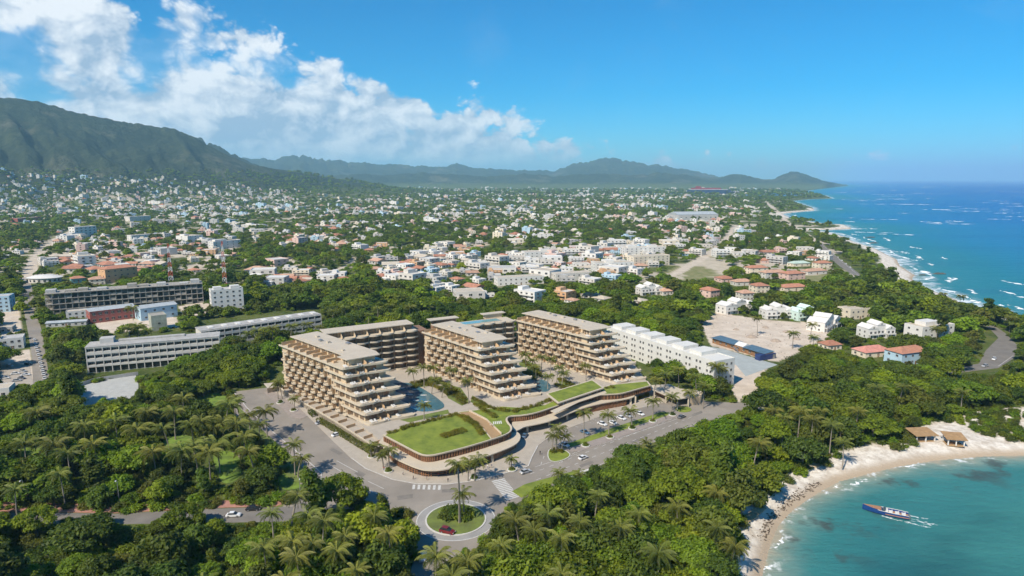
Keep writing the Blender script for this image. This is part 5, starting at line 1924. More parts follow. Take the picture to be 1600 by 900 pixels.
for poly, n, wts in CLUST:
    us = [p[0] for p in poly]
    vs = [p[1] for p in poly]
    nuc = [(rnd.uniform(min(us), max(us)), rnd.uniform(min(vs), max(vs))) for _ in range(max(3, n // 9))]
    nt_ = n * 22
    ci_ = rng.integers(0, len(nuc), nt_)
    na = np.array(nuc)
    near = rng.uniform(0, 1, nt_) < .6
    cu = np.where(near, rng.normal(na[ci_, 0], 34), rng.uniform(min(us), max(us), nt_))
    cv = np.where(near, rng.normal(na[ci_, 1], (max(vs) - min(vs)) * .10), rng.uniform(min(vs), max(vs), nt_))
    cu, cv = (a_[in_poly(cu, cv, poly)] for a_ in (cu, cv))
    xy = np.array([g(u, v) for u, v in zip(cu, cv)])
    okk = (land_dist(xy[:, 0], xy[:, 1]) > 40) & (hills(xy[:, 0], xy[:, 1]) < 12)
    for rd in TOWN_ROADS:
        okk &= seg_dist(xy[:, 0], xy[:, 1], rd) > 13
    for b_ in BLOCK:
        okk &= ~in_poly(xy[:, 0], xy[:, 1], b_)
    wood = fbm(xy[:, 0] / 170, xy[:, 1] / 170, 91, 3)
    okk &= (wood > .47) | (rng.uniform(0, 1, len(wood)) < .12)
    k = 0
    for x, y in xy[okk]:
        if k >= n:
            break
        kind = rnd.choices(range(6), wts)[0]
        s = rnd.uniform(.8, 1.25) * rnd.choice((1, 1, 1, 1.4)) * (1.0 if y < 2200 else 1.15)
        rad = max(PROTO[kind][1][:2]) * .55 * s
        if not free(x, y, rad):
            continue
        occupy(x, y, rad)
        HOUSES.append([float(x), float(y), kind, s])
        k += 1
# hillside town on the lower left slopes
hs_poly = [px_azel(u, v)[0] for u in (0,) for v in (270,)]
cand = 26000
ca = np.where(rng.uniform(0, 1, cand) < .75, rng.uniform(-.72, -.32, cand), rng.uniform(-.72, -.15, cand))
cr_ = 2350 + 1500 * rng.uniform(0, 1, cand)
cxx, cyy = cr_ * np.sin(ca), cr_ * np.cos(ca)
czz = hills(cxx, cyy)
k = 0
for x, y, z in zip(cxx, cyy, czz):
    u, v = project(x, y, z)
    if v < 260 + max(0, u) * .065 + rnd.gauss(0, 4) or u < -40 or rnd.random() < .35:
        continue
    kind = rnd.choices(range(6), (2, 5, 3, 5, 1, 1))[0]
    s = rnd.uniform(.65, 1.15) * rnd.choice((1, 1, 1, 1.5))
    if not free(x, y, 9.0):
        continue
    occupy(x, y, 9.0)
    HOUSES.append([x, y, kind, s])
    k += 1
    if k > 1000:
        break
HOUSES.sort(key=lambda h: math.hypot(h[0], h[1]))
hx = np.array([h[0] for h in HOUSES])
hy = np.array([h[1] for h in HOUSES])
hz = ground_z(hx, hy)
street = R(rnd.uniform(-10, 10))
N_SINGLE = 295
LAND += [('green field', *g(1085, 420)), ('grey gabled warehouse', *g(1090, 344)), ('lone white four-storey block', *g(135, 371)), ('dark red warehouse', *g(47, 346)),
         ('cream apartment block', *g(1018, 416)), ('terrace of flats', *g(815, 445)), ('round white hall', *g(70, 440)), ('right lattice mast', *g(352, 446)),
         ('white hall', *g(220, 345)), ('white cube house', *g(356, 388)), ('white stepped block', *g(845, 407)), ('broad white apartment block', *g(1008, 402))]


def place_labels(items, what):
    """items: list of (object, x, y, description); label = description, its rank and side as seen from the nearest landmark"""
    groups = {}
    for it in items:
        o_, x_, y_, desc = it
        nm, lx, ly = min(LAND, key=lambda l: (l[1] - x_) ** 2 + ((l[2] - y_) * .6) ** 2)
        dx_, dy_ = x_ - lx, (y_ - ly) * .6
        side = ('to the right of' if dx_ > 0 else 'to the left of') if abs(dx_) > abs(dy_) else ('behind' if dy_ > 0 else 'in front of')
        groups.setdefault((desc, nm, side), []).append((math.hypot(dx_, dy_), o_))
    for (desc, nm, side), L in groups.items():
        L.sort(key=lambda q: q[0])
        for i, (_, o_) in enumerate(L):
            if len(L) == 1:
                o_['label'] = f'{desc} {side} the {nm}'
            else:
                o_['label'] = f'{desc}, {ordinal(i + 1)} {side} the {nm}'


items = []
for i, (x, y, kind, s) in enumerate(HOUSES[:N_SINGLE]):
    parts, dim = PROTO[kind]
    face = math.atan2(-y, -x) + math.pi / 2          # front towards the camera side, turned with the street grid
    rot = round((face + street) / R(90)) * R(90) - street + R(rnd.choice((-32, -32, 14, 20))) + R(rnd.uniform(-4, 4))
    wm_ = rnd.choice(WALLC)
    rm_ = (TERRA if rnd.random() < .55 else TERRA2 if rnd.random() < .5 else ROOFG) if kind in (0, 4) else rnd.choice((ROOFG, BRIGHTW, WHITE, GREYW, BRIGHTW))
    o = thing('town_house', 'x', 'house', (x, y, float(hz[i])), rot, 'houses of the town', (s * 1.12, s * 1.12, s * .85))
    for nm, me, L_ in parts:
        if L_ is None:
            put(nm, me, o, m=wm_ if nm == 'wall' else rm_)
        else:
            if nm == 'window' and y > 900 and L_[3] == R(90):
                continue
            put(nm, me, o, L_[:3], L_[3], m=wm_ if nm == 'balcony' else None)
    rn = {TERRA: 'red roofed', TERRA2: 'orange roofed'}.get(rm_, '')
    items.append((o, x, y, ' '.join(f'{WNAME[wm_]} {rn} {KNAME[kind]}'.replace('hip roofed', '' if rn else 'hip roofed').split())))
    BLOCK.append([(x - 6, y - 5), (x + 6, y - 5), (x + 6, y + 5), (x - 6, y + 5)]) if False else None
    u0, v0 = project(x, y, hz[i] + dim[2] * s)
    w_ = dim[0] * s * .42 * FOC / math.hypot(x, y)
    u1, v1 = project(x, y, hz[i] + dim[2] * s * .3)
    CLEAR.append(([(u0 - w_, v0), (u0 + w_, v0), (u1 + w_, v1), (u1 - w_, v1)], math.hypot(x, y) - 3))
place_labels(items, 'house')

# the rest of the town: one mass of small real buildings
def far_town():
    vs, fs, mi = [], [], []
    cols_ = [BRIGHTW, WHITE, CREAM, PINK, GREYW, SKYBLUE, TERRA, TERRA2, ROOFG, GLASS, ORANGE]
    ci = {m: i for i, m in enumerate(cols_)}
    b = MB()
    for i in range(N_SINGLE, len(HOUSES)):
        x, y, kind, s = HOUSES[i]
        W_, D_, H_ = PROTO[kind][1]
        W_, D_, H_ = W_ * s * rnd.uniform(.7, 1.1), D_ * s * rnd.uniform(.7, 1.1), H_ * s * rnd.uniform(.7, 1.1)
        rot = math.atan2(-y, -x) + math.pi / 2 + R(rnd.choice((-35, 10, 40, 80)))
        wc = ci[rnd.choice((BRIGHTW, WHITE, BRIGHTW, CREAM, WHITE, WHITE, BRIGHTW, GREYW, GREYW, PINK, SKYBLUE, CREAM))]
        q = MB()
        q.box(-W_ / 2, W_ / 2, -D_ / 2, D_ / 2, -6, H_, wc)
        if kind in (0, 4):
            q.hip(-W_ / 2, W_ / 2, -D_ / 2, D_ / 2, H_ + .01, 2.6 * s, .6, ci[TERRA if rnd.random() < .5 else TERRA2 if rnd.random() < .6 else ROOFG])
        else:
            q.box(-W_ * .42, W_ * .42, -D_ * .42, D_ * .42, H_, H_ + .25, ci[rnd.choice((ROOFG, BRIGHTW, GREYW))])
            q.box(-W_ * .4, -W_ * .1, -D_ * .1, D_ * .3, H_ + .25, H_ + 2.6, wc)
        rows = max(1, round(H_ / 3.4))
        for r_ in range(rows):
            zz = H_ * (r_ + .38) / rows
            for c_ in (-.3, 0, .3):
                q.add([(W_ * c_ - .9, -D_ / 2 - .06, zz), (W_ * c_ + .9, -D_ / 2 - .06, zz), (W_ * c_ + .9, -D_ / 2 - .06, zz + 1.3), (W_ * c_ - .9, -D_ / 2 - .06, zz + 1.3)], [(0, 1, 2, 3)], ci[GLASS])
            q.add([(-W_ / 2 - .06, -1, zz), (-W_ / 2 - .06, 1, zz), (-W_ / 2 - .06, 1, zz + 1.3), (-W_ / 2 - .06, -1, zz + 1.3)], [(3, 2, 1, 0)], ci[GLASS])
        c, s_ = math.cos(rot), math.sin(rot)
        o_ = len(b.v)
        z = float(hz[i])
        b.v += [(x + c * p[0] - s_ * p[1], y + s_ * p[0] + c * p[1], z + p[2]) for p in q.v]
        b.f += [tuple(k_ + o_ for k_ in f) for f in q.f]
        b.m += q.m
    b.build('far_town', cols_, kind='stuff', label='dense far town of small pale houses reaching up the hillside', cat='town')


far_town()

# ------------------------------------------------------------------ vegetation
def leaf_quads(P, Nrm, size, aspect=1.55, jitter=.55, seed=0):
    """one small folded leaf-spray face at each point; returns vertex array (n*4,3)"""
    r = np.random.default_rng(seed)
    n = len(P)
    nr = Nrm + r.normal(0, jitter, (n, 3))
    nr /= np.linalg.norm(nr, axis=1, keepdims=True) + 1e-9
    a = r.normal(0, 1, (n, 3))
    t = np.cross(nr, a)
    t /= np.linalg.norm(t, axis=1, keepdims=True) + 1e-9
    bt = np.cross(nr, t)
    s = (size * r.uniform(.6, 1.35, n))[:, None]
    L_ = t * s * aspect * .5
    W_ = bt * s * .5
    bend = nr * s * .18
    return np.stack([P - L_ - bend, P + W_ * .9, P + L_ - bend, P - W_ * .9], 1).reshape(-1, 3)


def leaf_mesh(name, V, tint, m, extra=None):
    n = len(V) // 4
    me = bpy.data.meshes.new(name)
    me.vertices.add(len(V))
    me.vertices.foreach_set('co', V.astype(np.float32).ravel())
    me.loops.add(len(V))
    me.loops.foreach_set('vertex_index', np.arange(len(V)))
    me.polygons.add(n)
    me.polygons.foreach_set('loop_start', np.arange(0, len(V), 4))
    me.update(calc_edges=True)
    a = me.attributes.new('tint', 'FLOAT', 'POINT')
    a.data.foreach_set('value', np.repeat(tint, 4).astype(np.float32))
    me.materials.append(m)
    return me


def crown(kind, n, size, seed, m):
    """crown of leaf sprays spread over many uneven lobes; base of the crown at z~0.25 of the height"""
    r = np.random.default_rng(seed)
    lobes = []
    if kind == 'round':
        Hh, Rr = 10.0, 4.9
        for k in range(44):
            a, q = r.uniform(0, 6.283), math.sqrt(r.uniform(0, 1))
            rad = r.uniform(.75, 1.75)
            rr = q * (Rr - rad * .5)
            zz = 4.2 + (1 - q * q) * 4.2 * r.uniform(.55, 1.1) + r.uniform(-.8, .5)
            lobes.append((rr * math.cos(a), rr * math.sin(a), zz, rad, rad * r.uniform(.6, .85)))
    elif kind == 'spread':
        Rr = 7.0
        for k in range(54):
            a, q = r.uniform(0, 6.283), math.sqrt(r.uniform(0, 1))
            rad = r.uniform(.8, 2.0)
            rr = q * (Rr - rad * .6)
            zz = 5.2 + (1 - q ** 2) * 2.4 * r.uniform(.5, 1.1) + r.uniform(-.7, .5)
            lobes.append((rr * math.cos(a), rr * math.sin(a), zz, rad, rad * r.uniform(.32, .5)))
    elif kind == 'tall':
        Rr = 3.3
        for k in range(24):
            h = r.uniform(0, 1)
            a = r.uniform(0, 6.283)
            rad = r.uniform(1.0, 1.8)
            rr = (Rr - rad * .6) * math.sqrt(r.uniform(.1, 1)) * (1 - .55 * h)
            lobes.append((rr * math.cos(a), rr * math.sin(a), 3.5 + 8.5 * h, rad, rad * r.uniform(.7, 1.0)))
    else:   # bush
        for k in range(12):
            a, q = r.uniform(0, 6.283), math.sqrt(r.uniform(0, 1))
            rad = r.uniform(.7, 1.25)
            rr = q * 1.5
            lobes.append((rr * math.cos(a), rr * math.sin(a), .5 + r.uniform(0, 1.5) * (1 - q * .6), rad, rad * .8))
    lobes = np.array(lobes)
    w = lobes[:, 3] ** 2
    idx = r.choice(len(lobes), n, p=w / w.sum())
    d = r.normal(0, 1, (n, 3))
    d[:, 2] = np.abs(d[:, 2]) * r.choice([1, 1, 1, -0.7], n)
    d /= np.linalg.norm(d, axis=1, keepdims=True)
    rad = r.uniform(.6, 1.15, n)[:, None]
    lb = lobes[idx]
    P = lb[:, :3] + d * rad * np.stack([lb[:, 3], lb[:, 3], lb[:, 4]], 1)
    P += r.normal(0, .26, P.shape)
    ltint = r.uniform(.15, .85, len(lobes))
    tint = np.clip(ltint[idx] * .55 + r.uniform(0, .5, n), 0, 1)
    nr = d.copy()
    nr[:, 2] += .95
    V = leaf_quads(P, nr, size, seed=seed + 1)
    return leaf_mesh('crown', V, tint, m), lobes


def trunk_mesh(lobes, h, r0, seed):
    r = random.Random(seed)
    b = MB()
    b.tube((0, 0, -.4), (.15, .1, h * .55), r0, r0 * .7, 7)
    big = sorted(lobes.tolist(), key=lambda l: -l[3])[:8]
    for l in big:
        b.tube((.15, .1, h * .5), (l[0] * .55 + .1, l[1] * .55, h * .5 + (l[2] - h * .5) * .6), r0 * .45, r0 * .28, 5)
        b.tube((l[0] * .55 + .1, l[1] * .55, h * .5 + (l[2] - h * .5) * .6), (l[0], l[1], l[2]), r0 * .28, r0 * .1, 4)
    return b.mesh('trunk', [BARK])


KINDS_T = [('round', 3400, .56, LEAF), ('round', 3400, .56, LEAF2), ('round', 3400, .55, LEAFD), ('spread', 4200, .56, LEAF), ('spread', 4200, .56, LEAFD), ('tall', 2000, .60, LEAFD), ('round', 2400, .62, LEAFO), ('spread', 3200, .60, LEAF2)]
KIND_DESC = ['round crowned green tree', 'bright green round tree', 'dark green round tree', 'wide spreading green tree', 'wide spreading dark green tree', 'tall narrow dark tree', 'olive green round tree', 'wide bright green tree']
TREE = []
for i, (k, n, s, m) in enumerate(KINDS_T):
    c, lb = crown(k, n, s, 100 + i, m)
    TREE.append((c, trunk_mesh(lb, 7.5 if k != 'tall' else 9.0, .32 if k != 'spread' else .42, i), dict(round=5.0, spread=7.2, tall=3.2)[k], dict(round=10., spread=9., tall=13.)[k]))
LOD1 = [crown(k, n // 6, s * 2.2, 200 + i, m)[0] for i, (k, n, s, m) in enumerate(KINDS_T)]
LOD2 = [crown(k, n // 32, s * 4.2, 300 + i, m)[0] for i, (k, n, s, m) in enumerate(KINDS_T)]
BUSH = [crown('bush', 700, .42, 400 + i, m)[0] for i, m in enumerate((LEAF, LEAF2, LEAFD, LEAFO))]
GOLD = crown('bush', 420, .34, 450, SHRUBM)[0]


def frond_verts(Lf, droop, seed, lift=.55):
    """one arching palm frond along +x with hanging leaflets; list of quads"""
    r = np.random.default_rng(seed)
    n = 13
    s = np.linspace(0, 1, n)
    xs = Lf * s * (1 - .18 * s * s * droop)
    zs = Lf * (lift * s - (lift * .8 + .30 * droop) * s ** 2.0)
    V = []
    for i in range(n - 1):       # the rib
        w = .07 * (1 - s[i]) + .015
        w2 = .07 * (1 - s[i + 1]) + .015
        V += [(xs[i], -w, zs[i]), (xs[i], w, zs[i]), (xs[i + 1], w2, zs[i + 1]), (xs[i + 1], -w2, zs[i + 1])]
    for i in range(1, n):
        for k in range(2):
            f = s[i] - k * .5 / n
            x = np.interp(f, s, xs)
            z = np.interp(f, s, zs)
            ln = Lf * .19 * (math.sin(math.pi * min(1, f * .85 + .12)) ** .7) + .12
            for sd in (-1, 1):
                fw, dn = ln * .55, ln * (.42 + .25 * r.uniform(0, 1))
                yy = ln * .72
                w = .075
                V += [(x - w, sd * .02, z), (x + w, sd * .02, z), (x + fw + w * .6, sd * yy, z - dn), (x + fw - w * .2, sd * yy * .98, z - dn - .03)]
    return np.array(V)


def quad_mesh(name, V, m, tint):
    return leaf_mesh(name, V, tint, m)


FRONDS = []
for i, (lf, dr, li) in enumerate(((4.6, .3, 1.15), (5.1, .7, .75), (5.0, 1.1, .42), (4.4, 2.0, .05))):
    V = frond_verts(lf, dr, i, li)
    FRONDS.append((quad_mesh('frond', V, FROND, np.random.default_rng(i).uniform(.2, .9, len(V) // 4)), V))


def palm_layout(seed, nf=24):
    r = random.Random(seed)
    L = []
    for k in range(nf):
        lvl = k / nf
        fi = min(3, int(lvl * 4))
        L.append((fi, k * 2.399 + r.uniform(-.25, .25), r.uniform(-.15, .15) - .25 * (1 - lvl) + .1, r.uniform(.85, 1.08)))
    return L


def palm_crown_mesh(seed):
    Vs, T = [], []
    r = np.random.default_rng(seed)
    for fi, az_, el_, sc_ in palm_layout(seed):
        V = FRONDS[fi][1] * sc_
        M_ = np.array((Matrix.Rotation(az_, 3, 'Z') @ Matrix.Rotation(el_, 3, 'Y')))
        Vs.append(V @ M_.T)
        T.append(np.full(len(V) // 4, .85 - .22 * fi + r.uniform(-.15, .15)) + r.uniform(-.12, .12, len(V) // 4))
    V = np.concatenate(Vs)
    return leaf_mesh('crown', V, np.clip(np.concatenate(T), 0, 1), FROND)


def palm_trunk(h, bend, seed):
    b = MB()
    n = 7
    P = [Vector((bend * (k / n) ** 2 * h * .12, 0, h * k / n - (.4 if k == 0 else 0))) for k in range(n + 1)]
    for k in range(n):
        r0 = .26 - .10 * k / n + (.12 if k == 0 else 0)
        b.tube(P[k], P[k + 1], r0, .26 - .10 * (k + 1) / n, 7)
    return b.mesh('trunk', [PALMBARK]), P[-1]


PALMC = [palm_crown_mesh(500 + i) for i in range(4)]
PALMT = [palm_trunk(10.0, bd, i) for i, bd in enumerate((.2, .9, 1.5, -.6))]
NUTS = MB()
for k in range(7):
    a = k * .9
    NUTS.tube((.35 * math.cos(a), .35 * math.sin(a), -.45), (.38 * math.cos(a), .38 * math.sin(a), -.15), .16, .12, 5)
NUTS = NUTS.mesh('coconuts', [mat('coconut', (.20, .17, .04), .7, .2, 2)])
palm_items = []


def palm_at(x, y, z, h, seed, fine=False, sz=1.0):
    o = thing('palm_tree', 'x', 'palm tree', (x, y, z), rnd.uniform(0, 6.28), 'coconut palms')
    tm, tip = PALMT[seed % 4]
    k = (h - 1.0) / 10.0
    put('trunk', tm, o, scale=(k if abs(k - 1) > .5 else 1, 1, k))
    cxp = tip.x * (k if abs(k - 1) > .5 else 1)
    if fine:
        for fi, az_, el_, sc_ in palm_layout(seed):
            q = Matrix.Rotation(az_, 4, 'Z') @ Matrix.Rotation(el_, 4, 'Y')
            put('frond', FRONDS[fi][0], o, (cxp, 0, h - 1), q.to_euler(), sc_ * sz)
        put('coconuts', NUTS, o, (cxp, 0, h - 1))
    else:
        put('crown', PALMC[seed % 4], o, (cxp, 0, h - 1), scale=sz)
    palm_items.append((o, x, y, 'coconut palm' if h >= 8 else 'short coconut palm'))
    return o


# landmarks near the site
LAND += [('roundabout island', RBX, RBY), ('curved podium corner', *g(660, 745)), ('zebra crossing', *g(790, 765)), ('kerbed lawn island', *g(874, 712)), ('gate house', *g(1060, 630)),
         ('parked white estate car', *g(370, 806)), ('beach huts', *g(1470, 695)), ('moored speedboat', *g(1380, 800)), ('car park kiosk', *g(430, 612)), ('left hotel wing', *g(500, 650)),
         ('kidney-shaped courtyard pool', *g(655, 625)), ('right hotel wing', *g(930, 600)), ('gravel track', *g(1260, 625)), ('red footpath', *g(200, 790)), ('boulevard car park', *g(950, 665)),
         ('bay shore', *g(1190, 830)), ('verge kerb', *g(490, 750)), ('sandy bay head', *g(1320, 735)), ('lower road exit', *g(665, 890))]

# palms of the site: crown centre in the photograph and height
SITE = [(607, 700, 8.5), (598, 706, 6.5), (579, 690, 7.0), (585, 694, 5.5), (717, 722, 21.0), (724, 766, 10.5), (741, 714, 9.5), (731, 720, 8.0), (799, 714, 5.0), (869, 668, 10.5), (878, 680, 7.0), (863, 678, 8.0),
        (913, 642, 12.5), (952, 647, 9.5), (988, 637, 9.0), (1021, 625, 9.5), (1050, 617, 9.0), (1076, 612, 7.5), (439, 596, 9.5), (433, 600, 8.0), (459, 620, 6.0),
        (458, 690, 13.5), (464, 713, 8.5), (403, 661, 9.0), (389, 646, 10.0), (365, 622, 10.5), (905, 738, 3.5), (1000, 696, 5.0), (1010, 688, 4.0), (872, 735, 4.5)]
for i, (u, v, h) in enumerate(SITE):
    x, y = g(u, v, h)
    palm_at(x, y, .1, h, i, True, .95 if h > 7 else .72)
COURT = [(704, 575, 12), (662, 571, 12), (679, 571, 11), (674, 592, 8), (732, 592, 12), (662, 630, 9), (647, 577, 9), (690, 600, 7), (822, 551, 11), (832, 560, 9), (860, 559, 11), (878, 582, 8), (838, 572, 8), (856, 585, 8), (916, 570, 9), (870, 572, 9), (846, 555, 10)]
for i, (u, v, h) in enumerate(COURT):
    x, y = g(u, v, ZD + h)
    palm_at(x, y, ZD, h, i + 3, True, .85)
# palms of the surrounding groves
GROVE = [(783, 852, 13), (812, 812, 10), (880, 838, 13), (905, 812, 12), (862, 800, 11), (962, 822, 12), (1000, 800, 10), (680, 866, 11), (735, 870, 12), (450, 772, 14), (490, 842, 13), (480, 800, 10), (520, 860, 12), (560, 880, 11), (415, 852, 12),
         (325, 703, 11), (300, 660, 11), (350, 630, 11), (270, 640, 11), (285, 620, 10), (318, 655, 12), (240, 700, 10), (232, 640, 11), (105, 705, 12), (90, 690, 13), (36, 692, 12), (95, 735, 11), (340, 690, 10),
         (1370, 605, 13), (1408, 600, 12), (1225, 650, 12), (1250, 640, 13), (1270, 655, 12), (1290, 640, 11), (1210, 640, 10), (1300, 662, 11), (1320, 690, 8), (1130, 768, 8), (1145, 850, 7), (1120, 820, 9),
         (1185, 496, 11), (1240, 518, 9), (1268, 505, 11), (1272, 525, 10), (1118, 570, 12), (1090, 585, 11), (1062, 575, 11), (1040, 583, 10), (1100, 600, 10), (1022, 590, 9), (1130, 575, 9), (1465, 512, 9), (1500, 462, 9), (1478, 458, 10), (1580, 495, 9),
         (402, 515, 11), (425, 512, 11), (452, 508, 12), (480, 505, 11), (390, 520, 10), (500, 510, 9), (540, 480, 11), (560, 476, 12), (590, 480, 11), (520, 486, 11), (610, 475, 10), (575, 490, 9), (640, 478, 10), (215, 508, 9), (200, 512, 9), (230, 515, 8), (206, 480, 8),
         (330, 665, 9), (395, 700, 10), (60, 640, 11), (180, 655, 10), (20, 760, 11), (1180, 690, 9), (1060, 790, 9), (1340, 640, 10), (930, 770, 9), (840, 830, 9), (610, 830, 12), (1505, 610, 9), (700, 900, 11), (775, 905, 12), (880, 890, 11), (1030, 860, 10), (440, 905, 11), (330, 905, 10), (305, 690, 12), (370, 660, 12), (345, 655, 11), (262, 665, 12), (210, 668, 12), (415, 640, 10), (150, 690, 12), (500, 815, 13), (455, 840, 13), (540, 835, 12), (425, 800, 12), (470, 870, 13), (585, 800, 11), (380, 680, 11), (280, 700, 11), (130, 660, 11)]
for i, (u, v, h) in enumerate(GROVE):
    h += 2.5
    x, y = g(u, v, h)
    palm_at(x, y, 0, h, i + 5, False, (1.12 if u < 450 and v < 730 else .85) + .35 * ((i * 37) % 10) / 10)
    occupy(x, y, 1.2)
    rp = 3.2 * FOC / math.hypot(x, y)
    CLEAR.append(([(u - rp, v - rp * .7), (u + rp, v - rp * .7), (u + rp, v + rp * .9), (u - rp, v + rp * .9)], math.hypot(x, y)))


# ---- grassy glades between the trees on the left
LUSH = mat('lush_grass', (.16, .245, .03), .95, .3, .3, c2=(.085, .125, .025), bump=.6, bscale=2)
for q in ([(246, 690), (268, 678), (300, 680), (322, 694), (300, 710), (262, 706)], [(330, 708), (352, 700), (372, 712), (378, 745), (352, 760), (336, 740)], [(432, 742), (462, 734), (484, 748), (470, 764), (440, 766)], [(300, 622), (340, 612), (362, 624), (330, 640)],
          [(20, 700), (60, 690), (70, 706), (30, 716)], [(360, 640), (385, 650), (400, 668), (380, 670)]):
    CLEAR.append(q)
    sheet('grass_glade', smooth_line([(x + rnd.uniform(-1, 1), y + rnd.uniform(-1, 1)) for x, y in G(q)], 2, True), .03, LUSH)

# ---- scattered trees
NB = [(np.array(c)) for c in BLOCK]
MX0, MY0, MS = -200, 240, 2
MASK = np.zeros(((1100 - MY0) // MS, 2000 // MS))       # how far the clear things lie, by place in the picture
gu, gv = np.meshgrid(MX0 + (np.arange(MASK.shape[1]) + .5) * MS, MY0 + (np.arange(MASK.shape[0]) + .5) * MS)
gdz = -math.sin(PITCH) + (CY - gv) / FOC * math.cos(PITCH)
GD = np.where(gdz < -.004, -CAM_H / np.minimum(gdz, -.004), 1e5) * np.hypot((gu - CX) / FOC, math.cos(PITCH) + (CY - gv) / FOC * math.sin(PITCH))
for ic, c in enumerate(CLEAR):
    c, dep = c if isinstance(c, tuple) else (c, None)
    c = np.array(c)
    i0, i1 = max(0, int((c[:, 0].min() - MX0) / MS) - 1), min(MASK.shape[1], int((c[:, 0].max() - MX0) / MS) + 2)
    j0, j1 = max(0, int((c[:, 1].min() - MY0) / MS) - 1), min(MASK.shape[0], int((c[:, 1].max() - MY0) / MS) + 2)
    if i1 <= i0 or j1 <= j0:
        continue
    ins = in_poly(gu[j0:j1, i0:i1], gv[j0:j1, i0:i1], c)
    dd = np.minimum(GD[j0:j1, i0:i1], 392) if ic == HOTEL_CLEAR else (GD[j0:j1, i0:i1] if dep is None else dep)
    MASK[j0:j1, i0:i1] = np.maximum(MASK[j0:j1, i0:i1], ins * dd)


def vproj(x, y, z):
    cp, sp = math.cos(PITCH), math.sin(PITCH)
    z = z - CAM_H
    d = y * cp - z * sp
    return CX + FOC * x / d, CY - FOC * (y * sp + z * cp) / d


def hidden_ok(x, y, h, rad):
    """False where the crown would cover something that the photograph shows clear"""
    ok = np.ones(len(x), bool)
    dist = np.hypot(x, y)
    wpx = rad * FOC / dist * .8
    tests = []
    for fz, fx in ((.95, 0), (.75, -.8), (.75, .8), (.45, 0), (.05, 0), (.55, -.95), (.55, .95)):
        u, v = vproj(x, y, h * fz)
        tests.append((u + wpx * fx, v))
    for u, v in tests:
        i = np.clip(((u - MX0) / MS).astype(int), 0, MASK.shape[1] - 1)
        j = np.clip(((v - MY0) / MS).astype(int), 0, MASK.shape[0] - 1)
        ins = (u > MX0) & (u < MX0 + 2000) & (v > MY0) & (v < 1100)
        ok &= ~(ins & (MASK[j, i] > dist))
    return ok


def jitter_grid(y0, y1, step, wide=.98):
    ys = np.arange(y0, y1, step)
    P = []
    for k, yy in enumerate(ys):
        hw = yy * wide + 25
        xs = np.arange(-hw, hw, step) + (step / 2 if k % 2 else 0)
        P.append(np.stack([xs, np.full(len(xs), yy)], 1))
    P = np.concatenate(P)
    return P + rng.uniform(-.45, .45, P.shape) * step


def in_blocks(x, y):
    r = np.zeros(len(x), bool)
    for c in NB:
        x0, x1, y0, y1 = c[:, 0].min(), c[:, 0].max(), c[:, 1].min(), c[:, 1].max()
        m_ = (x > x0) & (x < x1) & (y > y0) & (y < y1) & ~r
        if m_.any():
            i = np.nonzero(m_)[0]
            r[i[in_poly(x[i], y[i], c)]] = True
    return r


SANDW = G(SAND_PX, -1.0)
TREES = []      # x, y, z, kind, scale


def grow(y0, y1, step, smin, smax, dens, lim=None):
    P = jitter_grid(y0, y1, step)
    x, y = P[:, 0], P[:, 1]
    d = land_dist(x, y)
    hl = hills(x, y)
    ok = (d > np.where((y < 330) & (x < 330), 10, 29)) & (hl < 160)
    ok &= ~in_poly(x, y, SANDW)
    ok &= ~in_blocks(x, y)
    for rd in TOWN_ROADS:
        ok &= seg_dist(x, y, rd) > 9
    nn = fbm(x / 60, y / 60, 21, 3)
    ok &= rng.uniform(0, 1, len(x)) < dens(x, y, nn)
    x, y = x[ok], y[ok]
    nn = fbm(x / 25, y / 25, 31, 2)
    s = smin + (smax - smin) * rng.uniform(0, 1, len(x)) ** 1.7
    kind = np.zeros(len(x), int)
    q = rng.uniform(0, 1, len(x)) * .75 + nn * .5 - .12
    for i, t in enumerate((.18, .30, .44, .60, .72, .77, .86)):
        kind += (q > t)
    rr = np.array([TREE[k][2] for k in kind]) * s
    hh = np.array([TREE[k][3] for k in kind]) * s
    ok = hidden_ok(x, y, hh, rr)
    # smaller trees may still fit where a big one would cover something
    s2 = s * .55
    ok2 = hidden_ok(x, y, hh * .55, rr * .55)
    s = np.where(ok, s, s2)
    ok = ok | ok2
    x, y, s, kind = x[ok], y[ok], s[ok], kind[ok]
    z = ground_z(x, y)
    for i in range(len(x)):
        if y[i] > 420 and not free(x[i], y[i], 2.0 * s[i]):
            continue
        TREES.append((x[i], y[i], z[i], int(kind[i]), s[i]))


def far_density(x, y, nn):
    w = fbm(x / 170, y / 170, 91, 3)
    return np.clip(.30 + 1.5 * (nn - .42), .08, .9) * np.where(w < .47, 1.0, .72) + np.where(w < .46, .35, 0)


def mid_density(x, y, nn):
    return np.clip(.75 + 1.2 * (nn - .45), .3, 1.0)


grow(128, 345, 6.7, .5, 1.5, lambda x, y, n: np.clip(np.where(x < -60, .70, .92) + 1.1 * (n - .5), .25, 1))
grow(345, 700, 8.8, .65, 1.7, mid_density)
grow(700, 1500, 12.0, .65, 1.4, lambda x, y, n: np.clip(.40 + 1.5 * (n - .45) + np.where(fbm(x / 170, y / 170, 91, 3) < .47, .45, 0), .1, .98))
grow(1500, 3000, 17.0, .8, 1.5, far_density)
grow(3000, 4200, 27.0, 1.1, 2.0, far_density)
grow(4200, 6500, 46.0, 1.7, 3.0, far_density)
TREES.sort(key=lambda t: t[0] ** 2 + t[1] ** 2)


def seen(t):
    u, v = project(t[0], t[1], t[2] + 6 * t[4])
    return -30 < u < 1630 and v < 925


BUSHP = []


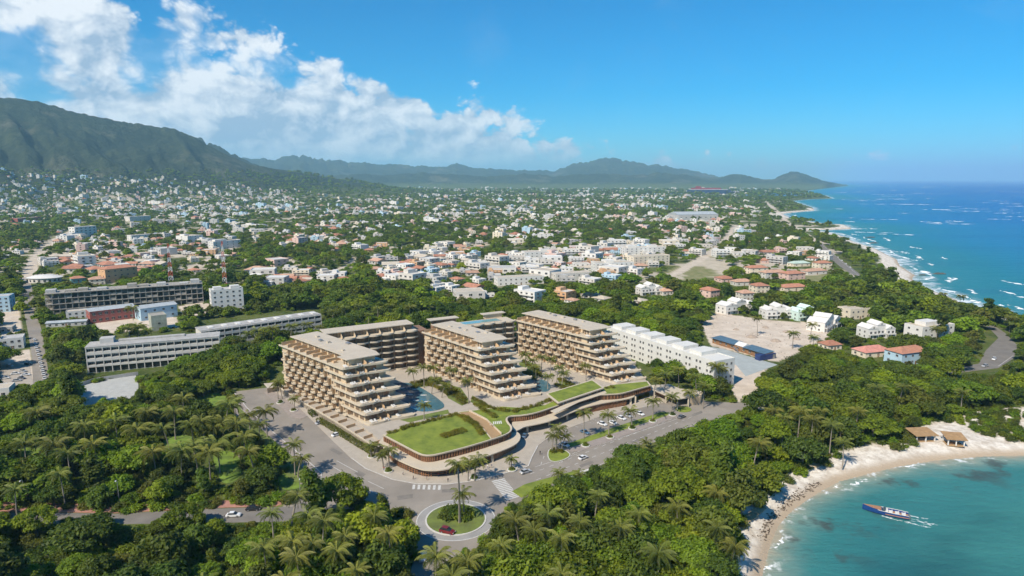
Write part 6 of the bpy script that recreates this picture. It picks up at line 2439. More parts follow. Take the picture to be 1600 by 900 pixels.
def grow_bush(y0, y1, step, prob):
    P = jitter_grid(y0, y1, step)
    x, y = P[:, 0], P[:, 1]
    nn = fbm(x / 18, y / 18, 77, 3)
    ok = ~in_blocks(x, y) & (rng.uniform(0, 1, len(x)) < prob + (nn - .5)) & (land_dist(x, y) > 6) & (~in_poly(x, y, SANDW) | ((nn > .47) & (land_dist(x, y) > 8)))
    x, y = x[ok], y[ok]
    s = rng.uniform(.5, 1.25, len(x))
    ok = hidden_ok(x, y, s * 2.4, s * 1.8)
    sel = ok
    x, y, s = x[sel], y[sel], s[sel]
    z = ground_z(x, y)
    BUSHP.extend(zip(x, y, z, rng.integers(0, 4, len(x)), s))


grow_bush(130, 345, 3.4, .8)
grow_bush(345, 620, 5.5, .55)

# single trees: those that show largest
N_TREE = 295
tree_items, rest = [], []
for t in TREES:
    if len(tree_items) < N_TREE and seen(t) and t[4] > .6:
        x, y, z, k, s = t
        o = thing('tree', 'x', 'tree', (x, y, z), rnd.uniform(0, 6.28), 'trees around the resort', (s, s, s * rnd.uniform(.95, 1.3)))
        put('crown', TREE[k][0], o)
        put('trunk', TREE[k][1], o)
        tree_items.append((o, x, y, KIND_DESC[k]))
    else:
        rest.append(t)


proto_col = bpy.data.collections.new('prototypes')


def scatter(name, label, cat, pts, protos):
    """one object whose geometry nodes set prototype meshes on points (pts: x, y, z, index, scale)"""
    a = np.array(pts, float)
    me = bpy.data.meshes.new(name)
    me.vertices.add(len(a))
    me.vertices.foreach_set('co', a[:, :3].astype(np.float32).ravel())
    at = me.attributes.new('pick', 'INT', 'POINT')
    at.data.foreach_set('value', a[:, 3].astype(np.int32))
    at = me.attributes.new('size', 'FLOAT', 'POINT')
    at.data.foreach_set('value', a[:, 4].astype(np.float32))
    at = me.attributes.new('turn', 'FLOAT', 'POINT')
    at.data.foreach_set('value', rng.uniform(0, 6.28, len(a)).astype(np.float32))
    ob = put(name, me, kind='stuff', label=label, cat=cat)
    cl = bpy.data.collections.new(name + '_prototypes')
    for i, p in enumerate(protos):
        po = bpy.data.objects.new(f'{chr(97 + i)}_proto', p)
        cl.objects.link(po)
    ng = bpy.data.node_groups.new(name, 'GeometryNodeTree')
    ng.interface.new_socket('Geometry', in_out='INPUT', socket_type='NodeSocketGeometry')
    ng.interface.new_socket('Geometry', in_out='OUTPUT', socket_type='NodeSocketGeometry')
    N, L = ng.nodes.new, ng.links.new
    gi, go = N('NodeGroupInput'), N('NodeGroupOutput')
    ci = N('GeometryNodeCollectionInfo')
    ci.inputs['Collection'].default_value = cl
    ci.inputs['Separate Children'].default_value = True
    ci.inputs['Reset Children'].default_value = True
    ip = N('GeometryNodeInstanceOnPoints')
    ip.inputs['Pick Instance'].default_value = True

    def attr(nm, ty):
        q = N('GeometryNodeInputNamedAttribute')
        q.data_type = ty
        q.inputs['Name'].default_value = nm
        return q.outputs[0]
    m2p = N('GeometryNodeMeshToPoints')
    L(gi.outputs[0], m2p.inputs[0])
    L(m2p.outputs[0], ip.inputs['Points'])
    L(ci.outputs[0], ip.inputs['Instance'])
    L(attr('pick', 'INT'), ip.inputs['Instance Index'])
    L(attr('size', 'FLOAT'), ip.inputs['Scale'])
    cx = N('ShaderNodeCombineXYZ')
    L(attr('turn', 'FLOAT'), cx.inputs['Z'])
    L(cx.outputs[0], ip.inputs['Rotation'])
    L(ip.outputs[0], go.inputs[0])
    md = ob.modifiers.new('scatter', 'NODES')
    md.node_group = ng
    return ob


def joined(i):
    """crown and trunk of one tree kind as one prototype mesh"""
    c, t = TREE[i][0], TREE[i][1]
    import bmesh
    bm = bmesh.new()
    bm.from_mesh(c)
    nf = len(bm.faces)
    bm.from_mesh(t)
    bm.faces.ensure_lookup_table()
    for f in bm.faces[nf:]:
        f.material_index = 1
    me = bpy.data.meshes.new('tree_proto')
    bm.to_mesh(me)
    bm.free()
    me.materials.append(c.materials[0])
    me.materials.append(BARK)
    return me


FULL = [joined(i) for i in range(len(TREE))]
near_rest, mid_rest, far_rest = [], [], []
for t in rest:
    r_ = math.hypot(t[0], t[1])
    (near_rest if r_ < 520 else mid_rest if r_ < 1500 else far_rest).append(t)
allp = [(x, y, z, k, s) for x, y, z, k, s in near_rest] + [(x, y, z, k + 8, s) for x, y, z, k, s in mid_rest] + [(x, y, z, k + 16, s) for x, y, z, k, s in far_rest]
scatter('woodland', 'dense green tropical woodland and town trees running back to the hills', 'woodland', allp, FULL + LOD1 + LOD2)
scatter('undergrowth', 'low green undergrowth between the trees and along the beach', 'undergrowth', BUSHP, BUSH)
print('trees', len(TREES), 'bush', len(BUSHP), 'near', len(near_rest), 'mid', len(mid_rest), 'far', len(far_rest), 'houses', len(HOUSES))
place_labels(tree_items, 'tree')

# ---- clipped shrubs of the resort gardens
shrub_items = []


def shrub(u, v, z, s):
    x, y = g(u, v, z)
    o = put('garden_shrub', GOLD, None, (x, y, z), rnd.uniform(0, 6.28), s, 'x', 'shrub', 'golden green shrubs of the podium gardens')
    shrub_items.append((o, x, y, 'golden green rounded shrub'))


def shrub_row(pts, z, step, s0, s1):
    P = G(pts, z)
    for (p, q) in zip(P[:-1], P[1:]):
        n = max(1, int(math.dist(p, q) / step))
        for k in range(n):
            t_ = (k + .5) / n
            x, y = p[0] + (q[0] - p[0]) * t_ + rnd.uniform(-.3, .3), p[1] + (q[1] - p[1]) * t_ + rnd.uniform(-.3, .3)
            o = put('garden_shrub', GOLD, None, (x, y, z), rnd.uniform(0, 6.28), rnd.uniform(s0, s1), 'x', 'shrub', 'golden green shrubs of the podium gardens')
            shrub_items.append((o, x, y, 'golden green rounded shrub'))


LAND += [('oval lawn bed', *g(707, 677, ZL)), ('brown podium deck', *g(755, 660, ZL)), ('lawn roofed pavilion', *g(900, 612, 8)), ('white podium steps', *g(778, 660, ZL))]
shrub_row([(606, 679), (640, 667), (680, 656), (716, 648)], ZL, 2.4, .5, .8)
shrub_row([(690, 683), (700, 679), (712, 675), (725, 671)], ZL, 1.5, .5, .75)
shrub_row([(695, 684), (712, 679), (728, 674)], ZL, 1.6, .5, .7)
shrub_row([(718, 650), (735, 660), (745, 668), (756, 680)], ZL, 1.6, .55, .85)
shrub_row([(728, 652), (742, 662), (752, 672)], ZL, 1.9, .5, .7)
shrub_row([(742, 632), (760, 644), (775, 652)], ZL, 1.8, .6, .9)
shrub_row([(752, 634), (775, 640), (800, 644), (840, 634), (862, 624)], ZL, 2.2, .6, .85)
shrub_row([(700, 610), (716, 624), (728, 632)], ZD, 2.2, .6, .9)
shrub_row([(738, 622), (758, 634), (772, 641)], ZD, 2.2, .5, .8)
shrub_row([(905, 612), (935, 608), (960, 606)], ZL, 2.6, .5, .8)
shrub_row([(975, 628), (1000, 622), (1015, 616)], .2, 2.4, .6, .9)
shrub_row([(862, 708), (872, 704), (880, 708)], .2, 1.6, .6, .9)
for q in ([(640, 600), (690, 592)], [(692, 600), (712, 612), (726, 626)], [(645, 606), (668, 600), (694, 598)], [(812, 564), (832, 574), (846, 590)], [(872, 592), (896, 604)], [(868, 600), (884, 610), (900, 612)], [(816, 580), (836, 594)], [(660, 600), (684, 606), (700, 618)]):
    shrub_row(q, ZD, 2.6, .6, 1.1)
place_labels(shrub_items, 'shrub')
# hedge of the car park, planters under the palms
b = MB()
def hedge(name, label, pts, z, w, h, n_per):
    P = G(pts, z)
    V, T = [], []
    for p, q in zip(P[:-1], P[1:]):
        Ln = math.dist(p, q)
        n = int(Ln * n_per)
        r = np.random.default_rng(int(Ln * 100))
        s = r.uniform(0, 1, n)
        nx, ny = -(q[1] - p[1]) / Ln, (q[0] - p[0]) / Ln
        face = r.integers(0, 3, n)
        ox = np.where(face == 0, -w / 2, np.where(face == 1, w / 2, r.uniform(-w / 2, w / 2, n))) + r.normal(0, .1, n)
        zz = np.where(face == 2, h, r.uniform(0, h, n)) + r.normal(0, .1, n)
        Pp = np.stack([p[0] + (q[0] - p[0]) * s + nx * ox, p[1] + (q[1] - p[1]) * s + ny * ox, z + zz], 1)
        Nn = np.stack([np.where(face == 2, 0, np.sign(ox) * nx), np.where(face == 2, 0, np.sign(ox) * ny), np.where(face == 2, 1.0, .3)], 1)
        V.append(leaf_quads(Pp, Nn, .42, seed=n))
        T.append(r.uniform(.1, .9, n))
    me = leaf_mesh(name, np.concatenate(V), np.concatenate(T), LEAFO)
    put(name, me, label=label, cat='hedge')


hedge('hedge', 'long clipped hedge between the car park and the garden wall', [(497, 658), (530, 678), (560, 697), (582, 710)], 0, 2.2, 1.9, 60)
hedge('hedge', 'short hedge stub at the middle of the garden wall', [(484, 645), (492, 652)], 0, 2.0, 1.8, 60)
for i, (u, v, lb) in enumerate(((607, 737, 'under the twin palms at the podium corner'), (581, 714, 'under the palms beside the hedge end'), (741, 748, 'under the palms left of the zebra crossing'), (800, 735, 'under the single palm right of the podium wall'),
                                (438, 630, 'under the twin palms at the head of the car park'), (459, 642, 'under the short palm beside the car park'), (915, 697, 'first along the median from the lawn island'),
                                (953, 684, 'second along the median from the lawn island'), (988, 670, 'third along the median from the lawn island'), (1020, 659, 'fourth along the median from the lawn island'), (1051, 649, 'last along the median, near the gate house'))):
    x, y = g(u, v)
    t = thing('tree_planter', f'kerbed round tree planter {lb}', 'planter', (x, y, .15), 0, 'kerbed palm planters')
    ring(0, 0, 1.5, 1.85, 0, .38, 20).build('kerb', KERB, t)
    MB().prism(disc(0, 0, 1.5, 20), 0, .3).build('soil', VERGE, t)
    put('plant', GOLD if i % 2 else BUSH[2], t, (0, 0, .2), 0, .55)
for k, (dx, dy, s) in enumerate(((-3.4, 1.2, 1.1), (-1.6, 2.4, 1.3), (.4, 2.8, 1.2), (2.2, 1.9, 1.3), (3.6, .6, 1.1), (-2.4, -.8, 1.2), (1.2, -.6, 1.4), (-.6, .8, 1.5), (3.0, -1.2, 1.0), (-4.3, -.2, .9))):
    put('island_bush', BUSH[2 if k % 2 else 0], None, (RBX + dx, RBY + dy + 1, .2), k * 1.3, s * .95, f'dark leafy bush on the roundabout island, {ORD[k + 1]} around its palms', 'bush', 'bushes of the roundabout island')
place_labels(palm_items, 'palm')

# ------------------------------------------------------------------ vehicles
def wheel_mesh():
    b = MB()
    n = 14
    b.tube((0, -.11, 0), (0, .11, 0), .33, .33, n)
    c = MB()
    c.tube((0, -.125, 0), (0, -.112, 0), .21, .21, n)
    return b.mesh('wheel', [TYRE]), c.mesh('rim', [METAL])


WHEEL, RIM = wheel_mesh()


def loft(prof, hw_of, inset=0.0):
    """closed body from side profile points (x, z) swept over the width, edges tucked in"""
    b = MB()
    n = len(prof)
    rows = [(-1.0, .0), (-.86, 1.0), (.86, 1.0), (1.0, .0)]
    vs = []
    for ky, _ in rows:
        for (x, z, w) in prof:
            tuck = 0.06 if abs(ky) == 1.0 else 0.0
            vs.append((x * (1 - tuck * .3), ky * w, z - (tuck if z > .5 else 0)))
    fs = []
    for r_ in range(3):
        for i in range(n):
            j = (i + 1) % n
            fs.append((r_ * n + i, r_ * n + j, (r_ + 1) * n + j, (r_ + 1) * n + i))
    fs.append(tuple(range(n))[::-1])
    fs.append(tuple(range(3 * n, 4 * n)))
    b.add(vs, fs)
    return b


def car_proto(name, label, bodym, suv=False, loc=(0, 0, 0), rot=0.0, sc_=1.0):
    t = thing(name, label, 'car', loc, rot, 'cars', sc_)
    h = .28 if suv else 0.0
    w = .9
    prof = [(-2.2, .30, w), (-2.25, .72 + h * .5, w), (-2.05, .92 + h * .6, w), (-.9, .95 + h * .6, w), (.9, .93 + h * .6, w), (1.9, .80 + h * .6, w * .96), (2.2, .62 + h * .4, w * .92), (2.22, .30, w * .92)]
    loft(prof[::-1], None).build('body', bodym, t)
    rf = -2.0 if suv else -1.55
    cab = [(rf - .1, .93 + h * .6, .82), (rf + .35, 1.40 + h, .70), (-.2, 1.45 + h, .70), (.35, 1.40 + h, .69), (1.15, .93 + h * .6, .80)]
    loft(cab[::-1], None).build('windows', GLASS, t)
    MB().prism([(rf + .42, -.66), (.28, -.66), (.28, .66), (rf + .42, .66)], 1.43 + h, 1.49 + h).build('roof', bodym, t)
    for x in (-1.35, 1.35):
        for s in (-1, 1):
            put('rim', RIM, put('wheel', WHEEL, t, (x, s * .82, .33), 0 if s < 0 else math.pi))
    for s in (-1, 1):
        MB().box(2.14, 2.26, s * .62 - .16, s * .62 + .16, .55 + h * .4, .68 + h * .4).build('headlight', LAMPG, t)
        MB().box(-2.3, -2.2, s * .66 - .14, s * .66 + .14, .66 + h * .4, .80 + h * .4).build('tail_light', CARS['red'], t)
    return t


def car(label, u, v, u2, v2, paint='white', z=.06, suv=False, sc_=1.0):
    x, y = g(u, v)
    x2, y2 = g(u2, v2)
    rot = math.atan2(y2 - y, x2 - x)
    src = CARP[suv]
    return copy_thing(src, (x, y, z), rot, label, {'body': CARS[paint], 'roof': CARS[paint]}, sc_)


CARP = {True: car_proto('parked_car', 'dark red off-roader driving round the roundabout', CARS['red'], True, (*g(699, 833), .07), math.atan2(-2.2, 5), 1.12),
        False: car_proto('parked_car', 'white car on the boulevard beside the kerbed lawn island', CARS['white'], False, (*g(911, 717), .06), math.atan2(*reversed([b_ - a_ for a_, b_ in zip(g(900, 722), g(922, 713))])))}
CARLIST = [('silver car waiting at the podium driveway mouth', 821, 739, 834, 735, 'silver'), ('white car parked beside the lawn island tip', 882, 697, 890, 700, 'white'), ('light blue car in the boulevard car park', 914, 677, 921, 680, 'blue'),
           ('white car, first in the car park row behind the median', 941, 664, 949, 667, 'white'), ('white car, second in the car park row behind the median', 957, 662, 950, 659, 'white'), ('white car, third in the car park row behind the median', 971, 655, 979, 658, 'white'),
           ('white car, fourth in the car park row behind the median', 981, 651, 988, 654, 'silver'), ('white car near the far end of the boulevard car park', 1000, 648, 1007, 651, 'white'),
           ('grey car on the boulevard near the gate house', 1065, 653, 1075, 649, 'grey'), ('white car parked against the long hedge', 526, 681, 535, 678, 'white'), ('silver car parked by the hedge gap', 500, 662, 508, 659, 'silver'),
           ('white estate car on the road below the trees, left of the verge', 365, 807, 376, 806.5, 'white'), ('black car behind the white estate car', 396, 797, 408, 796.5, 'black'),
           ('white van-like car at the lower roundabout exit', 661, 872, 661, 850, 'white'), ('white car on the coast road bend', 1553, 562, 1548, 568, 'white'), ('silver car below the coast road bend', 1539, 573, 1530, 575, 'silver'),
           ('blue shuttle car in the dark podium driveway', 820, 683, 824, 678, 'blue')]
for lb, u, v, u2, v2, p in CARLIST:
    car(lb, u, v, u2, v2, p, sc_=1.25 if 'van' in lb else 1.05, z=.19 if 'podium driveway' in lb and 'dark' in lb else .06)
for k in range(11):
    car(f'white car in the line along the left street, {ORD[k + 1]} from the near end', 70 - k * 1.6, 592 - k * 6.0, 69 - k * 1.6, 588 - k * 6, ('white', 'silver', 'white', 'blue', 'white', 'grey')[k % 6] if False else 'white')
for k, (u, v, p, lb) in enumerate(((16, 573, 'white', 'white car nearest the far edge of the pale lot'), (24, 585, 'white', 'white car in the middle of the pale lot'), (36, 581, 'silver', 'silver car at the right of the pale lot'), (8, 592, 'white', 'white car at the left edge of the pale lot'),
                                (34, 592, 'grey', 'grey car at the front right of the pale lot'), (26, 596, 'silver', 'silver car at the front of the pale lot'), (44, 570, 'black', 'black car by the street side of the pale lot'), (40, 587, 'white', 'white car beside the grey one on the pale lot'))):
    car(lb, u, v, u + 4, v + .6 - (k % 2), p)
for k in range(6):
    car(f'pale car parked on the shore road, {ORD[k + 1]} from its far end', 1296 + k * 6.5, 392 + k * 5.2, 1300 + k * 6.5, 395.2 + k * 5.2, ('white', 'silver')[0])

# ------------------------------------------------------------------ speedboat
def boat():
    x, y = g(1347, 796, SEA_Z)
    x2, y2 = g(1419, 811, SEA_Z)
    ang, Ln = math.atan2(y - y2, x - x2), math.dist((x, y), (x2, y2))
    t = thing('speedboat', 'blue speedboat with a wooden foredeck and white seats in the turquoise bay', 'boat', (x2, y2, SEA_Z), ang)
    ns = 13
    b = MB()
    secs = []
    for i in range(ns):
        f = i / (ns - 1)
        hw = 2.0 * (1 - max(0, (f - .35) / .65) ** 2.2) * (.88 + .12 * min(1, f * 4))
        sh = 1.6 + .6 * f * f
        kl = -.35 + .9 * max(0, (f - .7) / .3) ** 2
        xx = f * Ln
        hw *= .86
        secs.append([(xx, -hw, sh), (xx - .02, -hw * .86, .35), (xx, 0, kl), (xx - .02, hw * .86, .35), (xx, hw, sh)])
    vs = [p for s in secs for p in s]
    fs = []
    for i in range(ns - 1):
        for j in range(4):
            fs.append((i * 5 + j, i * 5 + j + 1, (i + 1) * 5 + j + 1, (i + 1) * 5 + j))
    fs.append((4, 3, 2, 1, 0))
    b.add(vs, fs)
    b.build('hull', mat('hull_blue', (.012, .05, .19), .25, .05, .3, spec=.6), t)
    dk = [(s[0][0], s[0][1] * .97) for s in secs] + [(s[4][0], s[4][1] * .97) for s in secs[::-1]]
    half = [i for i in range(ns) if i / (ns - 1) > .52]
    P = [(secs[i][0][0], secs[i][0][1] * .97) for i in half] + [(secs[i][4][0], secs[i][4][1] * .97) for i in half[::-1]]
    zz = [secs[i][0][2] + .02 for i in half] + [secs[i][4][2] + .02 for i in half[::-1]]
    MB().prism(P, [q - .1 for q in zz], zz).build('foredeck', mat('teak', (.40, .20, .10), .5, .25, 1.5), t)
    aft = [i for i in range(ns) if i / (ns - 1) <= .53]
    P = [(secs[i][0][0], secs[i][0][1] * .96) for i in aft] + [(secs[i][4][0], secs[i][4][1] * .96) for i in aft[::-1]]
    MB().prism(P, .7, .95).build('cockpit_floor', mat('teak', (.40, .20, .10), .5, .25, 1.5), t)
    for s in (0, 4):
        e = [(q[s][0], q[s][1]) for q in secs[:9]]
        b = MB()
        for (p, q) in zip(e[:-1], e[1:]):
            b.tube((*p, 1.66), (*q, 1.72), .09, .09, 5)
        b.build('gunwale', BRIGHTW, t)
    for f, w in ((.08, .9), (.22, .9), (.36, .8)):
        MB().box(f * Ln, f * Ln + .9, -w, w, .95, 1.5).build('seat', BRIGHTW, t)
        MB().box(f * Ln - .25, f * Ln, -w, w, .95, 1.75).build('seat_back', BRIGHTW, t)
    MB().add([(.56 * Ln, -1.4, 1.5), (.56 * Ln, 1.4, 1.5), (.50 * Ln, 1.2, 2.3), (.50 * Ln, -1.2, 2.3), (.55 * Ln, -1.4, 1.5), (.55 * Ln, 1.4, 1.5), (.49 * Ln, 1.2, 2.3), (.49 * Ln, -1.2, 2.3)],
             [(0, 1, 2, 3), (7, 6, 5, 4), (0, 4, 5, 1), (3, 2, 6, 7), (0, 3, 7, 4), (1, 5, 6, 2)]).build('windscreen', GLASSB, t)
    MB().box(.44 * Ln, .50 * Ln, -.9, .9, .95, 1.9).build('console', BRIGHTW, t)
    MB().box(-.5, .2, -.8, .8, .3, 1.5).build('engine', CARS['grey'], t)
    # wake
    b = MB()
    d = Vector((-math.cos(ang), -math.sin(ang)))
    n = Vector((-d.y, d.x))
    o = Vector((x2, y2))
    for k in range(95):
        s = rnd.choice((-1, 1))
        f = rnd.random() ** .8
        if k % 4 == 0:
            p = o + d * (f * 8) + n * rnd.gauss(0, .35 + f * .5)
        else:
            p = o + d * (-Ln * .6 + f * (Ln * .6 + 6)) + n * s * (1.9 + 1.3 * f + rnd.gauss(0, .12 + .25 * f))
        l_, w_ = rnd.uniform(.25, 1.1) * (1.1 - .7 * f), rnd.uniform(.06, .2) * (1.2 - .6 * f)
        b.prism([tuple(q) for q in (p - d * l_, p + n * w_, p + d * l_, p - n * w_)], SEA_Z + .02, SEA_Z + .05)
    w = b.build('wake', FOAM, kind='stuff', label='white wake trailing behind the speedboat', cat='foam')


boat()

# ------------------------------------------------------------------ beach huts, rocks, wrack, breakers
def hut(label, uA, vA, uB, vB, dep):
    A, B = g(uA, vA, -.2), g(uB, vB, -.2)
    ang, Ln = frame_from(A, B)
    t = thing('beach_hut', label, 'hut', (A[0], A[1], -.3), ang, 'open beach huts')
    MB().box(-.3, Ln + .3, -.3, dep + .3, 0, .3).build('floor', DECK, t)
    for x_ in (0, Ln / 2, Ln):
        for y_ in (0, dep):
            MB().box(x_ - .2, x_ + .2, y_ - .2, y_ + .2, .3, 3.2).build('post', BRIGHTW, t)
    MB().prism([(-1, -1), (Ln + 1, -1), (Ln + 1, dep + 1), (-1, dep + 1)], [3.0, 3.0, 3.9, 3.9], [3.2, 3.2, 4.1, 4.1]).build('roof', HUTROOF, t)
    MB().box(Ln * .55, Ln, dep - .3, dep, .3, 2.8).build('back_wall', WHITE, t)
    MB().box(.3, Ln * .5, dep - .25, dep - .05, .3, 1.3).build('low_wall', WHITE, t)
    MB().box(.8, 2.6, 1.2, 2.0, .3, 1.1).build('counter', WOOD, t)
    return t


hut('open beach hut with tan roof, farther left of the two', 1432, 691, 1460, 690, 5.5)
hut('open beach hut with tan roof and white wall, right of the two', 1481, 696, 1506, 698, 5.0)


for lb, pts in (('upper flight of tan plank steps laid on the bay sand', ((1243, 738), (1288, 722))), ('lower flight of tan plank steps laid on the bay sand', ((1160, 818), (1192, 792)))):
    A, B = g(*pts[0], -.4), g(*pts[1], -.4)
    ang, Ln = frame_from(A, B)
    t = thing('plank_steps', lb, 'steps', (A[0], A[1], -.45), ang, 'plank steps on the sand')
    pm = MB().box(0, Ln / 7 - .25, -1.6, 1.6, 0, .22).mesh('plank', [mat('tan_plank', (.46, .36, .22), .9, .25, 1.0)])
    for k in range(7):
        put('plank', pm, t, (k * Ln / 7, rnd.uniform(-.2, .2), .1 + .03 * (k % 3)))


def rock(label, u, v, L_, W_, H_, cat='rock'):
    x, y = g(u, v, SEA_Z)
    b = MB()
    n = 16
    rings = [(1.0, -.3), (.9, .35), (.55, .8), (.2, 1.0)]
    vs = []
    for k, (q, h) in enumerate(rings):
        for i in range(n):
            a = 6.283 * i / n
            rr = q * rnd.uniform(.75, 1.15)
            vs.append((rr * L_ * math.cos(a), rr * W_ * math.sin(a), h * H_ * rnd.uniform(.7, 1.1)))
    fs = [(k * n + i, k * n + (i + 1) % n, (k + 1) * n + (i + 1) % n, (k + 1) * n + i) for k in range(3) for i in range(n)] + [tuple(range(3 * n, 4 * n))]
    b.add(vs, fs).build('sea_rock', mat('reef_rock', (.10, .085, .07), .8, .3, .3), loc=(x, y, SEA_Z), label=label, cat=cat, group='dark rocks off the shore')


rock('long dark reef rock standing off the beach', 1468, 428, 9, 3.5, 1.6)
rock('dark reef rock beside the spit', 1365, 380, 9, 3, 1.6)
rock('second dark rock just before the spit', 1360, 371, 9, 3, 1.6)
rock('low rock near the waterline bulge', 1441, 430, 5, 2, 1.2)


def breaker(u0, v0, u1, v1, w, seed, AB=None):
    A, B = AB or (g(u0, v0, SEA_Z), g(u1, v1, SEA_Z))
    r = np.random.default_rng(seed)
    n = 26
    ang, Ln = frame_from(A, B)
    b = MB()
    n = max(24, min(90, int(Ln / (w * .35))))
    top, bot, mid = [], [], []
    ph = r.uniform(0, 6, 4)
    for i in range(n + 1):
        f = i / n
        env = math.sin(math.pi * f) ** .5 * max(0.0, .45 + .4 * math.sin(f * 23 + ph[0]) + .35 * math.sin(f * 9 + ph[1]) + r.uniform(-.35, .35))
        c = (1.3 * math.sin(f * 5 + ph[2]) + .5 * math.sin(f * 17 + ph[3])) * w * .5 + r.uniform(-.2, .2) * w
        t_ = w * env
        top.append((f * Ln, c + t_ * r.uniform(.5, 1.1), .03))
        mid.append((f * Ln, c + t_ * .2, .03 + .5 * env))
        bot.append((f * Ln, c - t_ * r.uniform(.2, .8), .03))
    vs = top + mid + bot
    m_ = n + 1
    fs = [(i, i + m_, i + 1 + m_, i + 1) for i in range(n)] + [(i + m_, i + 2 * m_, i + 1 + 2 * m_, i + 1 + m_) for i in range(n)]
    b.add(vs, fs)
    return b, A, ang


SURFB = MB()


def surf_add(b, A, ang, kz=1.0):
    c, s_ = math.cos(ang), math.sin(ang)
    SURFB.add([(A[0] + c * x - s_ * y, A[1] + s_ * x + c * y, SEA_Z + z * kz) for x, y, z in b.v], b.f)


WAVES = [(1370, 366, 1440, 367, 9), (1330, 363, 1395, 363.5, 8), (1340, 318.5, 1468, 320, 34), (1310, 311, 1425, 311.5, 30), (1442, 327.5, 1500, 328, 22), (1513, 326, 1545, 326.8, 20), (1561, 326.5, 1578, 327, 18), (1476, 345, 1497, 345.6, 11), (1434, 346, 1456, 347, 11),
         (1567, 438, 1598, 446, 4.5), (1391, 393, 1420, 394.5, 5), (1424, 406, 1438, 407.5, 4), (1450, 349, 1505, 345.5, 7), (1322, 346, 1336, 347, 9), (1402, 333, 1422, 333.5, 12), (1362, 304, 1382, 304, 30), (1300, 300.5, 1330, 301, 40), (1340, 357, 1372, 358, 8),
         (1482, 434, 1487, 435.5, 3), (1560, 476, 1568, 478, 3), (1405, 395, 1424, 396, 3), (1302, 326, 1316, 327, 14), (1235, 336, 1248, 337, 10), (1386, 297, 1404, 297.3, 60), (1335, 290, 1352, 290.3, 90)]
wr_ = random.Random(5)
SURF = []
for off in (16, 38, 70):
    for (p, q) in zip(coast_w[:17], coast_w[1:18]):
        Ln_ = math.dist(p, q)
        nx, ny = (q[1] - p[1]) / Ln_, -(q[0] - p[0]) / Ln_
        m_ = ((p[0] + q[0]) / 2 + nx * 6, (p[1] + q[1]) / 2 + ny * 6)
        if land_dist(np.array([m_[0]]), np.array([m_[1]]))[0] > 0:
            nx, ny = -nx, -ny
        if wr_.random() < (.15 if off < 30 else .5):
            continue
        a0, a1 = wr_.uniform(-.1, .3), wr_.uniform(.6, 1.1)
        SURF.append(((p[0] + (q[0] - p[0]) * a0 + nx * off, p[1] + (q[1] - p[1]) * a0 + ny * off), (p[0] + (q[0] - p[0]) * a1 + nx * off, p[1] + (q[1] - p[1]) * a1 + ny * off)))
for k in range(46):
    v0 = 287 + 64 * wr_.random() ** 1.6
    u0 = 1290 + (v0 - 287) * .6 + wr_.random() ** .8 * 330
    ln = wr_.uniform(8, 60) * (1 if k % 5 else 1.8)
    WAVES.append((u0, v0, u0 + ln, v0 + wr_.uniform(-.3, .6), .011 * g(u0, v0, SEA_Z)[1] ** .95 * wr_.uniform(.35, .8)))
for i, (u0, v0, u1, v1, w) in enumerate(WAVES):
    b, A, ang = breaker(u0, v0, u1, v1, w, i)
    surf_add(b, A, ang)
for i, (u0, v0, u1, v1, w) in enumerate(((1325, 757, 1358, 750, 1.2), (1215, 858, 1222, 838, .9), (1300, 762, 1312, 758, 1.0), (1405, 731, 1440, 723, .9), (1195, 895, 1204, 880, .9))):
    b, A, ang = breaker(u0, v0, u1, v1, w, i + 50)
    surf_add(b, A, ang, .3)
for i, (p, q) in enumerate(SURF):
    b, A, ang = breaker(0, 0, 0, 0, wr_.uniform(2.5, 5.0), i + 90, (p, q))
    surf_add(b, A, ang)
SURFB.build('surf', FOAM, kind='stuff', label='white surf lines and foam on the sea and bay', cat='surf')
# line of dark sea wrack on the sand and sitting logs
wr = offset_line(G([(1203, 850), (1216, 820), (1240, 795), (1275, 771), (1290, 762)], SEA_Z), 2.6)
b = MB()
wp = []
for (p, q) in zip(wr[:-1], wr[1:]):
    for k in range(int(math.dist(p, q) * 7)):
        s = rnd.random()
        wp.append((p[0] + (q[0] - p[0]) * s + rnd.gauss(0, .8), p[1] + (q[1] - p[1]) * s + rnd.gauss(0, .8)))
wp = np.array(wp)
for x, y, z in zip(wp[:, 0], wp[:, 1], ground_z(wp[:, 0], wp[:, 1])):
    r_ = rnd.uniform(.15, .7)
    a = rnd.uniform(0, 6.28)
    b.add([(x + r_ * math.cos(a), y + r_ * math.sin(a), z), (x - r_ * .4 * math.sin(a), y + r_ * .4 * math.cos(a), z), (x - r_ * math.cos(a), y - r_ * math.sin(a), z), (x + r_ * .4 * math.sin(a), y - r_ * .4 * math.cos(a), z), (x, y, z + r_ * .5)],
          [(0, 1, 4), (1, 2, 4), (2, 3, 4), (3, 0, 4)])
b.build('sea_wrack', WEED, kind='stuff', label='dark line of seaweed washed up along the sand', cat='seaweed')

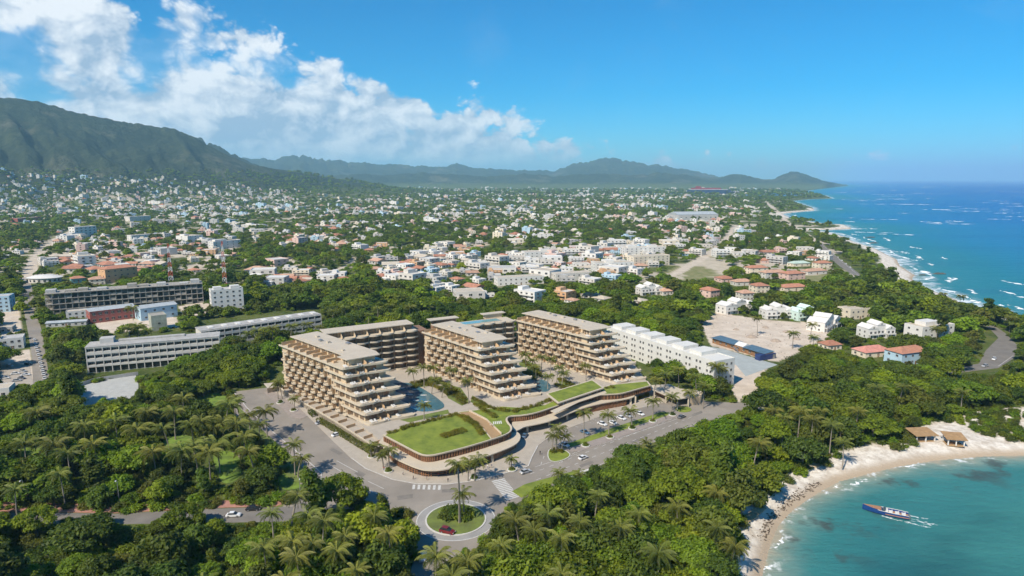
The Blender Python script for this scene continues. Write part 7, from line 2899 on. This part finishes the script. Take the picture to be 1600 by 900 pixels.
# ------------------------------------------------------------------ people on the pavement
def person_mesh():
    J = dict(pel=(0, 0, .95), waist=(0, 0, 1.12), chest=(0, .01, 1.34), neck=(0, 0, 1.50), head=(0, .02, 1.60), crown=(0, .02, 1.72),
             lhip=(.10, 0, .90), lkn=(.12, .14, .50), lank=(.12, .10, .09), ltoe=(.13, .26, .04), rhip=(-.10, 0, .90), rkn=(-.11, -.02, .50), rank=(-.11, -.20, .11), rtoe=(-.12, -.06, .04),
             lsh=(.19, 0, 1.42), lel=(.25, -.10, 1.15), lwr=(.26, .04, .93), lha=(.26, .08, .82), rsh=(-.19, 0, 1.42), rel=(-.25, .04, 1.14), rwr=(-.25, .20, .96), rha=(-.24, .25, .87))
    rad = dict(pel=(.155, .11), waist=(.14, .10), chest=(.165, .11), neck=(.055, .055), head=(.085, .10), crown=(.06, .07), lhip=(.09, .09), lkn=(.06, .065), lank=(.042, .045), ltoe=(.035, .03), rhip=(.09, .09), rkn=(.06, .065), rank=(.042, .045), rtoe=(.035, .03),
               lsh=(.06, .06), lel=(.045, .045), lwr=(.03, .032), lha=(.03, .04), rsh=(.06, .06), rel=(.045, .045), rwr=(.03, .032), rha=(.03, .04))
    E = [('pel', 'waist'), ('waist', 'chest'), ('chest', 'neck'), ('neck', 'head'), ('head', 'crown'), ('pel', 'lhip'), ('lhip', 'lkn'), ('lkn', 'lank'), ('lank', 'ltoe'), ('pel', 'rhip'), ('rhip', 'rkn'), ('rkn', 'rank'), ('rank', 'rtoe'),
         ('chest', 'lsh'), ('lsh', 'lel'), ('lel', 'lwr'), ('lwr', 'lha'), ('chest', 'rsh'), ('rsh', 'rel'), ('rel', 'rwr'), ('rwr', 'rha')]
    names = list(J)
    me = bpy.data.meshes.new('person_skeleton')
    me.from_pydata([J[n] for n in names], [(names.index(a), names.index(c)) for a, c in E], [])
    ob = bpy.data.objects.new('person_skeleton', me)
    col.objects.link(ob)
    ob.modifiers.new('skin', 'SKIN')
    sv = me.skin_vertices[0].data
    for i, n in enumerate(names):
        sv[i].radius = rad[n]
        sv[i].use_root = (n == 'pel')
    sd = ob.modifiers.new('sub', 'SUBSURF')
    sd.levels = sd.render_levels = 1
    dg = bpy.context.evaluated_depsgraph_get()
    out = bpy.data.meshes.new_from_object(ob.evaluated_get(dg))
    out.name = 'person'
    bpy.data.objects.remove(ob)
    return out


base = person_mesh()
base.materials.clear()
for m_ in (SKIN, CLOTH[0], CLOTH[1], mat('hair_dark', (.02, .015, .012), .7)):
    base.materials.append(m_)
for p in base.polygons:
    c = p.center
    if c.z > 1.66 or (c.z > 1.55 and c.y < -.01):
        p.material_index = 3
    elif c.z > 1.49 or (abs(c.x) > .22 and c.z < 1.12) or c.z < .07:
        p.material_index = 0
    elif c.z > .98 or abs(c.x) > .2:
        p.material_index = 1
    else:
        p.material_index = 2
base.shade_smooth()
FOLK = []
for top, bot in ((0, 1), (1, 1), (2, 4), (3, 2), (4, 0), (0, 2)):
    q = base.copy()
    q.materials[1], q.materials[2] = CLOTH[top], CLOTH[bot]
    FOLK.append((q, ('white', 'dark', 'blue', 'red', 'sand-coloured')[top], ('white', 'dark', 'blue', 'red', 'sand-coloured')[bot]))
PEOPLE = [(630, 743, 0, 'near the curved slatted wall corner'), (646, 750, 1, 'walking along the front pavement below the wall corner'), (667, 751, 2, 'on the pavement just left of the zebra'), (685, 746, 3, 'by the slatted wall left of tall palms'),
          (700, 754, 1, 'at the kerb below the tall palms'), (765, 744, 4, 'between the podium wall and the zebra crossing'), (762, 733, 5, 'by the bench before the podium wall'), (768, 732, 2, 'beside the bench before the podium wall'),
          (844, 711, 1, 'at the black driveway kerb'), (829, 672, 0, 'under the driveway canopy'), (833, 672, 1, 'waiting under the driveway canopy edge'), (600, 736, 3, 'between the twin palms and the corner'),
          (972, 640, 0, 'at the far wall of the car park'), (591, 722, 5, 'by the garden wall end'), (1040, 655, 1, 'walking on the median near the gate house'), (947, 684, 2, 'walking on the median between two palms')]
for u, v, k, lb in PEOPLE:
    x, y = g(u, v)
    put('person', FOLK[k][0], None, (x, y, .18), rnd.uniform(0, 6.28), rnd.uniform(.96, 1.06), f'person in {FOLK[k][1]} top, {FOLK[k][2]} trousers, {lb}', 'person', 'people on the resort pavements')
for u, v, z_, k, lb in ((886, 638, ZC, 0, 'leaning on the upper canopy walk'), (820, 656, ZC, 1, 'sitting on the canopy edge above the driveway'), (766, 666, ZL, 4, 'standing on the brown podium deck'), (770, 668, ZL, 0, 'beside another on the brown podium deck')):
    x, y = g(u, v, z_)
    put('person', FOLK[k][0], None, (x, y, z_ + .1), rnd.uniform(0, 6.28), 1.0, f'person in {FOLK[k][1]} top {lb}', 'person', 'people on the resort pavements')

# ------------------------------------------------------------------ street lamps
def lamp(label, u, v, h, rot):
    x, y = g(u, v)
    t = thing('street_lamp', label, 'street lamp', (x, y, 0), rot, 'grey street lamps')
    MB().tube((0, 0, 0), (0, 0, h), .13, .08, 7).build('pole', METAL, t)
    MB().tube((0, 0, h), (1.8, 0, h + .35), .06, .05, 5).build('arm', METAL, t)
    MB().box(1.6, 2.4, -.16, .16, h + .28, h + .42).build('lamp_head', LAMPG, t)


lamp('grey street lamp on the red footpath by the lower road', 187, 790, 9.5, -1.2)
lamp('grey street lamp farther left on the red footpath', 40, 790, 9.5, -1.2)
lamp('grey street lamp at the end of the lower road', 470, 787, 9.5, -1.2)
